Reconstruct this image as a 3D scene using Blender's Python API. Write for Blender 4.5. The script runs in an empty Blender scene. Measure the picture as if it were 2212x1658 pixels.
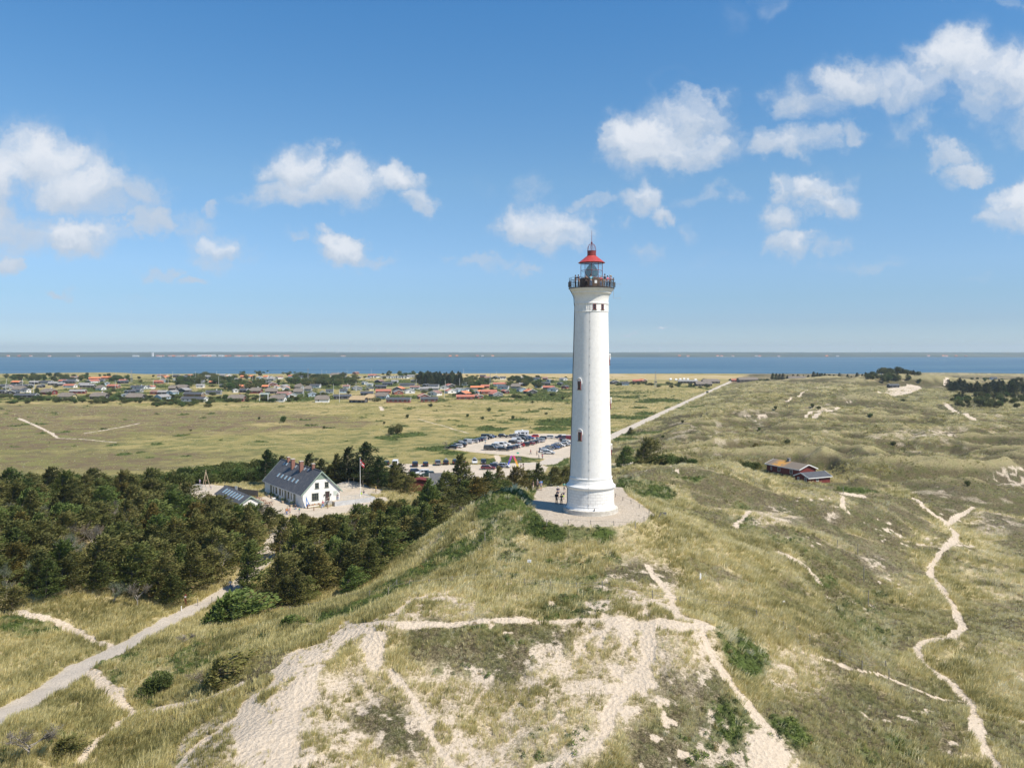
import bpy, bmesh, math, random
import numpy as np
from mathutils import Vector, Matrix

SC = bpy.context.scene
COL = SC.collection
R = math.radians

# ---------------------------------------------------------------- camera
F = 1700.0; HZ = 758.0; CAMZ = 38.0          # focal length and horizon in the units used to survey the photo
PITCH = math.atan((829 - HZ) / F)
cam = bpy.data.cameras.new('camera'); cam_ob = bpy.data.objects.new('camera', cam); COL.objects.link(cam_ob)
cam.sensor_width = 36; cam.lens = F / 2212 * 36; cam.clip_start = 0.5; cam.clip_end = 40000
cam_ob.location = (0, 0, CAMZ); cam_ob.rotation_euler = (math.pi / 2 - PITCH, 0, 0)
SC.camera = cam_ob

# ---------------------------------------------------------------- sun, sky, exposure
SUN_AZ = R(58); SUN_EL = R(53)               # azimuth: from straight behind the camera towards the right
sdir = Vector((math.sin(SUN_AZ) * math.cos(SUN_EL), -math.cos(SUN_AZ) * math.cos(SUN_EL), math.sin(SUN_EL)))
sun = bpy.data.lights.new('sun', 'SUN'); sun.energy = 4.7; sun.angle = R(0.5); sun.color = (1.0, 0.905, 0.77)
sun_ob = bpy.data.objects.new('sun', sun); COL.objects.link(sun_ob)
sun_ob.rotation_euler = sdir.to_track_quat('Z', 'Y').to_euler(); sun_ob.location = (60, -40, 90)
SC.view_settings.view_transform = 'Standard'; SC.view_settings.look = 'None'
SC.view_settings.exposure = 0.43; SC.view_settings.gamma = 1.0
SC.cycles.max_bounces = 6; SC.cycles.diffuse_bounces = 3; SC.cycles.transparent_max_bounces = 24
SC.cycles.use_denoising = True

def nd(nt, typ, **kw):
    n = nt.nodes.new(typ)
    for k, v in kw.items():
        if k == 'ins':
            for kk, vv in v.items():
                if isinstance(vv, bpy.types.NodeSocket): nt.links.new(vv, n.inputs[kk])
                else: n.inputs[kk].default_value = vv
        else: setattr(n, k, v)
    return n
def mth(nt, op, a, b=0.0, c=None, clamp=False):
    n = nt.nodes.new('ShaderNodeMath'); n.operation = op; n.use_clamp = clamp
    for i, v in enumerate((a, b, c)):
        if v is None: continue
        if isinstance(v, bpy.types.NodeSocket): nt.links.new(v, n.inputs[i])
        else: n.inputs[i].default_value = v
    return n.outputs[0]
def ss(nt, v, a, b, lo=0.0, hi=1.0):
    n = nt.nodes.new('ShaderNodeMapRange'); n.interpolation_type = 'SMOOTHSTEP'
    nt.links.new(v, n.inputs[0])
    for i, x in enumerate((a, b, lo, hi)): n.inputs[i + 1].default_value = x
    return n.outputs[0]
def mixc(nt, f, a, b, op='MIX'):
    n = nt.nodes.new('ShaderNodeMix'); n.data_type = 'RGBA'; n.blend_type = op
    for i, v in ((0, f), (6, a), (7, b)):
        if isinstance(v, bpy.types.NodeSocket): nt.links.new(v, n.inputs[i])
        elif i == 0: n.inputs[0].default_value = v
        else: n.inputs[i].default_value = tuple(v) + ((1,) if len(v) == 3 else ())
    return n.outputs[2]

def build_world():
    w = bpy.data.worlds.new('World'); SC.world = w; w.use_nodes = True
    nt = w.node_tree; nt.nodes.clear()
    out = nd(nt, 'ShaderNodeOutputWorld'); bg = nd(nt, 'ShaderNodeBackground')
    sky = nd(nt, 'ShaderNodeTexSky'); sky.sky_type = 'NISHITA'; sky.sun_disc = False
    sky.sun_elevation = SUN_EL
    sky.sun_rotation = math.atan2(sdir.x, sdir.y)
    sky.altitude = 0; sky.air_density = 1.0; sky.dust_density = 0.1; sky.ozone_density = 3.5
    tc = nd(nt, 'ShaderNodeTexCoord')
    sep = nd(nt, 'ShaderNodeSeparateXYZ', ins={0: tc.outputs['Generated']})
    x, y, z = sep.outputs
    ys = mth(nt, 'MAXIMUM', y, 0.05)
    a = mth(nt, 'DIVIDE', x, ys); b = mth(nt, 'DIVIDE', z, ys)      # tangent-plane direction towards the inlet (world space)
    p = nd(nt, 'ShaderNodeCombineXYZ', ins={0: a, 1: b}).outputs[0]
    # ragged warp
    n1 = nd(nt, 'ShaderNodeTexNoise', ins={'Vector': p, 'Scale': 9.0, 'Detail': 10.0, 'Roughness': 0.62})
    n2 = nd(nt, 'ShaderNodeTexNoise', ins={'Vector': p, 'Scale': 26.0, 'Detail': 8.0, 'Roughness': 0.6})
    wv = nd(nt, 'ShaderNodeVectorMath', operation='SUBTRACT', ins={0: n1.outputs['Color'], 1: (0.5, 0.5, 0.5)})
    wv = nd(nt, 'ShaderNodeVectorMath', operation='MULTIPLY', ins={0: wv.outputs[0], 1: (0.15, 0.10, 0)})
    wv2 = nd(nt, 'ShaderNodeVectorMath', operation='SUBTRACT', ins={0: n2.outputs['Color'], 1: (0.5, 0.5, 0.5)})
    wv2 = nd(nt, 'ShaderNodeVectorMath', operation='MULTIPLY', ins={0: wv2.outputs[0], 1: (0.05, 0.04, 0)})
    pw = nd(nt, 'ShaderNodeVectorMath', operation='ADD', ins={0: p, 1: wv.outputs[0]})
    pw = nd(nt, 'ShaderNodeVectorMath', operation='ADD', ins={0: pw.outputs[0], 1: wv2.outputs[0]}).outputs[0]
    acc = None                                # x: density, y: light; each step leans on the one before so the shader stack stays small
    for (u, v, ru, rv, k, g) in CLOUDS:
        ca = (u - 1106) / F; cb = (HZ - v) / F
        q = pw if acc is None else nd(nt, 'ShaderNodeVectorMath', operation='MULTIPLY_ADD', ins={0: acc, 1: (1e-7, 1e-7, 1e-7), 2: pw}).outputs[0]
        d = nd(nt, 'ShaderNodeVectorMath', operation='SUBTRACT', ins={0: q, 1: (ca, cb, 0)})
        d = nd(nt, 'ShaderNodeVectorMath', operation='MULTIPLY', ins={0: d.outputs[0], 1: (F / (ru * 1.17), F / (rv * 1.15), 0)})
        l = nd(nt, 'ShaderNodeVectorMath', operation='LENGTH', ins={0: d.outputs[0]}).outputs['Value']
        blob = ss(nt, l, 1.25, 0.25, 0, k + .07 * (.3 < k < .65) - .06 * (k < .3))
        dy = nd(nt, 'ShaderNodeSeparateXYZ', ins={0: d.outputs[0]}).outputs[1]
        sh = mth(nt, 'MULTIPLY', ss(nt, dy, -0.9, 0.35, 0, g), blob)
        v2 = nd(nt, 'ShaderNodeCombineXYZ', ins={0: blob, 1: sh}).outputs[0]
        acc = v2 if acc is None else nd(nt, 'ShaderNodeVectorMath', operation='MAXIMUM', ins={0: acc, 1: v2}).outputs[0]
    dens, lit, _ = nd(nt, 'ShaderNodeSeparateXYZ', ins={0: acc}).outputs
    fine = nd(nt, 'ShaderNodeTexNoise', ins={'Vector': pw, 'Scale': 11.0, 'Detail': 12.0, 'Roughness': 0.6})
    ff = mth(nt, 'SUBTRACT', fine.outputs[0], 0.5)
    dn = mth(nt, 'ADD', dens, mth(nt, 'MULTIPLY', ff, mth(nt, 'MULTIPLY', ss(nt, dens, 0.0, 0.35), 2.3)))
    alpha = ss(nt, dn, -0.02, 1.05, 0, 0.94)
    l2 = mth(nt, 'ADD', lit, mth(nt, 'MULTIPLY', ff, 1.4))
    shade = ss(nt, l2, 0.15, 1.25)
    ccol = mixc(nt, shade, (3.5, 4.05, 4.8), (5.45, 5.65, 6.0))
    # pale low veil towards the horizon
    front = ss(nt, y, 0.05, 0.2)
    al = mth(nt, 'MULTIPLY', alpha, front)
    c = mixc(nt, al, SKYTINT(nt, sky.outputs[0], z), ccol)
    nt.links.new(c, bg.inputs[0]); bg.inputs[1].default_value = 0.115
    nt.links.new(bg.outputs[0], out.inputs[0])

def SKYTINT(nt, col, z):
    cr = nd(nt, 'ShaderNodeValToRGB', ins={0: mth(nt, 'MULTIPLY', z, 2.0)}); e = cr.color_ramp.elements
    st = [(0.0, (0.57, 0.76, 1.06)), (0.015, (0.475, 0.62, 0.9)), (0.07, (0.43, 0.545, 0.785)), (0.13, (0.475, 0.59, 0.765)), (0.2, (0.57, 0.675, 0.82)), (0.41, (0.63, 0.79, 0.85)), (0.62, (0.51, 0.8, 0.925)), (0.8, (0.42, 0.795, 0.98))]
    while len(e) < len(st): e.new(.5)
    for q, (p_, c_) in zip(e, st): q.position = p_; q.color = c_ + (1,)
    tint = cr.outputs[0]
    return mixc(nt, 1.0, col, tint, 'MULTIPLY')

#          u     v    ru   rv  density  light
CLOUDS = [(-30, 400, 130, 90, 1, 1), (90, 350, 130, 90, 1, 1), (200, 400, 120, 80, 1, .9), (300, 420, 60, 40, .8, .6), (40, 480, 120, 60, .55, .5),
          (165, 512, 105, 42, 1, .9), (-10, 560, 50, 30, .8, .6), (320, 480, 50, 34, .55, .3), (410, 480, 50, 34, .45, .3), (460, 440, 28, 18, .4, .3),
          (485, 530, 62, 46, 1, 1), (455, 500, 60, 40, .5, .3), (365, 585, 40, 16, .5, 0), (430, 606, 44, 14, .5, 0), (126, 626, 52, 10, .55, 0),
          (655, 370, 75, 62, 1, 1), (650, 425, 100, 36, .8, .6), (760, 395, 95, 62, 1, .9), (850, 390, 60, 48, 1, 1), (895, 440, 36, 34, .8, .8), (560, 425, 60, 16, .5, .3),
          (740, 545, 58, 34, 1, .9), (800, 562, 60, 16, .45, 0), (640, 520, 40, 16, .3, 0),
          (1060, 575, 70, 16, .42, 0), (1140, 590, 40, 12, .4, 0), (960, 560, 40, 9, .35, 0),
          (1175, 490, 105, 52, 1, 1), (1205, 525, 70, 34, .8, .7), (1140, 420, 30, 34, .4, .2), (1050, 410, 34, 16, .28, .2),
          (1400, 300, 90, 74, 1, 1), (1470, 270, 90, 80, 1, .9), (1500, 230, 50, 40, .9, .9), (1470, 330, 140, 40, .9, .8), (1312, 310, 20, 18, .5, .3),
          (1260, 435, 50, 16, .45, .3), (1370, 430, 66, 34, .7, .7), (1395, 420, 42, 36, .9, 1), (1440, 455, 40, 26, .8, .8), (1330, 490, 20, 28, .35, .3),
          (1530, 425, 50, 22, .42, .3), (1500, 500, 44, 22, .3, .2), (1390, 555, 44, 26, .35, .1), (1530, 560, 40, 12, .25, 0),
          (1690, 330, 95, 34, .9, .8), (1730, 315, 60, 30, .8, .7), (1640, 318, 40, 30, .5, .4), (1810, 295, 40, 26, .45, .3),
          (1740, 215, 90, 50, .75, .6), (1830, 190, 100, 50, .85, .8), (1940, 195, 110, 56, .95, .9), (2040, 150, 110, 66, 1, 1), (2160, 180, 130, 84, 1, 1), (2230, 230, 90, 80, 1, .9), (1960, 270, 70, 40, .5, .3), (1720, 250, 60, 30, .4, .3),
          (2030, 330, 56, 34, .8, .8), (2085, 365, 52, 32, .8, .7),
          (1700, 420, 50, 28, .8, .9), (1760, 420, 80, 36, 1, 1), (1800, 455, 64, 32, .9, .9), (1670, 480, 60, 46, .8, .7), (1710, 535, 60, 34, .9, .8), (1800, 545, 40, 24, .55, .3), (1850, 585, 90, 18, .35, .0),
          (2210, 450, 76, 60, 1, 1), (2180, 480, 60, 34, .9, .8),
          (1450, 722, 14, 4, .9, 1), (1370, 720, 30, 4, .35, .5), (1170, 745, 60, 4, .3, .3), (300, 640, 60, 6, .2, 0), (1440, 636, 30, 6, .25, 0), (2130, 600, 26, 8, .25, 0),
          (1550, 40, 40, 40, .18, .5), (1650, 10, 60, 24, .25, .5), (2010, 5, 30, 12, .3, .5), (2150, 25, 60, 16, .3, .5)]
build_world()

# ---------------------------------------------------------------- survey helpers: a photo position and a distance give a world point
cP, sP = math.cos(PITCH), math.sin(PITCH)
def ray(u, v):
    a = (u - 1106) / F; b = (829 - v) / F
    return (a, cP + b * sP, -sP + b * cP)
def at(u, v, Y):
    d = ray(u, v); t = Y / d[1]
    return (d[0] * t, Y, CAMZ + d[2] * t)
def onz(u, v, z):
    d = ray(u, v); t = (z - CAMZ) / d[2]
    return (d[0] * t, d[1] * t, z)

# ---------------------------------------------------------------- noise
def _h(ix, iy, s):
    n = (ix * 374761393 + iy * 668265263 + s * 1442695041) & 0xffffffff
    n = ((n ^ (n >> 13)) * 1274126177) & 0xffffffff
    return ((n ^ (n >> 16)) & 0xffff) / 65535.0
def vn(x, y, s=0):
    x = np.asarray(x, float); y = np.asarray(y, float)
    ix = np.floor(x).astype(np.int64); iy = np.floor(y).astype(np.int64)
    fx = x - ix; fy = y - iy
    fx = fx * fx * fx * (fx * (fx * 6 - 15) + 10); fy = fy * fy * fy * (fy * (fy * 6 - 15) + 10)
    a = _h(ix, iy, s); b = _h(ix + 1, iy, s); c = _h(ix, iy + 1, s); d = _h(ix + 1, iy + 1, s)
    return (a + (b - a) * fx) * (1 - fy) + (c + (d - c) * fx) * fy
def fbm(x, y, sc, o=4, s=0):
    t = 0; a = 1; n = 0
    for i in range(o):
        t = t + a * vn(x / sc * 2 ** i + 17.3 * i, y / sc * 2 ** i - 9.1 * i, s + i); n += a; a *= 0.5
    return t / n
def sstep(a, b, v):
    t = np.clip((v - a) / (b - a), 0, 1); return t * t * (3 - 2 * t)

# ---------------------------------------------------------------- the lie of the land
CP = [  # photo position and distance of surveyed ground points
 (0,1545,78),(0,1658,67),(200,1450,89),(400,1320,112),(498,1272,123),(0,1320,112),(130,1335,108),(80,1580,71),(270,1540,78),(400,1522,77),
 (350,1400,94),(480,1450,80),(550,1345,102),(690,1352,90),(770,1350,81),(640,1450,74),(560,1600,64),(500,1658,61),(450,1570,70),(250,1640,69),(330,1600,72),
 (620,1390,84),(560,1410,84),(600,1345,98),(850,1345,79.5),(1050,1340,80),(1300,1335,81),(1540,1355,79),(950,1290,89),(880,1300,88),
 (1280,1135,106.5),(1000,1200,105),(1110,1100,114),(1130,1060,121),(1060,1070,120),(1000,1105,121),(940,1180,113),(860,1250,100),(780,1310,92),
 (1000,1300,88),(1250,1250,94),(1400,1200,101),(1450,1300,87),(1300,1180,102),(1150,1180,105),(1450,1140,110),(1550,1190,108),
 (1600,1250,101),(1800,1350,91),(2000,1500,80.5),(1700,1500,75),(1900,1600,70),(2100,1560,76),(2212,1580,76),(2212,1658,68.5),(1650,1420,82),(1650,1330,91),
 (2060,1380,97),(1985,1395,95.5),(2150,1480,86),(2212,1400,97),(2030,1250,124),(2060,1145,158),(2110,1095,178),(1980,1078,180),(2212,1250,126),(2212,1150,158),
 (1950,1200,135),(1900,1300,112),(1900,1390,93),(1800,1250,116),(1850,1150,145),(1700,1300,100),
 (1430,1090,128),(1560,1140,122),(1720,1205,116),(1770,1250,112),(1640,1130,135),(1720,1150,132),(1480,1082,142),(1400,1070,142),
 (1560,1005,172),(1500,1022,165),(1450,1037,160),(1380,1040,158),(1340,1045,152),(1340,1030,170),(1420,1025,175),(1650,1030,172),(1720,1062,164),(1800,1095,152),(1930,1078,170),(1550,1080,150),(1620,1080,155),(2050,1062,190),(2160,1085,180),(2212,1060,195),
 (1100,1500,71),(1250,1420,75.5),(1250,1500,69.5),(1250,1658,61),(1000,1658,61.5),(700,1658,60.5),(760,1500,71),(1000,1430,75.5),(850,1430,75),(870,1560,66.5),(1100,1600,64.5),
 (1400,1500,70),(1350,1620,63.5),(1500,1450,72.5),(1600,1500,71),(1650,1600,66),(1640,1658,63.5),(1480,1620,64.5),(1850,1658,66.5),(2050,1658,68),(1550,1400,77)]
XYZ = [  # ground points given in metres
 (0,30,3),(-30,30,2.5),(40,30,2.5),(0,0,3),(-60,10,2),(70,10,2),(-80,60,2),(90,60,1.5),(0,48,3.6),(28,46,3),(-24,48,3.2),(0,-60,3),(-120,0,2),(130,0,2),
 (-65,110,2.4),(-100,110,2.2),(-30,122,1.6),(-24,112,2.2),(-40,140,1.2),(-70,140,1.8),(-110,150,2.2),(-20,128,3.4),(-15,140,3.0),(-6,135,9.0),(-5,150,3.5),(-30,160,1.6),(-60,175,2),(-35,185,2),(-90,190,1.8),(-140,180,1.5),
 (0,165,2.6),(10,172,3.5),(6,150,7.5),(2,140,11.5),(4,131,14.3),(12,132,14.5),(18,150,11.5),(22,172,8),(-20,200,1.2),(10,200,1.0),(40,205,1),(55,215,1.2),(80,210,2),(76,190,4),(110,210,2),(150,200,2),(60,196,3.5),(-60,230,.8),(0,240,.6),(60,250,.8),(120,250,1.2),(-140,250,.8),(180,250,1.2),(-200,150,1.5),(-200,250,.8),(200,120,2),(160,80,2),(-160,60,2),(180,200,1.5)]
def _mkpts():
    P = [at(*c) for c in CP] + XYZ
    cx, cy = TC
    for i in range(8):
        a = i * math.pi / 4; P.append((cx + 7.5 * math.cos(a), cy + 7.0 * math.sin(a), GZ))
    P.append((cx, cy, GZ))
    return np.array(P, float)
TC = (11.57, 115.0); GZ = 14.5               # lighthouse axis and terrace level
PT = _mkpts()
def _U(r2): return 0.5 * r2 * np.log(r2 + 1e-9)
def _solve():
    n = len(PT); X = PT[:, :2] / 50
    d = ((X[:, None] - X[None]) ** 2).sum(-1)
    K = _U(d) + np.eye(n) * 0.0016
    Pm = np.c_[np.ones(n), X]
    A = np.zeros((n + 3, n + 3)); A[:n, :n] = K; A[:n, n:] = Pm; A[n:, :n] = Pm.T
    return np.linalg.solve(A, np.r_[PT[:, 2], 0, 0, 0])
WT = _solve()
def tps(x, y):
    x = np.ravel(x) / 50; y = np.ravel(y) / 50; n = len(PT); out = np.empty(len(x))
    for i in range(0, len(x), 40000):
        a = x[i:i + 40000]; b = y[i:i + 40000]
        d = (a[:, None] - PT[None, :, 0] / 50) ** 2 + (b[:, None] - PT[None, :, 1] / 50) ** 2
        out[i:i + 40000] = _U(d) @ WT[:n] + WT[n] + WT[n + 1] * a + WT[n + 2] * b
    return out
DUNES = [  # crest (photo position, distance), half widths across and along the view
 (1960,832,560,48,34),(1925,836,545,30,28),(2050,846,520,40,32),(2110,862,500,36,30),(1850,851,500,30,30),(1740,846,620,34,36),(1790,834,700,46,30),(1650,852,560,32,26),(1600,872,450,30,22),(1660,880,430,30,18),(1560,900,390,30,16),
 (1850,818,850,50,40),(1790,812,900,60,40),(1930,806,880,60,40),(2010,808,860,46,40),(2090,816,800,60,40),(2190,822,760,50,40),(1450,845,720,30,24),(1500,838,760,40,24),(1370,838,800,30,20),
 (1700,905,375,34,16),(1790,930,330,38,14),(1900,915,350,40,16),(2000,930,325,40,14),(2130,920,345,44,16),(2212,935,330,40,18),(1600,940,310,26,12),
 (1720,955,282,20,12),(1850,965,272,26,12),(1980,985,255,26,11),(2120,985,262,30,12),(2212,1003,238,26,12),(1900,1020,226,22,9),(2030,1010,236,24,9),(1640,962,270,16,10),(1760,1000,250,16,9),
 (40,826,900,110,50),(160,826,880,70,40),(240,848,730,40,24),(330,840,760,20,16),(600,842,760,50,26),(700,838,800,40,22)]
DW = []
for (u, v, Y, sx, sy) in DUNES:
    x0, y0, z0 = at(u, v, Y); DW.append((x0, y0, max(z0 - 0.8, 0.6), sx, sy))
def road_side(x, y):                         # signed distance to the right of the long straight road
    return (x - (43 + (y - 341) * 0.362))
def H(x, y):
    shp = np.shape(x); x = np.ravel(np.asarray(x, float)); y = np.ravel(np.asarray(y, float))
    r = np.hypot(x, y)
    z = np.full(len(x), 0.6)
    m = (r < 275) & (np.abs(x) < 215)
    wv = 1 - sstep(200, 262, r); wv = wv * (1 - sstep(150, 205, np.abs(x)))
    t = np.zeros(len(x)); t[m] = tps(x[m], y[m])
    z = z * (1 - wv) + t * wv
    dn = np.zeros(len(x))
    rr = r > 190
    for (a, b, hh, sx, sy) in DW:
        k = rr & (np.abs(x - a) < 3 * sx) & (np.abs(y - b) < 3 * sy)
        q = np.sqrt(((x[k] - a) / sx) ** 2 + ((y[k] - b) / sy) ** 2)
        g = np.exp(-q ** 1.7 * 0.95)
        dn[k] = np.maximum(dn[k], hh * g)
    # rolling dunes right of the road, quieter moor on the left
    rs = sstep(2, 40, road_side(x, y)) * sstep(185, 250, r) * (1 - sstep(880, 1000, y))
    rid = 1 - np.abs(2 * fbm(x, y * 1.7, 46, 3, 5) - 1) * 2.2
    rid = np.clip(rid, 0, 1)
    dn = np.maximum(dn, rs * (rid * 5.4 * (0.35 + fbm(x, y, 110, 2, 9)) ))
    dn += rs * (fbm(x, y * 1.5, 16, 3, 11) - .45) * 2.4 + rs * (fbm(x, y * 1.3, 6, 3, 14) - .5) * 1.7
    z = z + dn * sstep(190, 240, r)
    # small hummocks near the camera
    nr = (1 - sstep(240, 280, r)) * sstep(11, 17, np.hypot(x - TC[0], y - TC[1]))
    fl = 1 - 0.85 * sstep(-14, -26, x) * sstep(112, 128, y)
    z = z + nr * fl * ((fbm(x, y, 9, 3, 21) - .5) * 1.1 + nr * sstep(22, 40, x) * (fbm(x, y, 24, 3, 27) - .5) * 3.0 + (fbm(x, y, 2.6, 2, 25) - .5) * .42)
    z = z + (1 - nr) * (fbm(x, y, 14, 3, 31) - .5) * .35 * sstep(200, 300, r)
    # level terrace round the tower
    k = inpoly_d(x, y, TERR)
    w2 = 1 - sstep(0, 2.6, k); z = z * (1 - w2) + GZ * w2
    k = inpoly_d(x, y, YARD)
    w2 = 1 - sstep(0, 4, k); z = z * (1 - w2) + 2.0 * w2
    for pl, zz in LOTS:
        k = inpoly_d(x, y, pl); w2 = 1 - sstep(0, 12 if zz < 1.19 or pl is LOTL else 5, k); z = z * (1 - w2) + zz * w2
    # road bed
    rd = np.abs(road_side(x, y)); k = (y > 250) & (y < 1000)
    w2 = (1 - sstep(5, 16, rd)) * k; z = z * (1 - w2) + 0.7 * w2
    # beach: the land dips under the inlet
    sh = 1326 + (fbm(x, y * 0, 220, 3, 41) - .5) * 46
    z = np.where(y > 1080, z * (1 - sstep(1080, 1160, y)) + 0.35 * sstep(1080, 1160, y), z)
    z = z - 3.2 * sstep(-14, 50, y - sh)
    return z.reshape(shp)
def inpoly_d(x, y, P):
    """0 inside polygon P, else distance to its outline (capped at 60)."""
    P = np.asarray(P, float); out = np.full(len(x), 60.0)
    lo = P.min(0) - 30; hi = P.max(0) + 30
    k = np.nonzero((x > lo[0]) & (x < hi[0]) & (y > lo[1]) & (y < hi[1]))[0]
    if not len(k): return out
    a = x[k]; b = y[k]; d = np.full(len(k), 1e9); ins = np.zeros(len(k), bool)
    for i in range(len(P)):
        p = P[i]; q = P[(i + 1) % len(P)]; e = q - p
        t = np.clip(((a - p[0]) * e[0] + (b - p[1]) * e[1]) / (e @ e + 1e-9), 0, 1)
        d = np.minimum(d, (a - p[0] - t * e[0]) ** 2 + (b - p[1] - t * e[1]) ** 2)
        c = (p[1] > b) != (q[1] > b)
        ins ^= c & (a < (q[0] - p[0]) * (b - p[1]) / (q[1] - p[1] + 1e-12) + p[0])
    d = np.sqrt(d); d[ins] = 0; out[k] = np.minimum(d, 60); return out
def line_d(x, y, P):
    """distance to polyline P with per-point half width: returns distance / half width."""
    P = np.asarray(P, float); out = np.full(len(x), 9.0); w = P[:, 2].max() * 4
    lo = P[:, :2].min(0) - w; hi = P[:, :2].max(0) + w
    k = np.nonzero((x > lo[0]) & (x < hi[0]) & (y > lo[1]) & (y < hi[1]))[0]
    if not len(k): return out
    a = x[k]; b = y[k]; o = np.full(len(k), 9.0)
    for i in range(len(P) - 1):
        p = P[i]; q = P[i + 1]; e = q - p
        t = np.clip(((a - p[0]) * e[0] + (b - p[1]) * e[1]) / (e[0] ** 2 + e[1] ** 2 + 1e-9), 0, 1)
        d = np.hypot(a - p[0] - t * e[0], b - p[1] - t * e[1]) / (p[2] + t * e[2])
        o = np.minimum(o, d)
    out[k] = np.minimum(o, 9); return out
def zpoly(V, z): return [onz(u, v, z)[:2] for u, v in V]
TERR = zpoly([(1162,1056),(1185,1050),(1230,1050),(1340,1052),(1352,1070),(1382,1090),(1410,1112),(1385,1126),(1335,1134),(1280,1136),(1215,1132),(1180,1124),(1160,1104),(1148,1090),(1158,1074)], GZ)
YARD = zpoly([(405,1048),(560,1040),(740,1046),(830,1058),(850,1078),(760,1110),(680,1122),(575,1112),(480,1085),(400,1066)], 2.0)
LOTU = zpoly([(968,969),(1000,955),(1060,943),(1120,938),(1180,936),(1260,940),(1262,968),(1238,984),(1180,989),(1120,983),(1040,978)], 0.9)
LOTL = zpoly([(830,1003),(860,1002),(960,1004),(1060,1004),(1160,1000),(1186,1006),(1160,1024),(1090,1032),(960,1030),(890,1026),(850,1010)], 1.2)
LOTS = [(LOTU, 0.9), (LOTL, 1.2), ([(70, 214), (92, 212), (96, 240), (72, 242)], 1.2), ([(258, 430), (268, 640), (370, 830), (620, 830), (560, 430)], 1.1)]
def hit(u, v):
    """where the survey ray of a photo position meets the ground"""
    d = np.array(ray(u, v)); t = np.concatenate([np.arange(45, 260, .5), np.arange(260, 1500, 3)])
    x = d[0] * t; y = d[1] * t; z = CAMZ + d[2] * t - H(x, y)
    i = int(np.argmax(z < 0))
    if z[i] >= 0: return onz(u, v, .6)
    i = max(i, 1); f = z[i - 1] / (z[i - 1] - z[i]); tt = t[i - 1] + f * (t[i] - t[i - 1])
    X, Y = d[0] * tt, d[1] * tt
    return (X, Y, float(H(np.array([X]), np.array([Y]))[0]))
# ---------------------------------------------------------------- tracks, bare sand and plant cover, surveyed as outlines on the ground
def _line(V, w, w2=None):
    n = len(V); return [hit(u, v)[:2] + ((w if w2 is None else w + (w2 - w) * i / (n - 1)) / 2,) for i, (u, v) in enumerate(V)]
SANDL = [_line(V, *w) for V, w in [
 ([(0,1325),(70,1330),(120,1340),(160,1362),(205,1388),(260,1398)], (1.1,)),
 ([(190,1448),(230,1485),(262,1520),(285,1537)], (1.9,1.1)),
 ([(285,1537),(340,1532),(385,1523),(430,1515),(476,1498),(520,1478)], (1.07,0.59)),
 ([(280,1545),(240,1580),(201,1609),(168,1652)], (0.92,0.66)),
 ([(385,1366),(402,1378),(445,1379),(502,1366),(543,1351),(580,1342),(636,1344),(697,1351)], (0.59,0.92)),
 ([(730,1353),(770,1350),(850,1349),(930,1348),(1000,1346),(1060,1341),(1150,1341),(1250,1339),(1330,1342)], (1.07,0.83)),
 ([(1330,1342),(1400,1350),(1480,1353),(1545,1357)], (1.99,1.07)),
 ([(811,1338),(858,1324),(885,1298),(906,1291),(965,1281),(1006,1261),(1059,1259)], (0.74,0.5)),
 ([(841,1451),(872,1485),(912,1539),(929,1589),(979,1658)], (0.59,0.83)),
 ([(1398,1362),(1404,1421),(1371,1468),(1341,1502),(1314,1539),(1310,1572),(1280,1613),(1220,1639),(1160,1658)], (1.33,0.83)),
 ([(1400,1222),(1413,1246),(1430,1262),(1448,1288),(1456,1319),(1471,1334),(1520,1345)], (0.74,1.33)),
 ([(1368,1292),(1437,1298),(1467,1315),(1520,1320),(1582,1323)], (0.59,0.41)),
 ([(1517,1368),(1540,1422),(1574,1468),(1604,1506),(1635,1548),(1660,1576)], (0.83,1.24)),
 ([(1971,1075),(1994,1095),(2039,1124),(2047,1136),(2064,1152),(2060,1168),(2027,1201),(2011,1225),(2007,1238),(2027,1262),(2047,1295),(2060,1311),(2066,1326),(2080,1357),(2055,1376),(1994,1388),(1980,1403),(1990,1430),(2024,1456),(2055,1475),(2085,1510),(2101,1529),(2112,1582),(2131,1624),(2156,1660)], (1.24,1.04)),
 ([(2047,1132),(2076,1111),(2105,1095)], (1.07,)), ([(2101,1529),(2131,1544),(2212,1561),(2300,1575)], (0.92,)),
 ([(2080,1515),(2009,1502),(1955,1478),(1902,1456),(1853,1448),(1788,1426),(1715,1401)], (0.5,0.33)),
 ([(1413,1085),(1445,1099),(1498,1118)], (0.41,)), ([(1523,1136),(1576,1148),(1637,1165),(1710,1181)], (0.66,0.41)),
 ([(1588,1140),(1604,1122),(1620,1103)], (1.24,0.66)), ([(1680,1194),(1712,1208),(1743,1225)], (1.33,)), ([(1755,1238),(1771,1258)], (1.0,)),
 ([(1825,1067),(1860,1071)], (2.07,)), ([(1820,1072),(1820,1088),(1822,1098)], (1.0,)), ([(2130,1400),(2160,1430),(2212,1470)], (0.33,)),
 ([(1090,1030),(1105,1040)], (0.83,)), ([(1073,983),(1077,995),(1070,1003)], (1.83,)),
 ([(40,903),(80,920),(110,935),(125,946),(175,948),(250,955)], (1.9,.8)), ([(180,936),(230,928),(300,914)], (1.22,)), ([(822,878),(826,886)], (2.49,)), ([(905,905),(960,920),(1010,935)], (.7,)),
 ([(1700,867),(1730,852),(1742,842)], (1.66,)), ([(1760,902),(1810,880)], (2.49,)),([(2040,870),(2100,905)], (3.32,)), ([(2040,830),(2050,815)], (3.32,)),([(1900,800),(1908,812)], (2.49,)),
 ([(1740,900),(1770,886)], (1.66,)), ([(500,1560),(440,1600),(400,1640),(380,1665)], (0.92,)),
 ([(1060,1100),(1060,1101)], (0.09,))]]
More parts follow.
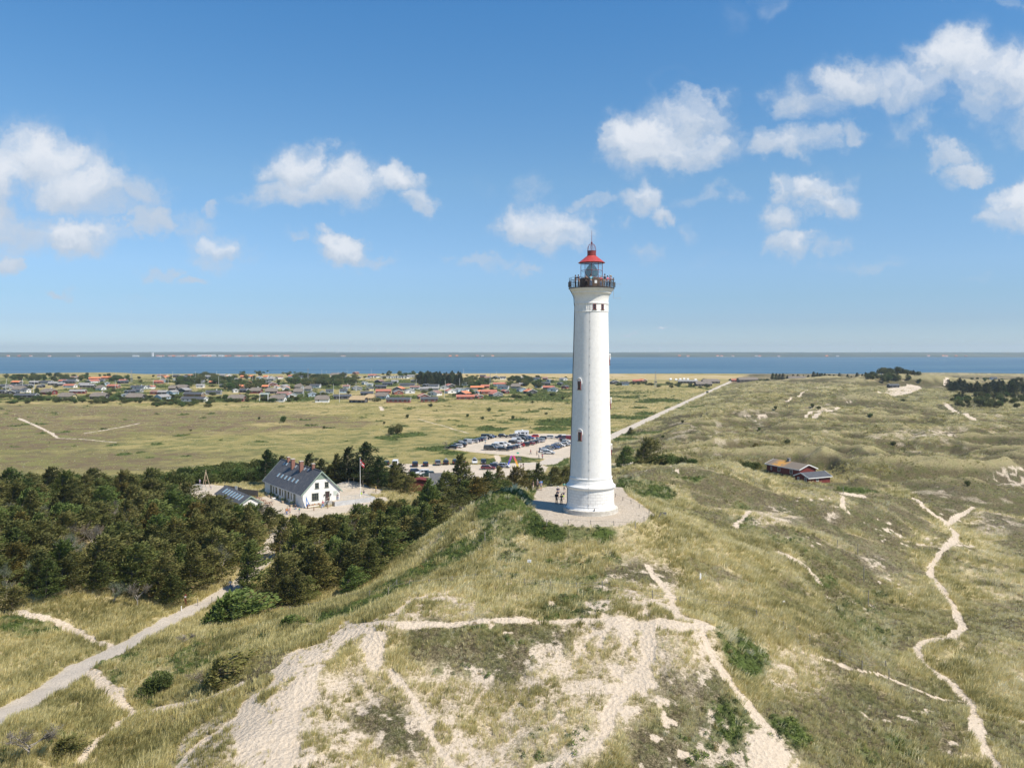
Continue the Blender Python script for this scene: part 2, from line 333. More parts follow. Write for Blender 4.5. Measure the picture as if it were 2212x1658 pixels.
GREYL = [_line(V, *w) for V, w in [
 ([(-60,1590),(0,1548),(100,1492),(175,1440),(230,1414),(300,1380),(380,1335),(440,1305),(500,1272),(522,1256),(550,1230),(570,1212),(578,1190)], (3.9,2.6)),
 ([(1182,1000),(1200,990),(1245,975),(1300,952)], (6.5,5.5)), ([(1110,1003),(1182,1000)], (7.,)), ([(570,1195),(600,1150),(640,1120)], (2.5,)), ([(944,1070),(946,1100)], (3.,)), ([(1330,1002),(1380,1003),(1420,1002)], (3.,))]]
GREYL.append([(34.0, 316, 2.6), (43, 341, 2.6), (98.6+2.5, 502, 2.6), (43 + (1000 - 341) * .362, 1000, 2.6)])
SANDP = [[hit(u, v)[:2] for u, v in V] for V in [
 [(741,1349),(712,1362),(684,1388),(640,1409),(610,1442),(590,1470),(542,1508),(526,1542),(522,1582),(556,1664),(612,1664),(630,1592),(654,1530),(672,1488),(700,1430),(716,1408),(748,1388),(792,1360)],
 [(792,1364),(812,1367),(809,1428),(797,1416),(788,1395)],
 [(1625,1600),(1672,1586),(1690,1620),(1668,1664),(1628,1664)],
 [(1897,846),(1920,839),(1960,832),(1985,833),(1990,840),(1962,850),(1925,857),(1905,852)],[(2040,1430),(2041,1431),(2042,1430)]]]
SPOT = [[hit(u, v)[:2] for u, v in V] for V in [
 [(1873,1206),(1900,1203),(1922,1228),(1895,1232)], [(2120,1112),(2165,1108),(2180,1140),(2140,1146)],
 [(1130,1430),(1230,1385),(1310,1350),(1400,1380),(1395,1450),(1330,1515),(1290,1600),(1150,1668),(990,1668),(900,1560),(860,1470),(960,1462),(1060,1450)],
 [(690,1470),(760,1470),(850,1480),(900,1560),(960,1668),(640,1668),(660,1560)],
 [(1420,1380),(1500,1370),(1530,1420),(1500,1470),(1440,1460)], [(440,1590),(500,1560),(520,1600),(480,1668),(400,1668)],
 [(890,1290),(960,1285),(1000,1320),(900,1330)],[(1300,1300),(1380,1290),(1440,1310),(1440,1335),(1300,1330)],[(1300,1265),(1390,1215),(1440,1240),(1440,1290),(1340,1280)],
 [(2000,1060),(2030,1050),(2060,1062),(2040,1070)],[(1640,1090),(1700,1090),(1720,1120),(1640,1130)],[(1780,1090),(1800,1100),(1790,1120)],[(2130,1030),(2212,1010),(2212,1050),(2150,1045)],[(1820,855),(1850,860),(1830,870)],[(1600,900),(1650,895),(1640,915)],[(1740,880),(1790,872),(1800,885),(1760,890)],[(1950,930),(2050,925),(2060,940),(1970,945)],
 [(1560,1560),(1660,1600),(1620,1664),(1480,1664)],[(1690,1420),(1760,1440),(1740,1490),(1680,1480)],[(1160,1560),(1240,1560),(1230,1620),(1150,1630)]]]
GREEN = [[hit(u, v)[:2] for u, v in V] for V in [
 [(1030,1088),(1060,1064),(1110,1050),(1150,1056),(1160,1075),(1152,1098),(1185,1124),(1240,1131),(1300,1137),(1325,1148),(1300,1164),(1200,1160),(1140,1140),(1090,1135),(1040,1120)],
 [(1338,1036),(1390,1033),(1430,1045),(1456,1065),(1440,1081),(1380,1076),(1345,1060)],
 [(1010,1160),(940,1200),(870,1242),(790,1292),(690,1332),(690,1352),(760,1330),(870,1275),(950,1225),(1030,1180)],
 [(1551,1366),(1600,1362),(1622,1390),(1645,1402),(1627,1440),(1610,1467),(1588,1440),(1568,1396)],
 [(1535,1520),(1600,1515),(1640,1550),(1656,1582),(1612,1577),(1590,1600),(1570,1664),(1530,1640),(1545,1600),(1528,1550)],
 [(0,1335),(90,1333),(120,1350),(125,1365),(50,1372),(0,1358)],
 [(1670,1560),(1720,1570),(1740,1600),(1690,1590)],[(1460,1030),(1520,1030),(1500,1040)],
 [(1760,1245),(1800,1250),(1790,1265),(1765,1262)],[(1810,1058),(1860,1052),(1890,1062),(1850,1070)],
 [(1140,1030),(1225,1030),(1225,1048),(1160,1050)],[(900,1060),(960,1066),(990,1085),(930,1090)],
 [(390,1640),(400,1641),(400,1645)],[(1040,992),(1100,985),(1160,987),(1170,996),(1100,1002),(1050,1002)],[(960,972),(1010,978),(1000,984),(950,980)],[(1180,1005),(1225,990),(1228,1010),(1190,1015)]]]
GREEN2 = [[hit(u, v)[:2] for u, v in V] for V in [     # thinner green mixed into the grass
 [(1080,1190),(1180,1170),(1290,1190),(1345,1232),(1340,1262),(1230,1262),(1150,1270),(1080,1230)],[(880,1370),(960,1360),(1060,1380),(1110,1410),(1040,1440),(930,1430)],
 [(990,1112),(1040,1105),(1120,1140),(1200,1165),(1260,1165),(1230,1200),(1100,1200),(1000,1210),(950,1190)],[(1180,1280),(1300,1270),(1290,1310),(1180,1320)],[(1150,1590),(1210,1560),(1230,1610),(1180,1650)],[(1600,1080),(1680,1150),(1800,1200),(1820,1240),(1740,1200),(1600,1150)],[(1800,1300),(1900,1290),(1880,1390),(1820,1370)],
 [(1500,1620),(1570,1620),(1560,1664),(1480,1664)],[(1820,1600),(1930,1580),(1960,1640),(1850,1660)],[(200,1400),(480,1360),(560,1380),(440,1470),(280,1500),(240,1440)],[(40,1620),(200,1560),(180,1640),(60,1664)]]]
DARK = [[hit(u, v)[:2] for u, v in V] for V in [
 [(900,1362),(1130,1352),(1160,1375),(1120,1420),(1110,1450),(1060,1450),(1000,1420),(920,1400)],[(1690,1272),(1800,1262),(1900,1305),(1960,1380),(1900,1395),(1800,1350),(1700,1310)],
 [(1470,1045),(1560,1030),(1640,1060),(1630,1095),(1520,1090)],[(1850,1080),(1950,1075),(1990,1110),(1950,1150),(1860,1140)],[(2000,1078),(2090,1082),(2070,1112),(2040,1110)],
 [(1700,1500),(1850,1490),(2000,1560),(1950,1640),(1780,1640),(1700,1570)],[(1460,1470),(1530,1480),(1550,1600),(1560,1660),(1420,1664),(1440,1560)],
 [(1080,1050),(1081,1051),(1082,1050)],[(1690,1140),(1720,1150),(1900,1190),(1880,1260),(1760,1230)],[(2080,1330),(2212,1300),(2212,1420),(2120,1400)],[(2090,1560),(2200,1580),(2212,1640),(2130,1640)],
 [(1460,1100),(1560,1105),(1590,1130),(1540,1135)],[(1900,1020),(2100,1020),(2212,1050),(2212,1072),(2000,1070)],[(1780,1040),(1850,1046),(1900,1075),(1840,1068)],[(1750,975),(1900,960),(2000,985),(1900,1000),(1780,1000)],
 [(2130,945),(2212,940),(2212,990),(2140,990)],[(1860,872),(2060,878),(2100,895),(2000,905),(1890,890)],[(1800,848),(1860,842),(1890,872),(1800,878)],[(1700,850),(1750,845),(1745,862)],[(1600,975),(1700,968),(1690,985)],[(1380,895),(1500,905),(1460,920)],
 [(820,1555),(860,1552),(870,1585),(835,1595)],[(1950,1490),(2050,1480),(2080,1520),(1990,1520)],[(560,1430),(600,1410),(600,1440)],[(1350,1240),(1440,1235),(1440,1260)]]]
HEATH = [zpoly(V, .6) for V in [
 [(-100,870),(150,880),(300,884),(430,893),(560,888),(640,893),(560,915),(420,925),(260,940),(120,962),(-100,975)],[(380,905),(620,900),(700,915),(560,930),(400,935)],[(-100,990),(200,985),(400,985),(300,1000),(-100,1010)]]]
LAWN = [zpoly(V, .6) for V in [[(-100,935),(300,960),(600,945),(900,935),(1000,950),(800,985),(500,1005),(-100,1030)]]]
MEADOW = [zpoly(V, .6) for V in [[(900,806),(1230,806),(1230,822),(1000,820)],[(1320,807),(1520,810),(2212,812),(2212,816),(1500,818),(1320,819)]]]
rg = np.random.default_rng(7)
YARDS = [zpoly(V, 2.0) for V in [[(408,1052),(440,1044),(478,1050),(500,1060),(470,1072),(430,1078),(405,1066)],[(548,1078),(575,1072),(650,1096),(700,1098),(790,1078),(830,1074),(835,1082),(740,1108),(680,1120),(600,1114),(545,1098)],[(726,1062),(740,1048),(790,1049),(825,1058),(815,1066),(780,1068),(735,1078)]]]
MOORS = []                                   # low shrub patches scattered over the moor
for (u, v, a) in [(940,840,0)] * 0 + [(1395,868,8),(1430,864,14),(1330,900,9),(1380,902,12),(1400,893,9),(1460,882,6),(1480,872,7),(1540,890,5),(1500,880,6),(1350,936,8),(1345,948,7),(1400,935,6),(1090,866,4),(1120,905,6),(1190,925,9),(1240,905,10),(1060,925,7),(1000,958,6),(880,938,8),(840,944,6),(1210,948,10),(1130,952,7),(1030,948,6),(1090,912,4),(950,968,9),(870,918,3),(1150,888,4),(1205,912,12),(1180,883,5),(1290,950,5),(1430,830,12),(1480,835,10),(1520,840,9),(1380,880,7),(1360,858,8)]:
    x, y, _ = onz(u, v, .8); MOORS.append((x, y, a * 1.15, a * rg.uniform(.9, 1.9)))
for i in range(90):
    y = rg.uniform(270, 560); x = rg.uniform(-.66, .12) * y; a = rg.uniform(1, 3.6); MOORS.append((x, y, a, a * rg.uniform(.7, 1.6)))
def hard_(x, y): return sstep(4, -2, road_side(x, y))
def pmask(x, y, polys, soft, wob=0.0):
    o = np.zeros(len(x))
    for P in polys: o = np.maximum(o, 1 - sstep(0, soft, inpoly_d(x, y, P) + wob))
    return o
def cover(x, y, slope=None):
    x = np.ravel(x); y = np.ravel(y); r = np.hypot(x, y)
    w1 = fbm(x, y, 3.2, 3, 51) - .5; w2 = fbm(x, y, 1.1, 2, 57) - .5; w3 = fbm(x, y, 7, 3, 61) - .5
    sand = np.zeros(len(x)); grey = np.zeros(len(x))
    for L in SANDL: sand = np.maximum(sand, 1 - sstep(.75, 1.35, line_d(x, y, L) + w1 * 1.1 + w2 * .8))
    for L in GREYL: grey = np.maximum(grey, 1 - sstep(.9, 1.1, line_d(x, y, L) + w2 * .25))
    sand = np.maximum(sand, pmask(x, y, SANDP, 1.2, w1 * 2.0 + w2 * 1.4))
    sp = pmask(x, y, SPOT, 3.0, w3 * 4)
    w4 = fbm(x, y, .7, 2, 59) - .5
    sp = sp * .62 * sstep(.0, .42, w1 * .8 + w2 * 1.2 + w4 * .7 + .16)
    rn = (r > 190) & (road_side(x, y) > 5)
    sp2 = rn * sstep(.2, .34, fbm(x, y, 26, 3, 71) * (fbm(x, y, 5, 2, 73)) - .19) * .45
    blow = sstep(.27, .5, fbm(x, y, 12, 3, 77) - .5 + w2 * .6 + w4 * .3) * (r < 190) * (x > -20) * .9
    sand = np.maximum(sand, np.maximum(sp, np.maximum(sp2, blow)))
    grav = 1 - sstep(0, .6, inpoly_d(x, y, TERR) + w2 * .5)
    yard = pmask(x, y, YARDS, 1.2, w1 * 1.5)
    lot = np.maximum(1 - sstep(0, 2, inpoly_d(x, y, LOTU) + w3 * 3), 1 - sstep(0, 2, inpoly_d(x, y, LOTL) + w1 * 2))
    green = pmask(x, y, GREEN, .9, w1 * 2.2)
    vl = sstep(560, 600, y) * (1 - sstep(1060, 1150, y)) * sstep(160, 60, x); green = np.maximum(green, vl * sstep(.47, .56, fbm(x, y, 28, 3, 95)) * .9)
    g2 = pmask(x, y, GREEN2, 3, w3 * 4) * sstep(-.05, .12, w1 + w2 * .4)
    for (a, b, sx, sy) in MOORS:
        k = (np.abs(x - a) < sx * 1.6) & (np.abs(y - b) < sy * 1.6)
        if k.any(): green[k] = np.maximum(green[k], 1 - sstep(.75, 1.05, np.hypot((x[k] - a) / sx, (y[k] - b) / sy) + w3[k] * .7 + w1[k] * .4))
    green = np.maximum(green, g2 * .8)
    dark = pmask(x, y, DARK, 3, w3 * 6 + w1 * 2)
    dark = np.maximum(dark, rn * sstep(.46, .53, fbm(x, y * 1.3, 30, 4, 81) * .7 + .3 * fbm(x, y * 1.2, 10, 3, 84) + (fbm(x, y, 4, 3, 83) - .5) * .5))
    dark = np.maximum(dark, (r < 210) * (x > 14) * sstep(.53, .62, fbm(x, y, 13, 3, 85) + w1 * .2) * .85)
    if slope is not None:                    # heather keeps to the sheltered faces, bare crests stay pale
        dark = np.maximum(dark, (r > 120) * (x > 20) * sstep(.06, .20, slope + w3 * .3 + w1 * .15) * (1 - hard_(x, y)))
    heath = pmask(x, y, HEATH, 30, (fbm(x, y, 40, 3, 91) - .5) * 60)
    lawn = pmask(x, y, LAWN, 30, w3 * 30)
    mead = pmask(x, y, MEADOW, 20, w3 * 20)
    moor = sstep(6, -6, road_side(x, y) + w3 * 20) * sstep(195, 225, y + w3 * 30)
    thin = np.clip(pmask(x, y, SPOT, 4.0, w3 * 3) * .9 + (r < 200) * (x > -16) * sstep(-.12, .3, w3 + w1 * .4) * .5, 0, 1)
    hard = np.maximum(np.maximum(grey, grav), np.maximum(lot, yard))
    sand = sand * (1 - np.maximum(grav, grey)); green = green * (1 - hard) * (1 - sand * .9); dark = dark * (1 - hard)
    return dict(sand=sand, grey=grey, grav=grav, lot=np.maximum(lot, yard), green=green, dark=dark * (1 - green), heath=heath * moor, lawn=lawn * moor, moor=moor, mead=mead, thin=thin)

# ---------------------------------------------------------------- shared helpers
def tag(o, label=None, cat=None, group=None, kind=None):
    for k, v in (('label', label), ('category', cat), ('group', group), ('kind', kind)):
        if v: o[k] = v
    return o
def link(name, data, parent=None):
    o = bpy.data.objects.new(name, data); COL.objects.link(o)
    if parent is not None: o.parent = parent
    return o
def empty(name, loc, rz=0.0, label=None, cat=None, group=None):
    o = link(name, None); o.location = loc; o.rotation_euler = (0, 0, rz); o.empty_display_size = .3
    return tag(o, label, cat, group)
def copy_tree(o, parent=None):
    c = o.copy(); COL.objects.link(c)
    if parent is not None: c.parent = parent
    for ch in o.children: copy_tree(ch, c)
    return c
class MB:
    def __init__(s): s.v = []; s.f = []; s.m = []
    def add(s, v, f, m=0):
        n = len(s.v); s.v += [tuple(p) for p in v]; s.f += [tuple(i + n for i in q) for q in f]; s.m += [m] * len(f); return s
    def box(s, x0, x1, y0, y1, z0, z1, m=0):
        return s.add([(x0,y0,z0),(x1,y0,z0),(x1,y1,z0),(x0,y1,z0),(x0,y0,z1),(x1,y0,z1),(x1,y1,z1),(x0,y1,z1)],
                     [(0,3,2,1),(4,5,6,7),(0,1,5,4),(1,2,6,5),(2,3,7,6),(3,0,4,7)], m)
    def slab(s, P, th, m=0):                 # quad or polygon P given thickness along its normal
        a, b, c = Vector(P[0]), Vector(P[1]), Vector(P[2]); n = (b - a).cross(c - a).normalized() * th; k = len(P)
        V = [Vector(p) for p in P] + [Vector(p) - n for p in P]
        return s.add(V, [tuple(range(k)), tuple(range(2 * k - 1, k - 1, -1))] + [(i, i + k, (i + 1) % k + k, (i + 1) % k) for i in range(k)], m)
    def tube(s, pts, rad, n=8, m=0, cap=True):
        pts = [Vector(p) for p in pts]; rad = rad if isinstance(rad, (list, tuple)) else [rad] * len(pts)
        V = []; Fc = []
        for i, p in enumerate(pts):
            d = (pts[min(i + 1, len(pts) - 1)] - pts[max(i - 1, 0)]).normalized()
            a = d.orthogonal().normalized() if abs(d.z) > .9 else d.cross(Vector((0, 0, 1))).normalized(); b = d.cross(a)
            for j in range(n):
                t = 2 * math.pi * j / n; V.append(p + (a * math.cos(t) + b * math.sin(t)) * rad[i])
        for i in range(len(pts) - 1):
            for j in range(n):
                k = (j + 1) % n; Fc.append((i * n + j, i * n + k, (i + 1) * n + k, (i + 1) * n + j))
        if cap: Fc += [tuple(range(n - 1, -1, -1)), tuple(range((len(pts) - 1) * n, len(pts) * n))]
        return s.add(V, Fc, m)
    def lathe(s, prof, n=48, cx=0, cy=0, m=0, a0=0, a1=2 * math.pi):
        full = abs(a1 - a0 - 2 * math.pi) < 1e-6; k = n if full else n + 1; V = []
        for (r, z) in prof:
            for j in range(k):
                t = a0 + (a1 - a0) * j / n; V.append((cx + r * math.cos(t), cy + r * math.sin(t), z))
        Fc = []
        for i in range(len(prof) - 1):
            for j in range(n):
                q = (j + 1) % k; Fc.append((i * k + j, i * k + q, (i + 1) * k + q, (i + 1) * k + j))
        return s.add(V, Fc, m)
    def xf(s, M, i0=0):
        s.v[i0:] = [tuple(M @ Vector(p)) for p in s.v[i0:]]; return s
    def mesh(s, name, mats, smooth=False):
        me = bpy.data.meshes.new(name); me.from_pydata(s.v, [], s.f)
        for m in (mats if isinstance(mats, (list, tuple)) else [mats]): me.materials.append(m)
        me.polygons.foreach_set('material_index', s.m)
        if smooth is not False:
            me.shade_smooth()
            if smooth is not True:
                try: me.set_sharp_from_angle(angle=R(smooth))
                except Exception: pass
        me.update(); return me
    def build(s, name, mats, parent=None, smooth=False):
        return link(name, s.mesh(name, mats, smooth), parent)

def pmat(name, c, c2=None, sc=1.0, rough=.8, bump=0.0, bs=None, metal=0.0, det=5.0, lo=.35, hi=.65, spec=.5, stretch=None, glass=False):
    m = bpy.data.materials.new(name); m.use_nodes = True; nt = m.node_tree; b = nt.nodes['Principled BSDF']
    b.inputs['Roughness'].default_value = rough; b.inputs['Metallic'].default_value = metal; b.inputs['Specular IOR Level'].default_value = spec
    tc = nd(nt, 'ShaderNodeTexCoord'); vec = tc.outputs['Object']
    if stretch: vec = nd(nt, 'ShaderNodeMapping', ins={0: vec, 'Scale': stretch}).outputs[0]
    c2 = c2 or tuple(x * .82 for x in c)
    n = nd(nt, 'ShaderNodeTexNoise', ins={'Vector': vec, 'Scale': sc, 'Detail': det, 'Roughness': .6})
    nt.links.new(mixc(nt, ss(nt, n.outputs[0], lo, hi), c, c2), b.inputs['Base Color'])
    if bump:
        n2 = nd(nt, 'ShaderNodeTexNoise', ins={'Vector': vec, 'Scale': bs or sc * 3, 'Detail': 4.0})
        bp = nd(nt, 'ShaderNodeBump', ins={'Strength': bump, 'Distance': .05, 'Height': n2.outputs[0]}); nt.links.new(bp.outputs[0], b.inputs['Normal'])
    if glass: b.inputs['Transmission Weight'].default_value = 1.0; b.inputs['IOR'].default_value = 1.15
    return m

# ---------------------------------------------------------------- ground sheet
def ground_material():
    m = bpy.data.materials.new('ground'); m.use_nodes = True; nt = m.node_tree; b = nt.nodes['Principled BSDF']
    b.inputs['Roughness'].default_value = .95; b.inputs['Specular IOR Level'].default_value = .15
    geo = nd(nt, 'ShaderNodeNewGeometry'); pos = geo.outputs['Position']
    def noise(sc, det=4.0, rg_=.6, st=None):
        v = pos
        if st: v = nd(nt, 'ShaderNodeMapping', ins={0: pos, 'Scale': st}).outputs[0]
        return nd(nt, 'ShaderNodeTexNoise', ins={'Vector': v, 'Scale': sc, 'Detail': det, 'Roughness': rg_}).outputs[0]
    A = nd(nt, 'ShaderNodeAttribute', attribute_name='cover_a'); B = nd(nt, 'ShaderNodeAttribute', attribute_name='cover_b'); D = nd(nt, 'ShaderNodeAttribute', attribute_name='cover_c')
    def sep(n): return nd(nt, 'ShaderNodeSeparateColor', ins={0: n.outputs['Color']}).outputs
    sand, green, dark = sep(A)[:3]; grey, grav, lot = sep(B)[:3]; heath, lawn, moor = sep(D)[:3]; mead = A.outputs['Alpha']
    nf = noise(3.5, 6, .7); nm = noise(.35, 5, .62); nb = noise(.05, 4, .6); nv = noise(9, 3, .6)
    ns = noise(.028, 6, .66); ns2 = noise(.11, 6, .7)
    # dune turf: straw, olive and grey-brown litter
    turf = mixc(nt, ss(nt, nf, .36, .62), (.32, .265, .14), (.60, .515, .29))
    turf = mixc(nt, ss(nt, nm, .42, .66, 0, .65), turf, (.26, .22, .10))
    turf = mixc(nt, ss(nt, nb, .45, .65, 0, .5), turf, (.36, .31, .165))
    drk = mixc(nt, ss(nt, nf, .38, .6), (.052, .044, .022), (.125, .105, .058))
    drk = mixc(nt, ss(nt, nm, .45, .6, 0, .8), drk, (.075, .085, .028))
    brn = nd(nt, 'ShaderNodeMapRange', ins={0: nd(nt, 'ShaderNodeSeparateXYZ', ins={0: pos}).outputs[1], 1: 150.0, 2: 320.0}).outputs[0]
    turf = mixc(nt, mth(nt, 'MULTIPLY', brn, ss(nt, noise(.16, 5, .7), .38, .55, .25, .92)), turf, (.175, .135, .078))
    lit_ = mixc(nt, ss(nt, nf, .38, .60), (.32, .265, .175), (.62, .525, .39)); lit_ = mixc(nt, ss(nt, nv, .5, .68, 0, .75), lit_, (.20, .165, .11))
    turf = mixc(nt, mth(nt, 'MULTIPLY', B.outputs['Alpha'], ss(nt, nm, .3, .55, .55, 1)), turf, lit_)
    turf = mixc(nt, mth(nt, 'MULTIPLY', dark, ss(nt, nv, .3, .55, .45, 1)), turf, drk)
    turf = mixc(nt, mth(nt, 'MULTIPLY', D.outputs['Alpha'], .45), turf, mixc(nt, ss(nt, nf, .36, .6), (.36, .32, .15), (.56, .49, .27)))
    # moor
    mo = mixc(nt, ss(nt, ns, .36, .66), (.28, .245, .085), (.48, .37, .175))
    mo = mixc(nt, ss(nt, ns2, .48, .60, 0, .8), mo, (.12, .13, .042))
    mo = mixc(nt, ss(nt, nf, .40, .62, 0, .3), mo, (.145, .14, .055))
    lw = mixc(nt, ss(nt, ns2, .38, .62), (.30, .255, .10), (.145, .155, .055))
    mo = mixc(nt, mth(nt, 'MULTIPLY', lawn, .75), mo, lw)
    he = mixc(nt, ss(nt, ns2, .42, .56), (.135, .145, .05), (.155, .10, .072))
    he = mixc(nt, ss(nt, ns, .52, .68, 0, .6), he, (.17, .165, .06))
    mo = mixc(nt, mth(nt, 'MULTIPLY', heath, .72), mo, he)
    mo = mixc(nt, mth(nt, 'MULTIPLY', mead, .9), mo, mixc(nt, ss(nt, ns, .4, .6), (.40, .30, .12), (.47, .38, .22)))
    base = mixc(nt, moor, turf, mo)
    base = mixc(nt, green, base, mixc(nt, ss(nt, nf, .35, .6), (.035, .05, .014), (.09, .125, .03)))
    # sand with footprints and litter
    sn = mixc(nt, ss(nt, nf, .3, .7), (.56, .465, .35), (.66, .565, .445))
    sn = mixc(nt, ss(nt, nv, .56, .70, 0, .35), sn, (.36, .29, .21))
    ng_ = mth(nt, 'ADD', mth(nt, 'MULTIPLY', mth(nt, 'SUBTRACT', nv, .5), 1.3), mth(nt, 'MULTIPLY', mth(nt, 'SUBTRACT', nf, .5), 1.2))
    base = mixc(nt, ss(nt, mth(nt, 'ADD', sand, mth(nt, 'MULTIPLY', ng_, mth(nt, 'SUBTRACT', 1.25, sand))), .36, .66), base, sn)
    gy = mixc(nt, ss(nt, nf, .3, .7), (.47, .415, .34), (.56, .50, .42))
    base = mixc(nt, ss(nt, grey, .3, .7), base, gy)
    lt = mixc(nt, ss(nt, nm, .35, .65), (.50, .435, .34), (.58, .50, .40)); base = mixc(nt, ss(nt, lot, .3, .8), base, lt)
    peb = nd(nt, 'ShaderNodeTexVoronoi', ins={'Vector': pos, 'Scale': 7.0})
    pc = mixc(nt, ss(nt, nd(nt, 'ShaderNodeSeparateColor', ins={0: peb.outputs['Color']}).outputs[0], .1, .9), (.40, .34, .26), (.57, .50, .41))
    pc = mixc(nt, ss(nt, nm, .4, .65, 0, .5), pc, (.50, .42, .32))
    base = mixc(nt, ss(nt, grav, .3, .7), base, pc)
    nt.links.new(base, b.inputs['Base Color'])
    fp_ = nd(nt, 'ShaderNodeTexVoronoi', ins={'Vector': pos, 'Scale': 2.3}).outputs['Distance']
    hh = mth(nt, 'ADD', mth(nt, 'ADD', mth(nt, 'MULTIPLY', nv, .6), nf), mth(nt, 'MULTIPLY', mth(nt, 'MULTIPLY', fp_, sand), .9))
    bp = nd(nt, 'ShaderNodeBump', ins={'Strength': .9, 'Distance': .22, 'Height': hh}); nt.links.new(bp.outputs[0], b.inputs['Normal'])
    return m
def ground():
    az = np.concatenate([np.arange(-180, -46, 4.), np.arange(-46, -38, .5), np.arange(-38, 38, .1), np.arange(38, 46, .5), np.arange(46, 180, 4.)]) * math.pi / 180
    rr = np.concatenate([[3, 8, 14, 20, 26, 32, 37, 41, 45], 48 * np.exp(np.arange(0, math.log(1420 / 48), .0048)), [1500, 1800, 2600]])
    na, nr = len(az), len(rr)
    A, Rr = np.meshgrid(az, rr); X = (Rr * np.sin(A)).ravel(); Y = (Rr * np.cos(A)).ravel()
    Z = H(X, Y); X = np.r_[X, 0]; Y = np.r_[Y, 0]; Z = np.r_[Z, H(np.array([0.]), np.array([0.]))[0]]
    Zg = Z[:-1].reshape(nr, na)
    def blur(a, k, ax):
        c_ = np.cumsum(np.concatenate([np.repeat(np.take(a, [0], ax), k + 1, ax), a, np.repeat(np.take(a, [-1], ax), k, ax)], ax), ax)
        n_ = a.shape[ax]; return (np.take(c_, np.arange(2 * k + 1, 2 * k + 1 + n_), ax) - np.take(c_, np.arange(0, n_), ax)) / (2 * k + 1)
    crest = np.r_[(sstep(.3, 1.8, Zg - blur(blur(Zg, 9, 0), 14, 1)) * (rr > 110)[:, None]).ravel(), 0]
    sl = np.gradient(Zg, axis=0) / np.gradient(rr)[:, None]; c = cover(X, Y, np.r_[sl.ravel(), 0]); c['crest'] = crest * (1 - c['moor'])
    i = np.arange(nr - 1)[:, None] * na; j = np.arange(na)[None]; k = (j + 1) % na
    q = np.stack([i + j, i + k, i + na + k, i + na + j], -1)[..., ::-1].reshape(-1, 4)
    tri = np.stack([np.full(na, nr * na), np.arange(na), (np.arange(na) + 1) % na], -1)[..., ::-1]
    me = bpy.data.meshes.new('ground'); me.vertices.add(len(X)); me.vertices.foreach_set('co', np.c_[X, Y, Z].ravel())
    lp = np.r_[q.ravel(), tri.ravel()]; me.loops.add(len(lp)); me.loops.foreach_set('vertex_index', lp)
    st = np.r_[np.arange(len(q)) * 4, len(q) * 4 + np.arange(na) * 3]; me.polygons.add(len(st)); me.polygons.foreach_set('loop_start', st)
    me.update(calc_edges=True); me.validate(); me.shade_smooth()
    o1 = np.ones(len(X))
    for nm, ch in (('cover_a', ('sand', 'green', 'dark', 'mead')), ('cover_b', ('grey', 'grav', 'lot', 'thin')), ('cover_c', ('heath', 'lawn', 'moor', 'crest'))):
        a = me.attributes.new(nm, 'FLOAT_COLOR', 'POINT')
        a.data.foreach_set('color', np.stack([c[k2] if k2 else o1 for k2 in ch], -1).ravel().astype(np.float32))
    me.materials.append(ground_material())
    tag(link('ground', me), 'sandy dune land and moor under grass, heather and bare tracks', 'ground', kind='structure')
ground()

def water():
    m = bpy.data.materials.new('water'); m.use_nodes = True; nt = m.node_tree; b = nt.nodes['Principled BSDF']
    pos = nd(nt, 'ShaderNodeNewGeometry').outputs['Position']
    v = nd(nt, 'ShaderNodeMapping', ins={0: pos, 'Scale': (.0012, .009, 1)}).outputs[0]
    n = nd(nt, 'ShaderNodeTexNoise', ins={'Vector': v, 'Scale': 1.0, 'Detail': 6.0, 'Roughness': .65}).outputs[0]
    nt.links.new(mixc(nt, ss(nt, n, .38, .64), (.035, .105, .175), (.085, .165, .225)), b.inputs['Base Color'])
    b.inputs['Roughness'].default_value = .45; b.inputs['Specular IOR Level'].default_value = .25; b.inputs['IOR'].default_value = 1.33
    v2 = nd(nt, 'ShaderNodeMapping', ins={0: pos, 'Scale': (.12, .3, 1)}).outputs[0]
    n2 = nd(nt, 'ShaderNodeTexNoise', ins={'Vector': v2, 'Scale': 1.0, 'Detail': 5.0, 'Roughness': .6}).outputs[0]
    bp = nd(nt, 'ShaderNodeBump', ins={'Strength': 1.0, 'Distance': 1.2, 'Height': n2}); nt.links.new(bp.outputs[0], b.inputs['Normal'])
    o = MB().add([(-9000,1240,-1),(9000,1240,-1),(9000,5600,-1),(-9000,5600,-1)], [(0,1,2,3)]).build('water', m)
    tag(o, 'blue choppy inlet water behind the village', 'water', kind='structure')
water()
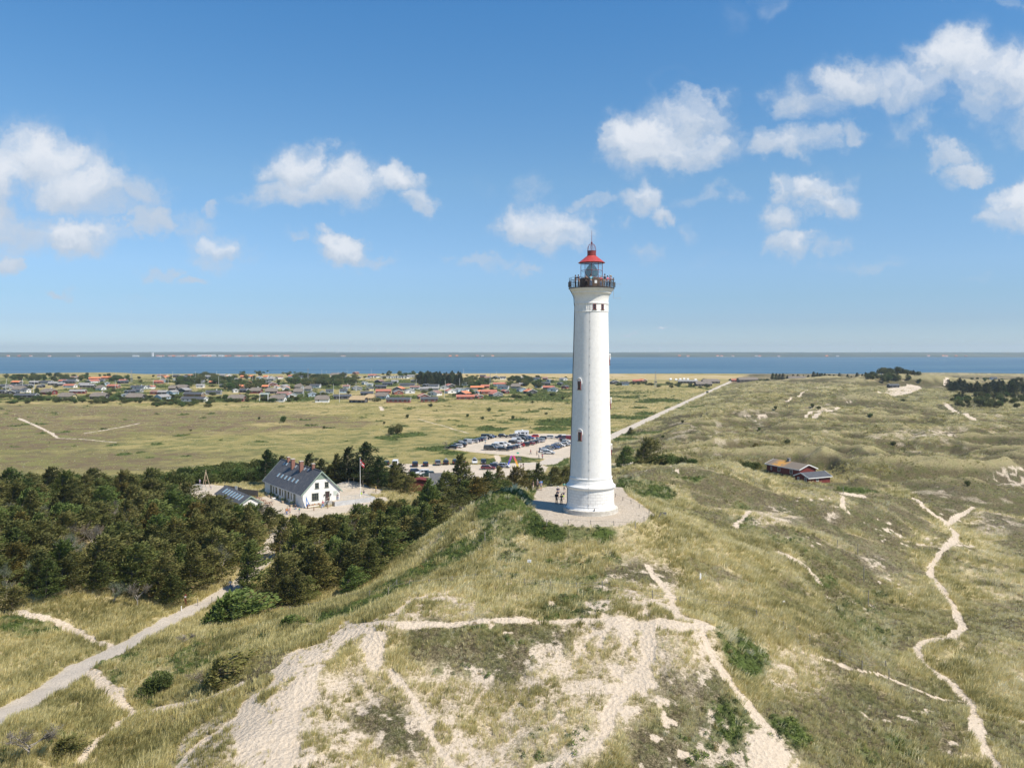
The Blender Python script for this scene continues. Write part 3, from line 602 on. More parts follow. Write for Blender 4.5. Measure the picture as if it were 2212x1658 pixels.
def far_shore():
    xs = np.linspace(-9500, 9500, 700); ys = np.concatenate([np.linspace(5000, 5400, 10), np.linspace(5500, 12500, 60)])
    X, Y = np.meshgrid(xs, ys); x = X.ravel(); y = Y.ravel()
    sh = 5080 + (fbm(x, x * 0, 1500, 3, 3) - .5) * 260
    z = -1.6 + sstep(-20, 60, y - sh) * 2.4 + sstep(200, 2600, y - sh) * (8 + 18 * fbm(x, y, 2600, 3, 6)) + (fbm(x, y, 130, 3, 8) - .4) * 9 * sstep(150, 900, y - sh)
    n = len(xs); i = np.arange(len(ys) - 1)[:, None] * n; j = np.arange(n - 1)[None]
    q = np.stack([i + j, i + j + 1, i + n + j + 1, i + n + j], -1).reshape(-1, 4)
    me = bpy.data.meshes.new('hills'); me.from_pydata(np.c_[x, y, z].tolist(), [], q.tolist()); me.shade_smooth()
    m = bpy.data.materials.new('far_fields'); m.use_nodes = True; nt = m.node_tree; b = nt.nodes['Principled BSDF']; b.inputs['Roughness'].default_value = 1
    pos = nd(nt, 'ShaderNodeNewGeometry').outputs['Position']
    v = nd(nt, 'ShaderNodeMapping', ins={0: pos, 'Scale': (.0025, .0006, .01)}).outputs[0]
    n1 = nd(nt, 'ShaderNodeTexNoise', ins={'Vector': v, 'Scale': 1.0, 'Detail': 6.0, 'Roughness': .6}).outputs[0]
    n2 = nd(nt, 'ShaderNodeTexNoise', ins={'Vector': v, 'Scale': 3.3, 'Detail': 4.0, 'Roughness': .7}).outputs[0]
    c = mixc(nt, ss(nt, n1, .4, .6), (.035, .06, .04), (.085, .105, .065)); c = mixc(nt, ss(nt, n2, .62, .74), c, (.26, .23, .15))
    nt.links.new(c, b.inputs['Base Color']); me.materials.append(m)
    tag(link('hills', me), 'low wooded farmland on the far side of the inlet', 'hills', kind='structure')
far_shore()

# ---------------------------------------------------------------- ground cover (stuff): tufts and leaves set on surveyed points
def scatter(name, variants, pos, rot, scl, var, tint, label, cat):
    me = bpy.data.meshes.new(name); n = len(pos); me.vertices.add(n); me.vertices.foreach_set('co', pos.astype(np.float32).ravel())
    for nm, ty, d, k in (('rot', 'FLOAT_VECTOR', rot, 'vector'), ('scl', 'FLOAT_VECTOR', scl, 'vector'), ('tint', 'FLOAT', tint, 'value')):
        a = me.attributes.new(nm, ty, 'POINT'); a.data.foreach_set(k, d.astype(np.float32).ravel())
    a = me.attributes.new('var', 'INT', 'POINT'); a.data.foreach_set('value', var.astype(np.int32))
    o = link(name, me); tag(o, label, cat, kind='stuff')
    col = bpy.data.collections.new(name + '_kinds')
    for v in variants: col.objects.link(bpy.data.objects.new(name + '_kind', v))
    ng = bpy.data.node_groups.new(name, 'GeometryNodeTree')
    ng.interface.new_socket('Geometry', in_out='INPUT', socket_type='NodeSocketGeometry'); ng.interface.new_socket('Geometry', in_out='OUTPUT', socket_type='NodeSocketGeometry')
    gi = ng.nodes.new('NodeGroupInput'); go = ng.nodes.new('NodeGroupOutput')
    ci = ng.nodes.new('GeometryNodeCollectionInfo'); ci.inputs['Collection'].default_value = col; ci.inputs['Separate Children'].default_value = True; ci.inputs['Reset Children'].default_value = True
    ip = ng.nodes.new('GeometryNodeInstanceOnPoints'); ip.inputs['Pick Instance'].default_value = True
    def na(nm, ty):
        q = ng.nodes.new('GeometryNodeInputNamedAttribute'); q.data_type = ty; q.inputs[0].default_value = nm; return q.outputs[0]
    L = ng.links.new
    L(gi.outputs[0], ip.inputs['Points']); L(ci.outputs[0], ip.inputs['Instance']); L(na('var', 'INT'), ip.inputs['Instance Index'])
    e = ng.nodes.new('FunctionNodeEulerToRotation'); L(na('rot', 'FLOAT_VECTOR'), e.inputs[0]); L(e.outputs[0], ip.inputs['Rotation'])
    L(na('scl', 'FLOAT_VECTOR'), ip.inputs['Scale']); L(ip.outputs[0], go.inputs[0])
    md = o.modifiers.new('cover', 'NODES'); md.node_group = ng
    return o
def tint_mat(name, cols, rough=.7, trans=.35, vary=.25):
    """leaf material: colour by the point's tint value, with small variation by place"""
    m = bpy.data.materials.new(name); m.use_nodes = True; nt = m.node_tree; b = nt.nodes['Principled BSDF']
    at_ = nd(nt, 'ShaderNodeAttribute', attribute_type='INSTANCER', attribute_name='tint')
    cr = nd(nt, 'ShaderNodeValToRGB', ins={0: at_.outputs['Fac']}); e = cr.color_ramp.elements
    while len(e) < len(cols): e.new(.5)
    for i, c in enumerate(cols): e[i].position = i / (len(cols) - 1); e[i].color = tuple(c) + (1,)
    nt.links.new(cr.outputs[0], b.inputs['Base Color']); b.inputs['Roughness'].default_value = rough; b.inputs['Specular IOR Level'].default_value = .3
    if trans:
        t = nd(nt, 'ShaderNodeBsdfTranslucent', ins={0: cr.outputs[0]}); mx = nd(nt, 'ShaderNodeMixShader', ins={0: trans, 1: b.outputs[0], 2: t.outputs[0]})
        nt.links.new(mx.outputs[0], nt.nodes['Material Output'].inputs[0])
    return m
def tuft(seed, nb, h, w, lean, spread):
    r = random.Random(seed); b = MB()
    for i in range(nb):
        a = r.uniform(0, 6.283); d = r.random() ** .6 * spread; x, y = d * math.cos(a), d * math.sin(a)
        hh = h * r.uniform(.6, 1.15); lx = lean * hh * r.uniform(.5, 1.4) + math.cos(a) * d * .9 + r.uniform(-.12, .12) * hh; ly = math.sin(a) * d * .9 + r.uniform(-.18, .18) * hh
        t = r.uniform(0, 3.14); ww = w * r.uniform(.6, 1.2); cx, cy = math.cos(t) * ww, math.sin(t) * ww
        b.add([(x - cx, y - cy, -.05), (x + cx, y + cy, -.05), (x + lx * .35 + cx * .8, y + ly * .35 + cy * .8, hh * .6), (x + lx * .35 - cx * .8, y + ly * .35 - cy * .8, hh * .6), (x + lx, y + ly, hh)],
              [(0, 1, 2, 3), (3, 2, 4)])
    return b
def sample(n, r0, r1, a0, a1, rng, p=1.0):
    r = np.exp(rng.uniform(math.log(r0), math.log(r1), n)) if p == 0 else (rng.uniform(r0 ** p, r1 ** p, n)) ** (1 / p)
    a = np.radians(rng.uniform(a0, a1, n)); return r * np.sin(a), r * np.cos(a)
def grass():
    rng = np.random.default_rng(3)
    S = [sample(180000, 52, 135, -42, 46, rng, 1.2), sample(125000, 130, 260, -40, 42, rng, 1), sample(140000, 240, 900, 2, 40, rng, .6), sample(40000, 190, 620, -37, 20, rng, .6)]
    x = np.concatenate([s[0] for s in S]); y = np.concatenate([s[1] for s in S]); c = cover(x, y); r = np.hypot(x, y)
    cl = fbm(x, y, 4.0, 3, 101)
    keep = rng.random(len(x)) > np.clip(c['sand'] * 1.0 - .04 + c['thin'] * .30, 0, 1)
    keep &= (c['grey'] < .2) & (c['grav'] < .15) & (c['lot'] < .3) & (y < 1150)
    keep &= rng.random(len(x)) > np.maximum(c['green'] * .97, c['dark'] * np.where(r > 150, .72, .42))
    keep &= rng.random(len(x)) < .5 + 1.5 * (cl - .36)
    keep &= (rng.random(len(x)) > c['moor'] * .55)
    x, y, r = x[keep], y[keep], r[keep]; c = {k: v[keep] for k, v in c.items()}; n = len(x)
    z = H(x, y); e = .4; sx = (H(x + e, y) - H(x - e, y)) / (2 * e); sy = (H(x, y + e) - H(x, y - e)) / (2 * e)
    rot = np.c_[sy * .35, -sx * .35, rng.uniform(-.7, .7, n)]
    s = rng.uniform(.6, 1.4, n) * (1 - .45 * c['dark']) * (1 - .3 * c['thin']) * (1 - .5 * np.clip(c['sand'] * 2, 0, 1)) * (.75 + .5 * fbm(x, y, 6, 2, 111)) * (1 + sstep(200, 700, r) * .6) * (1 - .55 * c['moor'])
    wide = 1 + sstep(180, 600, r) * 1.2
    t = np.clip(fbm(x, y, 5, 3, 121) * .9 + rng.normal(0, .2, n) + .17 - c['moor'] * .1 - c['dark'] * .15, 0, 1)
    t = np.clip(t - .10 * (r > 200) * (1 - c['moor']), 0, 1)
    lf = (x < -14) & (r < 130); t[lf] = np.clip(t[lf] * .8 + .02, 0, 1)
    t = np.clip(t - .12 * (x < -8) * (r < 125), 0, 1)
    mt = tint_mat('marram', [(.20, .19, .065), (.40, .365, .145), (.63, .56, .26), (.78, .70, .385), (.84, .77, .52)], trans=.4)
    V = [tuft(i, 15 if i < 4 else 11, .66, .026, .32 if i % 2 else .22, .26).mesh('marram_tuft', mt) for i in range(6)]
    scatter('marram_grass', V, np.c_[x, y, z - .02], rot, np.c_[s * wide, s * wide, s], rng.integers(0, 6, n), t, 'straw-coloured marram grass tufts all over the dunes', 'dune grass')
    print('grass', n)
def leafclump(seed, n, rad, sz):
    r = random.Random(seed); b = MB()
    for i in range(n):
        a = r.uniform(0, 6.283); e = r.uniform(.05, 1.5); d = rad * r.uniform(.55, 1)
        c = Vector((math.cos(a) * math.cos(e) * d, math.sin(a) * math.cos(e) * d, math.sin(e) * d * .8))
        nrm = (c.normalized() + Vector((r.uniform(-.6, .6), r.uniform(-.6, .6), r.uniform(-.2, .6)))).normalized()
        u = nrm.orthogonal().normalized() * sz * r.uniform(.6, 1.2); w = nrm.cross(u).normalized() * sz * r.uniform(.5, .9)
        b.add([c - u, c - w * .7, c + u, c + w * .7], [(0, 1, 2, 3)])
    return b
def cover_plants():
    rng = np.random.default_rng(5)
    S = [sample(100000, 55, 200, -40, 44, rng, 1.2), sample(120000, 200, 1150, -37, 22, rng, .6)]
    x = np.concatenate([s[0] for s in S]); y = np.concatenate([s[1] for s in S]); c = cover(x, y)
    k = rng.random(len(x)) < np.where(np.hypot(x, y) > 200, c['green'], c['green'] ** 1.5); x, y = x[k], y[k]; n = len(x); r = np.hypot(x, y)
    z = H(x, y); s = rng.uniform(.45, 1.0, n) * (1 + sstep(200, 600, r) * 1.7) * (.7 + .6 * fbm(x, y, 3, 2, 131))
    mt = tint_mat('rose_leaf', [(.035, .052, .013), (.075, .11, .024), (.13, .175, .036), (.20, .24, .06), (.22, .15, .05)], trans=.25, rough=.5)
    V = [leafclump(40 + i, 60, .5, .085).mesh('rose_leaves', mt) for i in range(4)]
    t = np.clip(rng.normal(.42, .22, n) + (fbm(x, y, 4, 2, 133) - .5) * .6, 0, 1)
    scatter('rose_thicket', V, np.c_[x, y, z], np.c_[x * 0, x * 0, rng.uniform(0, 6, n)], np.c_[s, s, s * 1.1], rng.integers(0, 4, n), t, 'low green beach rose thickets spreading between the grass', 'shrub cover')
    S = [sample(80000, 52, 200, -12, 37, rng, 1.2), sample(60000, 200, 700, 2, 37, rng, .6)]
    x = np.concatenate([s_[0] for s_ in S]); y = np.concatenate([s_[1] for s_ in S]); c = cover(x, y)
    k = rng.random(len(x)) < c['dark'] * .6 * (1 - c['sand']); x, y = x[k], y[k]; n2 = len(x); z = H(x, y); s = rng.uniform(.3, .62, n2) * (1 + sstep(200, 600, np.hypot(x, y)) * 1.5)
    mt = tint_mat('heather', [(.04, .034, .02), (.075, .062, .04), (.115, .092, .07), (.10, .115, .03), (.06, .08, .02)], trans=.1)
    V = [leafclump(60 + i, 60, .5, .06).mesh('heather_sprigs', mt) for i in range(3)]
    scatter('heather', V, np.c_[x, y, z - .05], np.c_[x * 0, x * 0, rng.uniform(0, 6, n2)], np.c_[s, s, s * .8], rng.integers(0, 3, n2), np.clip(rng.normal(.4, .25, n2), 0, 1), 'dark brown heather and crowberry mats on the shaded dune faces', 'heather')
    print('cover', n, n2)
grass(); cover_plants()
# ---------------------------------------------------------------- lighthouse
def zc1(y): return 56.504 - y * .009302      # heights read off two photo enlargements
def zc2(y): return 27.586 - .010458 * y
def lighthouse():
    root = empty('lighthouse', (TC[0], TC[1], GZ), 0, 'tall round white lighthouse with red lantern roof and railed gallery on the dune', 'lighthouse')
    white = bpy.data.materials.new('white_limewash'); white.use_nodes = True; nt = white.node_tree; b = nt.nodes['Principled BSDF']
    b.inputs['Roughness'].default_value = .75
    tc = nd(nt, 'ShaderNodeTexCoord')
    n = nd(nt, 'ShaderNodeTexNoise', ins={'Vector': tc.outputs['Object'], 'Scale': 2.2, 'Detail': 7.0, 'Roughness': .65})
    st = nd(nt, 'ShaderNodeMapping', ins={0: tc.outputs['Object'], 'Scale': (1.6, 1.6, .18)}).outputs[0]
    n3 = nd(nt, 'ShaderNodeTexNoise', ins={'Vector': st, 'Scale': 1.6, 'Detail': 6.0, 'Roughness': .65})
    c = mixc(nt, ss(nt, n.outputs[0], .35, .7), (.80, .79, .76), (.73, .72, .69)); c = mixc(nt, ss(nt, n3.outputs[0], .58, .78, 0, .4), c, (.60, .58, .52))
    nt.links.new(c, b.inputs['Base Color'])
    n2 = nd(nt, 'ShaderNodeTexNoise', ins={'Vector': tc.outputs['Object'], 'Scale': 5.0, 'Detail': 6.0, 'Roughness': .7})
    bp = nd(nt, 'ShaderNodeBump', ins={'Strength': .55, 'Distance': .06, 'Height': n2.outputs[0]}); nt.links.new(bp.outputs[0], b.inputs['Normal'])
    blk = white.copy(); blk.name = 'white_block_masonry'; nt = blk.node_tree; b = nt.nodes['Principled BSDF']
    uv = nd(nt, 'ShaderNodeUVMap')
    br = nd(nt, 'ShaderNodeTexBrick', ins={'Vector': uv.outputs[0], 'Scale': 1.0, 'Mortar Size': .022, 'Brick Width': .70, 'Row Height': .42, 'Mortar Smooth': .3}); br.offset = .5
    bp = nd(nt, 'ShaderNodeBump', ins={'Strength': .8, 'Distance': .03, 'Height': mth(nt, 'SUBTRACT', 1, br.outputs['Fac'])}); nt.links.new(bp.outputs[0], b.inputs['Normal'])
    cc = b.inputs['Base Color'].links[0].from_socket; nt.links.new(mixc(nt, mth(nt, 'MULTIPLY', br.outputs['Fac'], .7), cc, (.45, .43, .40)), b.inputs['Base Color'])
    stone = pmat('plinth_stone', (.56, .53, .47), (.42, .39, .33), 2.5, .9, .4, 14)
    red = pmat('red_paint', (.42, .055, .05), (.34, .045, .04), 3, .5, .15, 20); dred = pmat('dark_red_paint', (.24, .035, .03), (.17, .03, .028), 4, .55)
    iron = pmat('black_iron', (.028, .028, .03), (.05, .04, .035), 5, .5); brown = pmat('dark_brown_wood', (.13, .085, .055), (.085, .055, .04), 5, .7)
    L = lambda pr, **k: MB().lathe([(r, z - GZ) for r, z in pr], 96, **k)
    L([(0, 15.17), (3.9, 15.18), (4.0, 15.14), (4.0, 14.62), (4.06, 14.6), (4.06, 14.2), (0, 14.2)][::-1]).build('plinth', stone, root, 35)
    dr = L([(3.62, 15.16), (3.56, 15.3), (3.45, 15.48), (3.43, 15.6), (3.46, 15.62), (3.46, 15.74), (3.42, 15.78), (3.41, 18.05)])
    me = dr.mesh('drum', [white, blk], 40)
    uvl = me.uv_layers.new(name='UVMap'); k = 96
    for p in me.polygons:
        if p.center.z + GZ > 15.78: p.material_index = 1
        js = [me.loops[l].vertex_index % k for l in p.loop_indices]; wrap = max(js) - min(js) > 2
        for l, j in zip(p.loop_indices, js):
            jj = j + k if (wrap and j < k / 2) else j
            uvl.data[l].uv = (jj / k * 2 * math.pi * 3.42, me.vertices[me.loops[l].vertex_index].co.z)
    link('drum', me, root)
    L([(3.41, 18.05), (3.5, 18.12), (3.60, 18.2), (3.63, 18.32), (3.6, 18.45), (3.5, 18.52), (3.34, 18.66), (3.24, 18.85), (3.20, 19.05), (3.17, 19.18), (3.12, 19.2), (3.11, 19.5), (3.15, 19.54), (3.15, 19.64), (3.06, 19.68), (3.03, 19.7)]).build('moulding', white, root, 40)
    zt = zc1(1385)
    prof = [(3.03 + (2.44 - 3.03) * (i / 40) ** .93, 19.7 + (zt - 19.7) * i / 40) for i in range(41)]
    L(prof).build('shaft', white, root, 40)
    tp = [(2.44, zt), (2.50, zt + .02), (2.50, zt + .1), (2.45, zt + .13), (2.43, zc1(1268)), (2.50, zc1(1262)), (2.52, zc1(1245)), (2.46, zc1(1238)), (2.46, zc1(1200)), (2.53, zc1(1150)), (2.68, zc1(1110)), (2.76, zc1(1098)), (2.86, zc1(1094)), (2.90, zc1(1076)), (2.9, zc1(1068)), (3.0, zc1(1064)), (3.05, zc1(1052)), (3.14, zc1(1046)), (3.17, zc1(1032)), (3.22, zc1(1026)), (3.22, zc1(1020))]
    L(tp).build('corbelled_head', white, root, 35)
    zf = zc1(1018)
    L([(0, zf), (3.26, zf - .03), (3.34, zf), (3.34, zf + .1), (0, zf + .11)]).build('gallery_floor', iron, root, 35)
    # service wall behind the gallery, lantern
    L([(1.75, zf + .1), (1.75, zc1(862)), (1.68, zc1(858)), (0, zc1(857))]).build('service_wall', brown, root, 35)
    lant = MB(); zb, ztp = zc1(856), zc1(618); n = 10; rl = 1.64
    for i in range(n):
        a = 2 * math.pi * (i + .35) / n; p = lambda z: (rl * math.cos(a), rl * math.sin(a), z - GZ)
        lant.tube([p(zb), p(ztp)], .028, 6)
    for z in (zb + .03, zc1(738), ztp - .03):
        ring = [(rl * math.cos(2 * math.pi * (i + .35) / n), rl * math.sin(2 * math.pi * (i + .35) / n), z - GZ) for i in range(n + 1)]
        lant.tube(ring, .03, 6)
    lf = lant.build('lantern_frame', dred, root)
    gl = bpy.data.materials.new('lantern_glass'); gl.use_nodes = True; nt = gl.node_tree; o = nt.nodes['Material Output']
    mx = nd(nt, 'ShaderNodeMixShader', ins={0: .22, 1: nd(nt, 'ShaderNodeBsdfTransparent', ins={0: (.93, .97, .97, 1)}).outputs[0], 2: nd(nt, 'ShaderNodeBsdfGlossy', ins={'Roughness': .05}).outputs[0]}); nt.links.new(mx.outputs[0], o.inputs[0])
    MB().lathe([(rl - .02, zb - GZ + .02), (rl - .02, ztp - GZ - .01)], n, a0=2 * math.pi * .035, a1=2 * math.pi * 1.035).build('lantern_glazing', gl, root)
    # lens: a beehive of prism rings
    lm = bpy.data.materials.new('lens_glass'); lm.use_nodes = True; b = lm.node_tree.nodes['Principled BSDF']
    b.inputs['Base Color'].default_value = (.20, .33, .26, 1); b.inputs['Roughness'].default_value = .12; b.inputs['Transmission Weight'].default_value = .35; b.inputs['Specular IOR Level'].default_value = .8
    pr = []; N = 26
    for i in range(N + 1):
        t = i / N; rr = 1.0 * (math.sin(math.pi * min(1, t ** .8 * .93 + .07)) ** .62) * (1 - .12 * t); z = zc1(850) + (zc1(628) - zc1(850)) * t - GZ
        pr += [(max(rr, .05), z), (max(rr - .06, .03), z + .03)]
    ln = MB().lathe(pr, 24).build('lens', lm, root, 30)
    fr = MB()
    for i in range(8):
        a = 2 * math.pi * (i + .3) / 8
        fr.tube([((r + .02) * math.cos(a), (r + .02) * math.sin(a), z) for r, z in pr[::4]], .022, 5)
    fr.build('lens_frame', brown, ln)
    L([(1.62, ztp), (1.92, ztp + .0), (1.95, ztp + .05), (1.86, ztp + .10), (.66, zc1(505)), (.62, zc1(503))]).build('roof', red, root, 35)
    L([(.66, zc1(500)), (.66, zc1(496)), (.63, zc1(494)), (.63, zc1(436)), (.66, zc1(434)), (.66, zc1(428)), (0, zc1(427))]).build('vent_drum', dred, root, 35)
    cg = MB()
    for i in range(10):
        a = 2 * math.pi * i / 10; P_ = []
        for t in np.linspace(0, 1, 9):
            r = .60 * math.cos(t * math.pi / 2) ** .55 + .03; z = zc1(428) + (zc1(318) - zc1(428)) * (.35 * t + .65 * math.sin(t * math.pi / 2)) - GZ
            P_.append((r * math.cos(a), r * math.sin(a), z))
        cg.tube(P_, .022, 5)
    cg.build('vent_cage', dred, root)
    MB().tube([(0, 0, zc1(425) - GZ), (0, 0, zc1(300) - GZ), (0, 0, zc1(112) - GZ)], [.035, .04, .018], 6).lathe([(.0, zc1(318) - GZ), (.12, zc1(312) - GZ), (.07, zc1(306) - GZ), (.17, zc1(300) - GZ), (.17, zc1(296) - GZ), (.05, zc1(290) - GZ), (0, zc1(285) - GZ)], 12).build('lightning_rod', dred, root, 40)
    # gallery railing
    rl_ = MB(); rr = 3.22; n = 18; tp_ = 1.42; z0 = zf + .1 - GZ
    for i in range(n):
        a = 2 * math.pi * i / n; c_, s_ = math.cos(a), math.sin(a)
        rl_.tube([(rr * c_, rr * s_, z0), ((rr + .03) * c_, (rr + .03) * s_, z0 + tp_)], .026, 5)
    for h in (.12, .62, 1.05, tp_):
        rl_.tube([((rr + .02) * math.cos(2 * math.pi * i / 54), (rr + .02) * math.sin(2 * math.pi * i / 54), z0 + h) for i in range(55)], .022, 5)
    for i in range(n * 9):
        a = 2 * math.pi * i / (n * 9)
        if i % 9: rl_.tube([(rr * math.cos(a), rr * math.sin(a), z0 + .12), (rr * math.cos(a), rr * math.sin(a), z0 + 1.05)], .009, 4, cap=False)
    rl_.build('railing', iron, root)
    MB().box(-.17, .17, -.015, .015, 0, .42).xf(Matrix.Translation((rr * math.sin(R(5)), -rr * math.cos(R(5)) - .03, z0 + .45)) @ Matrix.Rotation(R(5), 4, 'Z')).build('notice_board', pmat('white_board', (.75, .76, .76)), root)
    # windows
    def win(deg, z, r, w, h, hood=True, blind=False):
        a = R(deg); M = Matrix.Rotation(a, 4, 'Z') @ Matrix.Translation((0, -r, z - GZ))
        gl = dark_glass
        if blind:
            m = MB().box(-w / 2 - .08, -w / 2, -.05, .15, 0, h).box(w / 2, w / 2 + .08, -.05, .15, 0, h).box(-w / 2 - .08, w / 2 + .08, -.05, .15, h, h + .07)
            return m.box(-w / 2 - .08, w / 2 + .08, -.05, .15, -.07, 0).xf(M).build('blind_window', white, root)
        f = MB().box(-w / 2, -w / 2 + .07, -.06, .2, 0, h).box(w / 2 - .07, w / 2, -.06, .2, 0, h).box(-w / 2 + .07, w / 2 - .07, -.06, .2, h - .07, h).box(-w / 2 + .07, w / 2 - .07, -.06, .2, 0, .07).box(-w / 2 + .07, w / 2 - .07, -.05, .2, h / 2 - .02, h / 2 + .02)
        wf = f.xf(M).build('window', dred, root)
        MB().box(-w / 2 + .07, w / 2 - .07, -.03, .18, .07, h - .07).xf(M).build('pane', gl, wf)
        MB().box(-w / 2 - .1, w / 2 + .1, -.12, .15, -.08, -.002).xf(M).build('sill', brown, wf)
        if hood:
            hd = MB(); P_ = [((w / 2 + .22) * math.cos(t), -.05, h + .0 + (w / 2 + .22) * math.sin(t)) for t in np.linspace(0, math.pi, 11)]
            P_ = [(P_[0][0], -.05, h - .35)] + P_ + [(P_[-1][0], -.05, h - .35)]
            hd.tube(P_, .07, 6).xf(M).build('hood_mould', white, wf, 40)
    win(-38.5, zc2(232), 2.93, .50, 1.2); win(-44, 32.5, 2.72, .5, 1.15); win(86, 29.6, 2.84, .5, 1.15); win(86, 36, 2.66, .5, 1.1); win(86, 22.9, 2.98, .5, 1.1)
    for i in range(12):
        d = 5 + 29.6 * i
        d = (d + 180) % 360 - 180
        win(d, zc1(1350), 2.43, .44, .78, hood=False, blind=not (0 < d < 40))
    # lightning cable with clips, downpipe
    cb = MB(); a = R(-10)
    def sr(z): return 3.05 + (2.45 - 3.05) * max(0, (z - 19.7) / (zt - 19.7)) ** .93 if z > 19.7 else (3.68 if 18 < z < 18.7 else 3.46)
    zz = np.linspace(15.3, zc1(1130), 60); cb.tube([((sr(z) + .04) * math.sin(a), -(sr(z) + .04) * math.cos(a), z - GZ) for z in zz], .011, 4)
    for z in np.arange(16, 44, 1.25): cb.box(-.05, .05, -.03, .06, 0, .05).xf(Matrix.Rotation(a, 4, 'Z') @ Matrix.Translation((0, -sr(z) - .02, z - GZ)), len(cb.v) - 8)
    cb.build('lightning_cable', pmat('grey_wire', (.25, .25, .25)), root)
    a = R(-84); pp = MB(); pl = [(3.2, zc1(1030)), (2.9, zc1(1090)), (2.62, zc1(1150)), (2.56, zc1(1250))] + [(sr(z) + .06, z) for z in np.linspace(zc1(1300), 19.8, 14)] + [(3.3, 19), (3.75, 18.5), (3.7, 18.2), (3.5, 18), (3.5, 15.9), (3.7, 15.3)]
    pp.tube([(r * math.sin(a), -r * math.cos(a), z - GZ) for r, z in pl], .045, 6).build('drainpipe', iron, root)
    MB().box(-.06, .06, -.1, .0, 0, .3).xf(Matrix.Translation((0.2, -3.62, 15.25 - GZ))).build('wall_box', iron, root)
    # aerials on the right of the gallery
    for (z, drop) in ((zc1(945), 0), (zc1(1165), 1)):
        an = MB(); x0 = 3.3; zz = z - GZ
        if drop: an.tube([(3.2, 0, zf - GZ), (3.2, 0, zz)], .025, 5)
        else: an.tube([(3.25, 0, zz - .3), (3.25, 0, zz + .3)], .05, 5)
        an.tube([(3.2, 0, zz), (4.35, 0, zz)], .02, 5)
        for dx in (3.72, 4.1): an.tube([(dx, 0, zz - .66), (dx, 0, zz + .66)], .008, 4)
        an.build('aerial', pmat('grey_metal', (.38, .38, .38), rough=.4), root)
    for aa in (-82, 84, -70): MB().box(-.12, .12, -.16, .0, .1, .85).xf(Matrix.Rotation(R(aa), 4, 'Z') @ Matrix.Translation((0, -3.28, z0))).build('floodlight', iron, root)
dark_glass = pmat('dark_glass', (.02, .028, .035), (.04, .05, .055), 3, .12)
lighthouse()

# ---------------------------------------------------------------- trees
bark = pmat('bark', (.20, .165, .13), (.13, .105, .085), 6, .9, .4, 20); bark_grey = pmat('weathered_branch', (.36, .32, .28), (.26, .23, .2), 6, .9)
def needle_mat(name, cols, sc=.9, big=.09):
    m = bpy.data.materials.new(name); m.use_nodes = True; nt = m.node_tree; b = nt.nodes['Principled BSDF']
    a = nd(nt, 'ShaderNodeAttribute', attribute_name='shade'); oi = nd(nt, 'ShaderNodeObjectInfo')
    t = mth(nt, 'ADD', a.outputs['Fac'], mth(nt, 'MULTIPLY', mth(nt, 'SUBTRACT', oi.outputs['Random'], .5), .4), clamp=True)
    cr = nd(nt, 'ShaderNodeValToRGB', ins={0: t}); e = cr.color_ramp.elements
    while len(e) < len(cols): e.new(.5)
    for i, c in enumerate(cols): e[i].position = i / (len(cols) - 1); e[i].color = tuple(c) + (1,)
    r2 = mth(nt, 'FRACT', mth(nt, 'MULTIPLY', oi.outputs['Random'], 7.31)); r3 = mth(nt, 'FRACT', mth(nt, 'MULTIPLY', oi.outputs['Random'], 23.7))
    cc = mixc(nt, ss(nt, r2, .45, 1.0, 0, .8), cr.outputs[0], mixc(nt, 1.0, cr.outputs[0], (.62, 1.02, .72), 'MULTIPLY')); cc = mixc(nt, ss(nt, r3, .78, 1.0, 0, .7), cc, mixc(nt, 1.0, cr.outputs[0], (1.25, .92, .75), 'MULTIPLY'))
    nt.links.new(cc, b.inputs['Base Color']); b.inputs['Roughness'].default_value = .65; b.inputs['Specular IOR Level'].default_value = .25
    tr = nd(nt, 'ShaderNodeBsdfTranslucent', ins={0: cc}); mx = nd(nt, 'ShaderNodeMixShader', ins={0: .2, 1: b.outputs[0], 2: tr.outputs[0]})
    nt.links.new(mx.outputs[0], nt.nodes['Material Output'].inputs[0]); return m
con_mat = needle_mat('conifer_needles', [(.040, .048, .014), (.098, .104, .030), (.17, .166, .048), (.25, .23, .078), (.27, .19, .10)])
dcon_mat = needle_mat('dark_conifer_needles', [(.016, .027, .012), (.036, .050, .018), (.062, .078, .026), (.095, .105, .036), (.11, .09, .04)])
leaf_mat = needle_mat('broad_leaves', [(.03, .045, .012), (.065, .085, .022), (.10, .13, .03), (.145, .175, .05), (.19, .19, .08)])
gard_mat = needle_mat('garden_leaves', [(.035, .050, .018), (.07, .09, .03), (.115, .135, .045), (.16, .175, .06), (.18, .155, .08)])
dead_mat = needle_mat('bare_twigs', [(.10, .085, .06), (.16, .14, .105), (.21, .185, .145), (.25, .22, .18), (.13, .12, .06)])
def quads_mesh(name, V, shade, mat):
    V = np.asarray(V, np.float32).reshape(-1, 3); n = len(V) // 4
    me = bpy.data.meshes.new(name); me.vertices.add(len(V)); me.vertices.foreach_set('co', V.ravel())
    me.loops.add(len(V)); me.loops.foreach_set('vertex_index', np.arange(len(V))); me.polygons.add(n); me.polygons.foreach_set('loop_start', np.arange(n) * 4)
    me.update(calc_edges=True); a = me.attributes.new('shade', 'FLOAT', 'FACE'); a.data.foreach_set('value', np.asarray(shade, np.float32)); me.materials.append(mat); return me
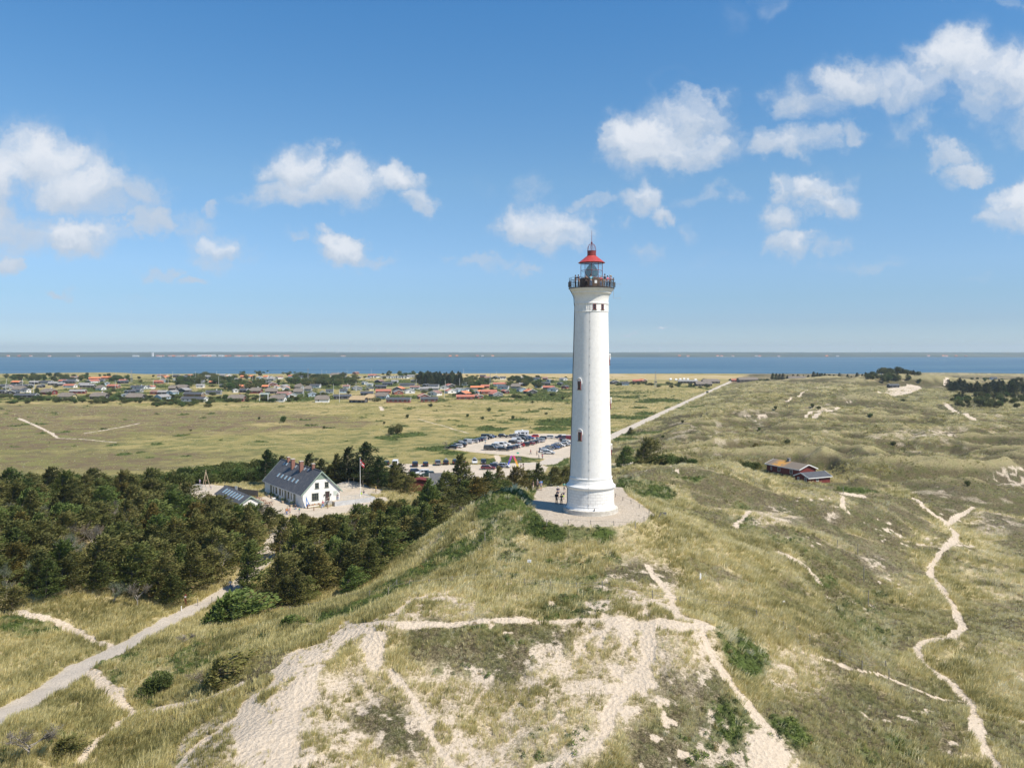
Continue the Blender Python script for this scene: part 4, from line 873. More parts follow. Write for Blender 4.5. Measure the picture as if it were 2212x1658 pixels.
def sprays(rng, C, D, ln, wd, droop=0.0, jit=.5):
    """one leaf-spray quad per row: centre C, direction D, length, width"""
    n = len(C); D = D + rng.normal(0, jit, (n, 3)); D /= np.linalg.norm(D, axis=1, keepdims=True)
    N = rng.normal(0, .75, (n, 3)) + np.array([0, 0, .7]); W = np.cross(D, N); W /= np.linalg.norm(W, axis=1, keepdims=True) + 1e-9
    l = (ln * rng.uniform(.6, 1.3, n))[:, None]; w = (wd * rng.uniform(.6, 1.3, n))[:, None]
    a = C - D * l * .5; b = C + W * w * .5; c = C + D * l * .55 - np.array([0, 0, droop]) * l; d = C - W * w * .5
    return np.stack([a, b, c, d], 1)
def conifer(seed, h=6.5, rad=2.4, lean=.35, dens=1.0, style='wind'):
    """wind-shaped conifer: leaning trunk, tiers of limbs swept downwind (+x), flat sprays of needles"""
    rng = np.random.default_rng(seed); tr = MB(); pts = []; K = 7
    for i in range(K):
        t = i / (K - 1); pts.append((lean * h * .45 * t ** 1.6 + rng.normal(0, .05), rng.normal(0, .06) * (i > 0), h * .96 * t - .3 * (i == 0)))
    tr.tube(pts, [.16 * (h / 6.5) * (1 - .85 * i / (K - 1)) for i in range(K)], 7)
    P = np.array(pts); C = []; D = []; S = []; lo = .06 if style != 'tall' else .14
    nb = int(46 * dens)
    for k in range(nb):
        t = lo + (1 - lo) * (k + rng.uniform(0, 1)) / nb; az = k * 2.4 + rng.normal(0, .4)
        b0 = np.array([np.interp(t, np.linspace(0, 1, K), P[:, j]) for j in range(3)])
        prof = (1 - t) ** (.62 if style == 'wind' else .7 if style == 'tall' else .45) * (1.0 if t > .22 else .6 + 1.8 * t)
        L = rad * (prof + .12) * rng.uniform(.65, 1.25); dx, dy = math.cos(az), math.sin(az)
        L *= 1 + .38 * dx * (lean > 0)
        e = b0 + np.array([dx * L + lean * L * .6, dy * L, L * rng.uniform(-.05, .28) + .25 * L * (style == 'wind') * rng.random() + .1])
        if rng.random() < .55: tr.tube([b0, b0 * .5 + e * .5 + [0, 0, -.08], e * .95 + b0 * .05], [.045, .03, .01], 4, cap=False)
        m = int(rng.integers(60, 95) * (.35 + L / rad)); s = rng.uniform(.12, 1.06, m) ** .8
        c = b0 + (e - b0) * s[:, None]; side = np.array([-dy, dx, 0]); sp = rng.normal(0, .24, m) * (.3 + s * .75) * L * .8
        c = c + side * sp[:, None] + np.c_[np.zeros(m), np.zeros(m), rng.normal(0, .17, m) + .05 * L * s - .12 * np.abs(sp)]
        d = (e - b0) / L * 1.0 + side * (sp / (L + .01))[:, None] * 1.1 + np.array([.5 * (lean > 0), 0, .30])
        C.append(c); D.append(d); tone = rng.normal(.42, .14); S.append(np.clip(tone + rng.normal(0, .1, m), 0, 1))
    m = 90; zt_ = rng.uniform(.82, 1.02, m); tip = np.c_[[np.interp(zt_, np.linspace(0, 1, K), P[:, j]) for j in range(3)]].T
    C.append(tip + rng.normal(0, .13, (m, 3)) + np.c_[np.zeros(m), np.zeros(m), np.maximum(0, zt_ - 1) * h]); D.append(np.tile([.35, 0, 1.0], (m, 1))); S.append(rng.normal(.5, .1, m))
    C = np.concatenate(C); D = np.concatenate(D); return tr, sprays(rng, C, D, .42, .17, jit=.4), np.concatenate(S)
def broad(seed, h=4.0, rad=2.2, n=2600, lobes=14, sz=.26):
    rng = np.random.default_rng(seed); tr = MB(); C = []; S = []; D = []
    for i in range(lobes):
        a = rng.uniform(0, 6.28); q = rng.uniform(.1, .85) * rad; z = h * rng.uniform(.32, .78) * (1 - .3 * (q / rad) ** 2); c0 = np.array([q * math.cos(a), q * math.sin(a), z])
        tr.tube([(0, 0, -.2), (c0[0] * .4, c0[1] * .4, z * .55), tuple(c0)], [.09, .05, .015], 5, cap=False)
        m = n // lobes; v = rng.normal(0, 1, (m, 3)); v /= np.linalg.norm(v, axis=1, keepdims=True); rr = rng.uniform(.7, 1.08, m)[:, None]
        c = c0 + v * rr * np.array([.42 * rad, .42 * rad, .27 * h]) * rng.uniform(.7, 1.15); k = c[:, 2] > .05
        C.append(c[k]); D.append(v[k] + [0, 0, .3]); S.append(np.clip(rng.normal(.42, .14) + rng.normal(0, .12, k.sum()), 0, 1))
    C = np.concatenate(C); return tr, sprays(rng, C, np.concatenate(D), sz, sz * .75, jit=.7), np.concatenate(S)
def bare(seed, h=5.0, lean=.4):
    """dead or half-bare wind-blown tree: forked pale limbs with a thin haze of twigs"""
    rng = np.random.default_rng(seed); tr = MB(); C = []; D = []
    def limb(p, d, L, r, lv):
        q = p + d * L * .5 + rng.normal(0, .05, 3) * L; e = q + (d + rng.normal(0, .18, 3)) * L * .5; tr.tube([p, q, e], [r, r * .75, r * .45], 5 if lv < 2 else 4, cap=False)
        if lv >= 3:
            m = 26; s = rng.uniform(0, 1.2, m)[:, None]; C.append(p + (e - p) * s + rng.normal(0, .16, (m, 3))); D.append(np.tile(d + [.4, 0, .2], (m, 1))); return
        for i in range(int(rng.integers(3, 5))):
            a = rng.uniform(0, 6.28); dd = d * .75 + np.array([math.cos(a) * .75 + lean * .4, math.sin(a) * .75, .25]); dd /= np.linalg.norm(dd)
            limb(p + (e - p) * rng.uniform(.45, 1), dd, L * rng.uniform(.5, .75), r * .5, lv + 1)
    limb(np.array([0, 0, -.2]), np.array([lean * .4, 0, .95]), h * .42, .13, 0)
    C = np.concatenate(C); return tr, sprays(rng, C, np.concatenate(D), .38, .045), np.clip(rng.normal(.5, .2, len(C)), 0, 1)
def tree_proto(kind, trunk_mat, crown_mat, data):
    tr, q, s = data; tm = tr.mesh('trunk', trunk_mat, True); cm = quads_mesh('crown', q.reshape(-1, 3), s, crown_mat)
    return (kind, tm, cm)
PROTO = {
 'wind': [tree_proto('windswept_conifer', bark, con_mat, conifer(i, 6.4, 3.1, .5, 1.2)) for i in (1, 2, 3, 4)],
 'tall': [tree_proto('dark_conifer', bark, con_mat, conifer(i, 8.6, 3.0, .18, 1.5, 'tall')) for i in (11, 12, 13)],
 'dark': [tree_proto('dark_conifer', bark, dcon_mat, conifer(i, 9.0, 3.6, .15, 1.4, 'tall')) for i in (15, 16, 17)],
 'low': [tree_proto('low_conifer', bark_grey, con_mat, conifer(i, 2.6, 2.4, .7, .8, 'round')) for i in (21, 22)],
 'bush': [tree_proto('leafy_bush', bark, leaf_mat, broad(i, 3.6, 2.3)) for i in (31, 32, 33)],
 'dbush': [tree_proto('garden_tree', bark, gard_mat, broad(i, 5.0, 3.4, 2400, 12, .42)) for i in (35, 36)],
 'bare': [tree_proto('bare_tree', bark_grey, dead_mat, bare(i, 6.5)) for i in (41, 42, 43)],
}
NT = {}
def put_tree(kind, i, x, y, s=1.0, rz=None, label=None, cat='tree', group=None, name=None, dz=-.1, sz=None):
    nm, tm, cm = PROTO[kind][i % len(PROTO[kind])]; NT[kind] = NT.get(kind, 0) + 1
    z = float(H(np.array([x]), np.array([y]))[0]) + dz
    r = empty(name or nm, (x, y, z), rz if rz is not None else 0, label, cat, group); r.scale = (s, s, sz or s)
    link('trunk', tm, r); link('crown', cm, r); return r
# ---------------------------------------------------------------- planting
def in1(P, x, y): return inpoly_d(np.array([x]), np.array([y]), P)[0] <= 0
def wood():
    rng = np.random.default_rng(77)
    # outline of the plantation between the moor and the dune, given as photo positions at the ground
    W = zpoly([(-60, 1060), (150, 1045), (330, 1075), (400, 1085), (480, 1110), (570, 1130), (640, 1128), (770, 1118), (870, 1100), (960, 1090), (1060, 1050), (1210, 1050), (1225, 1065), (1100, 1062), (1020, 1105), (930, 1180), (850, 1240), (800, 1290), (680, 1322), (560, 1318), (545, 1300), (520, 1280), (440, 1296), (380, 1300), (300, 1312), (200, 1312), (-60, 1330)], 1.0)
    PATH = [GREYL[0], GREYL[3]]
    pts = []
    def ok(x, y, dmin):
        if not in1(W, x, y): return False
        a, b = np.array([x]), np.array([y])
        if min(line_d(a, b, L)[0] for L in PATH) < 1.9: return False
        if inpoly_d(a, b, YARD)[0] < 3 or inpoly_d(a, b, TERR)[0] < 2: return False
        if H(a, b)[0] > 8.5: return False
        return all((x - p) ** 2 + (y - q) ** 2 > dmin ** 2 for p, q in pts)
    t = 0
    while len(pts) < 285 and t < 30000:
        t += 1; y = rng.uniform(98, 205) ** 1.0; x = rng.uniform(-.70, .05) * y
        if ok(x, y, 3.1 if y < 150 else 3.9): pts.append((x, y))
    print('wood', len(pts), t)
    LB = {'wind': 'windswept olive-green conifer in the dense plantation left of the dune', 'tall': 'tall pointed dark conifer in the plantation left of the dune', 'bare': 'half-bare grey tree with exposed branches in the plantation left of the dune', 'bush': 'round leafy green bush among the conifers of the plantation', 'dark': 'x'}
    for k, (x, y) in enumerate(pts):
        q = rng.random(); u = 1106 + F * x / y
        yfront = x < -42 and y > 165
        if yfront and q < .45: kd = 'bush'
        elif q < .13: kd = 'bare'
        elif q < .22 and y > 140: kd = 'bush'
        elif q < (.50 if x > -45 and y < 150 else .32): kd = 'tall'
        else: kd = 'wind'
        s = rng.uniform(.85, 1.25) * {'tall': .85, 'bush': 1.15, 'bare': 1.1, 'wind': 1.08}[kd]
        z0 = float(H(np.array([x]), np.array([y]))[0])
        # keep the house, yard and dune flank in view: crowns stop below these lines of the photo
        lim = 1003 if u < 330 else 1030 if u < 400 else 1066 if u < 470 else 1084 if u < 575 else 1108 if u < 740 else 1076 if u < 900 else 1036
        tall_ = {'tall': 8.6, 'bush': 3.6, 'bare': 5.6, 'wind': 6.4}[kd]; vt = HZ + (CAMZ - z0 - tall_ * s) / y * F
        if vt < lim: s = max(.3, (CAMZ - z0 - (lim - HZ) * y / F) / tall_ * rng.uniform(.85, 1.05))
        s *= .94
        if y < 108 or (x > -22 and y < 118): s *= .8
        elif y < 116: s *= rng.uniform(.6, .9)
        zone = 'at the front edge by the dune grass' if y < 118 else 'beside the grey path' if min(line_d(np.array([x]), np.array([y]), L_)[0] for L_ in PATH) < 4.5 else 'right of the grey path, below the dune' if u > 570 else 'at the back edge towards the moor' if y > 175 else 'behind the outbuilding side' if u > 400 else 'deep inside the left half' if y > 145 else 'in the middle of the left half'
        LBz = {'wind': 'windswept olive-green conifer of the plantation, ', 'tall': 'tall pointed conifer of the plantation, ', 'bare': 'half-bare grey tree of the plantation, ', 'bush': 'round leafy green bush of the plantation, '}[kd] + zone
        if s < .36: kd = 'bush'; LBz = 'low leafy bush of the plantation, ' + zone; s = .5
        put_tree(kd, k, x, y, s, rng.uniform(-.45, .45), LBz, 'tree' if kd != 'bush' else 'bush', {'wind': 'windswept conifers of the plantation', 'tall': 'tall conifers of the plantation', 'bare': 'bare trees of the plantation', 'bush': 'leafy bushes of the plantation'}[kd] + ' ' + zone)
wood()
def singles():
    rng = np.random.default_rng(9)
    def P(kind, i, u, v, s, label, cat='tree', z=None, name=None, group=None, rz=.1, sz=None):
        x, y, _ = hit(u, v) if z is None else onz(u, v, z); return put_tree(kind, i, x, y, s, rz, label, cat, group, name, sz=sz)
    # trees behind and right of the white house
    for i, (u, v, s, k, lb) in enumerate([
        (572, 1050, .8, 'dark', 'dark conifer at the far left gable of the white house'), (604, 1040, .66, 'dark', 'dark conifer showing above the left end of the slate roof'), (664, 1040, .72, 'dark', 'dark pointed conifer behind the middle chimneys'),
        (690, 1044, .6, 'dark', 'small dark conifer behind the right chimney'), (722, 1048, .72, 'tall', 'dark conifer just right of the house ridge'), (748, 1050, .86, 'dark', 'broad dark conifer left of the flagpole behind the play hill'),
        (783, 1054, 1.0, 'dark', 'tallest dark conifer directly behind the flagpole'), (815, 1056, .7, 'dark', 'dark conifer right of the flagpole'), (846, 1062, .66, 'tall', 'bushy conifer at the right edge of the play sand'), (872, 1066, .55, 'wind', 'low conifer mound right of the play sand'), (858, 1056, .6, 'dark', 'dark conifer at the back of the play sand, beside the lower car park')]):
        P(k, i, u, v, s * 1.35, lb, z=1.6)
    for i, (u, v, s, k, lb) in enumerate([
        (945, 1078, .88, 'wind', 'dense conifer in front of the dark shed roof'), (985, 1072, 1.0, 'tall', 'tall shaggy conifer hiding the right half of the dark shed'), (1012, 1090, .85, 'wind', 'spreading conifer below the shaggy one beside the dark shed'), (1040, 1064, .8, 'wind', 'conifer left of the rose hump'),
        (1072, 1056, .6, 'tall', 'conifer behind the rose hump below the coloured flags'), (1100, 1050, .72, 'wind', 'conifer behind the crest of the rose hump'), (1130, 1048, .6, 'wind', 'low conifer behind the people above the terrace'), (1157, 1040, .6, 'tall', 'pointed conifer beside the road bend'), (1186, 1036, .62, 'wind', 'low brown conifer left of the tower'), (1212, 1034, .6, 'wind', 'low conifer touching the tower at its left'),
        (920, 1100, .7, 'tall', 'dark conifer left of the dune crest above the forest path'), (960, 1106, .7, 'wind', 'conifer at the foot of the dune below the dark shed')]):
        P(k, i, u, v, s * (1.45 if u < 1050 else 1.5), lb, z={1157: 3.5}.get(u, 2.6))
    # bushes right of the tower
    for i, (u, v, s, k, lb) in enumerate([
        (1340, 1018, .5, 'wind', 'low dark bush touching the tower at its right'), (1382, 1017, .68, 'wind', 'spreading windswept bush right of the tower'), (1372, 1020, .45, 'low', 'flat bush at the foot of the spreading one'), (1404, 1018, .5, 'bush', 'grey-green bush right of the spreading one'), (1425, 1018, .62, 'bush', 'round dark bush in the middle of the thicket right of the tower'),
        (1447, 1019, .6, 'bush', 'round dark bush near the right end of the thicket'), (1470, 1018, .5, 'bush', 'grey bush at the right end of the thicket behind the hump'), (1495, 1016, .35, 'bush', 'small bush behind the hump, left of the red cabin'), (1612, 1024, .6, 'bush', 'bush at the left end of the red cabin'), (1630, 1020, .5, 'bush', 'bright green bush touching the red cabin wall'), (1626, 998, .42, 'wind', 'small flat conifer left above the red cabin'),
        (1358, 938, .5, 'wind', 'small lone bush beside the straight road near the tower'), (1474, 930, .34, 'bush', 'tiny bush on the moor above the thicket'), (1432, 962, .3, 'bush', 'lone small bush on the flat grass right of the tower'), (1398, 962, .2, 'bush', 'very small bush on the flat grass nearest the tower')]):
        P(k, i, u, v, s * (2.3 if i < 8 else 1.8 if i < 10 else 1.1), lb, 'bush', z=1.0)
    # near low conifers left foreground
    for i, (u, v, s, lb, k) in enumerate([(480, 1345, 1.5, 'large low conifer bush between the main path and the sand track', 'low'), (455, 1350, 1.0, 'low conifer at the left foot of the large conifer bush', 'low'), (510, 1330, 1.1, 'low conifer at the right foot of the large conifer bush', 'low'),
        (397, 1393, .55, 'small dead-looking bush below the thin track', 'bare'), (613, 1358, .6, 'small flat conifer beside the thin sand track', 'low'), (462, 1480, 1.05, 'wind-blown conifer above the lower track', 'low'), (430, 1488, .8, 'grey half-bare bush left of the wind-blown conifer', 'bare'), (345, 1495, .7, 'low dark green bush at the inner bend of the lower track', 'bush'), (320, 1505, .5, 'smallest green bush at the inner bend of the lower track', 'bush'),
        (60, 1640, 1.1, 'grey bare bush at the lower left corner', 'bare'), (130, 1625, .55, 'low conifer near the lower left corner', 'low'), (640, 1310, .5, 'dark bush under the plantation edge', 'bush')]):
        P(k, i, u, v, s, lb, 'bush', rz=rng.uniform(-.4, .4), sz=s * (.55 if k == 'bare' else 1))
    for i, (u, v, s) in enumerate([(612, 912, .7), (412, 930, .2), (1108, 905, .45), (1056, 888, .5), (880, 902, .45), (1042, 905, .35), (700, 925, .3), (858, 936, .9), (845, 938, .7), (1268, 905, .5), (830, 915, .3), (1150, 870, .35), (560, 905, .3), (1180, 895, .3), (1010, 900, .4), (930, 878, .5)]):
        P('dbush', i, u, v, s, 'small lone dark bush out on the open moor', 'bush', z=.7, name='moor_bush', group='lone bushes on the moor')
    for i, (u, v, s) in enumerate([(1060, 1012, 0)] * 0 + [(1755, 880, .5), (1768, 886, .4), (1640, 930, .3), (1700, 958, .35), (1675, 885, .4), (1950, 868, .5), (2080, 880, .6), (1880, 900, .4), (2090, 1050, .3), (1930, 960, .3)]):
        P('dbush', i, u, v, s, 'small dark bush in the rough dunes right of the road', 'bush', name='dune_bush', group='dark bushes in the dunes right of the road')
    # hedge of green bushes along the moor edge behind the wood
    n = 0
    for (u0, v0, u1, v1, k) in [(430, 1040, 590, 1028, 12), (400, 1052, 560, 1036, 12), (60, 1052, 400, 1050, 16), (560, 1018, 600, 1012, 3), (440, 1028, 585, 1016, 14), (500, 1046, 590, 1040, 8), (380, 1036, 480, 1030, 8)]:
        for j in range(k):
            t = (j + rng.uniform(.2, .8)) / k; u = u0 + (u1 - u0) * t; v = v0 + (v1 - v0) * t + rng.uniform(-3, 3)
            P('bush', n, u, v, rng.uniform(.95, 1.35), 'bright green leafy bush in the belt between the plantation and the moor', 'bush', z=1.0, group='green bushes along the moor edge', rz=rng.uniform(0, 6)); n += 1
    for j in range(34):
        u = rng.uniform(690, 885); v = rng.uniform(1036, 1046) + max(0, u - 800) * .16
        kd = ('wind', 'bush', 'wind', 'tall')[j % 4]; lim = 1000 + (u > 800) * 16; x, y, _ = onz(u, v, 1.6); hgt = {'wind': 6.4, 'bush': 3.6, 'tall': 8.6}[kd]
        s = min(rng.uniform(.7, 1.1), (36.4 - (lim - HZ) * y / F) / hgt)
        put_tree(kd, j, x, y, s, rng.uniform(-.4, .4), {'wind': 'bushy windswept conifer in the thicket behind the house and play sand', 'bush': 'leafy green bush in the thicket behind the house and play sand', 'tall': 'pointed conifer in the thicket behind the house and play sand'}[kd], 'bush' if kd == 'bush' else 'tree', {'wind': 'windswept conifers', 'bush': 'leafy bushes', 'tall': 'pointed conifers'}[kd] + ' of the thicket behind the play sand')
    # far plantation on the right
    for j in range(170):
        Y = rng.uniform(500, 780); u = rng.uniform(2045 + max(0, (560 - Y)) * .9, 2330); x = (u - 1106) / F * Y; big = Y > 640
        put_tree('dark' if big or j % 3 == 0 else 'dbush', j, x, Y, rng.uniform(.75, 1.1) * (1.2 if big else .6 if j % 3 == 0 else .95), rng.uniform(0, 6), 'tall dark conifer at the back of the far plantation on the right' if big else 'low dark conifer in front of the far plantation on the right', 'tree', 'far plantation at the right' + (', tall back part' if big else ', low front part'), dz=-.3)
    for j in range(44):
        u = rng.uniform(1868, 1990); Y = rng.uniform(835, 900); x = (u - 1106) / F * Y
        put_tree('dbush' if j % 3 else 'dark', j, x, Y, (rng.uniform(1.0, 1.5) if j % 3 else rng.uniform(.6, .85)) * (1.15 if 1900 < u < 1960 else .8), rng.uniform(0, 6), 'dark tree in the clump on the skyline dune right of centre', 'tree', 'skyline tree clump')
    for j, u in enumerate([1683, 1690, 1700, 1712, 1722, 1735, 1745, 1756, 1765, 1774, 1783, 1793, 1800, 1812, 1830, 1838, 1850, 1862, 1872, 1668, 1676] + [1760, 1770, 1781, 1790]):
        Y = rng.uniform(930, 1000); put_tree('dark', j, (u - 1106) / F * Y, Y, rng.uniform(.7, 1.15), 0, 'small dark conifer in the row below the inlet shore, right of the barns', 'tree', 'conifer row below the shore')
    for j, (u, Y, s) in enumerate([(2040, 900, .9), (2052, 900, .8), (2128, 860, .9), (2190, 900, .9), (2200, 900, 1.), (2210, 880, .9), (2165, 920, .7), (2150, 920, .7), (2135, 930, .7), (2100, 930, .6), (2112, 930, .7)]):
        put_tree('dbush', j, (u - 1106) / F * Y, Y, s, 0, 'dark tree on the skyline dunes far right', 'tree', 'skyline trees far right')
singles()
print('trees', NT)
# ---------------------------------------------------------------- buildings
CM = {}
def cm(key, *a, **k):
    if key not in CM: CM[key] = pmat(key, *a, **k)
    return CM[key]
ROOFS = {'black': cm('black_felt', (.055, .06, .068), (.085, .09, .10), 1.5, .7), 'grey': cm('grey_fibre_roof', (.22, .215, .21), (.30, .29, .28), 1.5, .8), 'thatch': cm('weathered_thatch', (.215, .185, .155), (.15, .13, .11), 1.2, .95, .5, 8),
         'straw': cm('new_thatch', (.44, .33, .19), (.36, .27, .16), 1.2, .95, .5, 8), 'red': cm('red_tiles', (.46, .165, .105), (.36, .13, .09), 2, .75), 'orange': cm('orange_tiles', (.66, .23, .10), (.55, .19, .09), 2, .75), 'brown': cm('brown_tiles', (.28, .165, .13), (.22, .13, .11), 2, .75), 'green': cm('green_felt', (.10, .15, .13), (.13, .18, .15), 2, .8), 'whiter': cm('white_sheet_roof', (.7, .7, .68), (.6, .6, .58), 2, .6)}
WALLS = {'white': cm('white_render', (.78, .77, .74), (.70, .69, .66), 1, .8), 'dark': cm('black_boards', (.035, .033, .035), (.05, .045, .045), 2, .7), 'brick': cm('red_brick', (.27, .10, .07), (.21, .08, .06), 3, .85), 'redwood': cm('red_boards', (.19, .032, .027), (.14, .025, .022), 2, .7), 'blue': cm('pale_blue_boards', (.45, .55, .62), (.38, .47, .54), 2, .7), 'yellow': cm('yellow_render', (.62, .52, .30), (.55, .46, .27), 1, .8), 'grey': cm('grey_boards', (.30, .31, .31), (.24, .25, .25), 2, .75), 'wood': cm('brown_boards', (.25, .16, .09), (.19, .12, .07), 2, .75)}
trimw = cm('white_trim', (.80, .80, .78), (.72, .72, .70), 3, .5)
_gc = {}
def gable_meshes(L, W, hw, hr, roof, wall, style):
    """shared meshes of one house type: ridge along x, centred on the origin"""
    key = (round(L * 2), round(W * 2), round(hw * 5), round(hr * 5), roof, wall, style)
    if key in _gc: return _gc[key]
    a, b, ov, th = L / 2, W / 2, .5, .16
    m = MB().add([(-a,-b,-.6),(a,-b,-.6),(a,b,-.6),(-a,b,-.6),(-a,-b,hw),(a,-b,hw),(a,b,hw),(-a,b,hw)], [(0,1,5,4),(1,2,6,5),(2,3,7,6),(3,0,4,7)])
    gh = hr if style != 'hip' else hr * .55 + hw * .45
    fr = 1.0 if style != 'hip' else (gh - hw) / (hr - hw)
    for x in (-a, a):
        y1 = b * (1 - fr); m.add([(x,-b,hw),(x,b,hw),(x,y1,gh - .02),(x,-y1,gh - .02)], [(0,1,2,3)])
    wm = m.mesh('wall', WALLS[wall])
    k = (hr - hw) / b; ze = hw - ov * k; r = MB(); x0 = a + .45
    if style == 'hip':
        th = .38; hx = a - (b * .45)
        top = [(-hx,0,hr+th),(hx,0,hr+th)]
        for s in (-1, 1):
            ym = b * .45
            r.add([(-x0, s*(b+ov), ze+th), (x0, s*(b+ov), ze+th), (x0, s*ym, hr-ym*k+th), (hx,0,hr+th), (-hx,0,hr+th), (-x0, s*ym, hr-ym*k+th),
                   (-x0, s*(b+ov), ze), (x0, s*(b+ov), ze), (x0, s*ym, hr-ym*k), (hx,0,hr-.1), (-hx,0,hr-.1), (-x0, s*ym, hr-ym*k)],
                  [(0,1,2,3,4,5)[::s], (6,7,8,9,10,11)[::-s], (0,6,7,1)[::s], (1,7,8,2)[::s], (5,11,6,0)[::s]])
            r.add([(s*x0,-b*.45,hr-b*.45*k+th),(s*x0,b*.45,hr-b*.45*k+th),(s*hx,0,hr+th),(s*x0,-b*.45,hr-b*.45*k),(s*x0,b*.45,hr-b*.45*k)], [(0,1,2)[::s],(0,3,4,1)[::s]])
    else:
        for s in (-1, 1):
            P_ = [(-x0, s*(b+ov), ze+th), (x0, s*(b+ov), ze+th), (x0,0,hr+th), (-x0,0,hr+th)]
            r.add(P_ + [(x, y, z - th) for x, y, z in P_], [(0,1,2,3)[::s],(4,5,6,7)[::-s],(0,4,5,1)[::s],(1,5,6,2)[::s],(3,7,4,0)[::s]])
    rm = r.mesh('roof', ROOFS[roof])
    t = MB()
    if style != 'hip':
        for x in (-x0 - .03, x0 + .0):
            for s in (-1, 1):
                t.add([(x, s*(b+ov+.03), ze-.12), (x, 0, hr-.12), (x, 0, hr+th+.05), (x, s*(b+ov+.03), ze+th+.05), (x+.04, s*(b+ov+.03), ze-.12), (x+.04, 0, hr-.12), (x+.04, 0, hr+th+.05), (x+.04, s*(b+ov+.03), ze+th+.05)], [(0,1,2,3),(7,6,5,4),(0,4,5,1),(2,6,7,3),(0,3,7,4)])
    tm = t.mesh('barge_boards', trimw if wall != 'dark' or roof in ('red', 'black') else trimw) if t.v else None
    _gc[key] = (wm, rm, tm); return _gc[key]
def window_mesh(w, h, key={}):
    k = (w, h)
    if k not in key:
        f = MB().box(-w/2, -w/2+.08, -.05, .03, 0, h).box(w/2-.08, w/2, -.05, .03, 0, h).box(-w/2+.08, w/2-.08, -.05, .03, h-.08, h).box(-w/2+.08, w/2-.08, -.05, .03, 0, .08).box(-.03, .03, -.045, .02, .08, h-.08)
        key[k] = (f.mesh('window', trimw), MB().box(-w/2+.08, w/2-.08, -.02, .02, .08, h-.08).mesh('pane', dark_glass))
    return key[k]
def add_window(parent, x, y, z, w, h, rz):
    a, b = window_mesh(w, h); o = link('window', a, parent); o.location = (x, y, z); o.rotation_euler = (0, 0, rz); link('pane', b, o); return o
chim_mesh = MB().box(-.35, .35, -.35, .35, -1.2, 1.0).box(-.42, .42, -.42, .42, 1.0, 1.14)
def summer_house(x, y, rz, L, W, hw, hr, roof, wall, style, label, group, chim=0, rng=random, base=None):
    z = float(H(np.array([x]), np.array([y]))[0]) if base is None else base
    r = empty('summer_house', (x, y, z), rz, label, 'house', group)
    wm, rm, tm = gable_meshes(L, W, hw, hr, roof, wall, style); link('wall', wm, r); link('roof', rm, r)
    if tm: link('barge_boards', tm, r)
    n = max(1, int(L / 3.4))
    for s in (-1, 1):
        for i in range(n):
            if rng.random() < .8: add_window(r, -L/2 + L * (i + .5) / n, s * (W/2 + .01), .8, 1.4 if i % 2 else 1.0, 1.2, 0 if s < 0 else math.pi)
        add_window(r, s * (L/2 + .01), 0, .8, 1.6, 1.3, s * math.pi / 2)
    if chim:
        c = link('chimney', _chm[chim - 1], r); c.location = (L * .18, .3, hr)
    return r
_chm = [chim_mesh.mesh('chimney', WALLS['brick']), chim_mesh.mesh('chimney', WALLS['white'])]
B, G_, T, S, Rd, O, Bn, Gn, Wh = 'black', 'grey', 'thatch', 'straw', 'red', 'orange', 'brown', 'green', 'whiter'
w, d, k, r_, b_, y_, g_, o_ = 'white', 'dark', 'brick', 'redwood', 'blue', 'yellow', 'grey', 'wood'
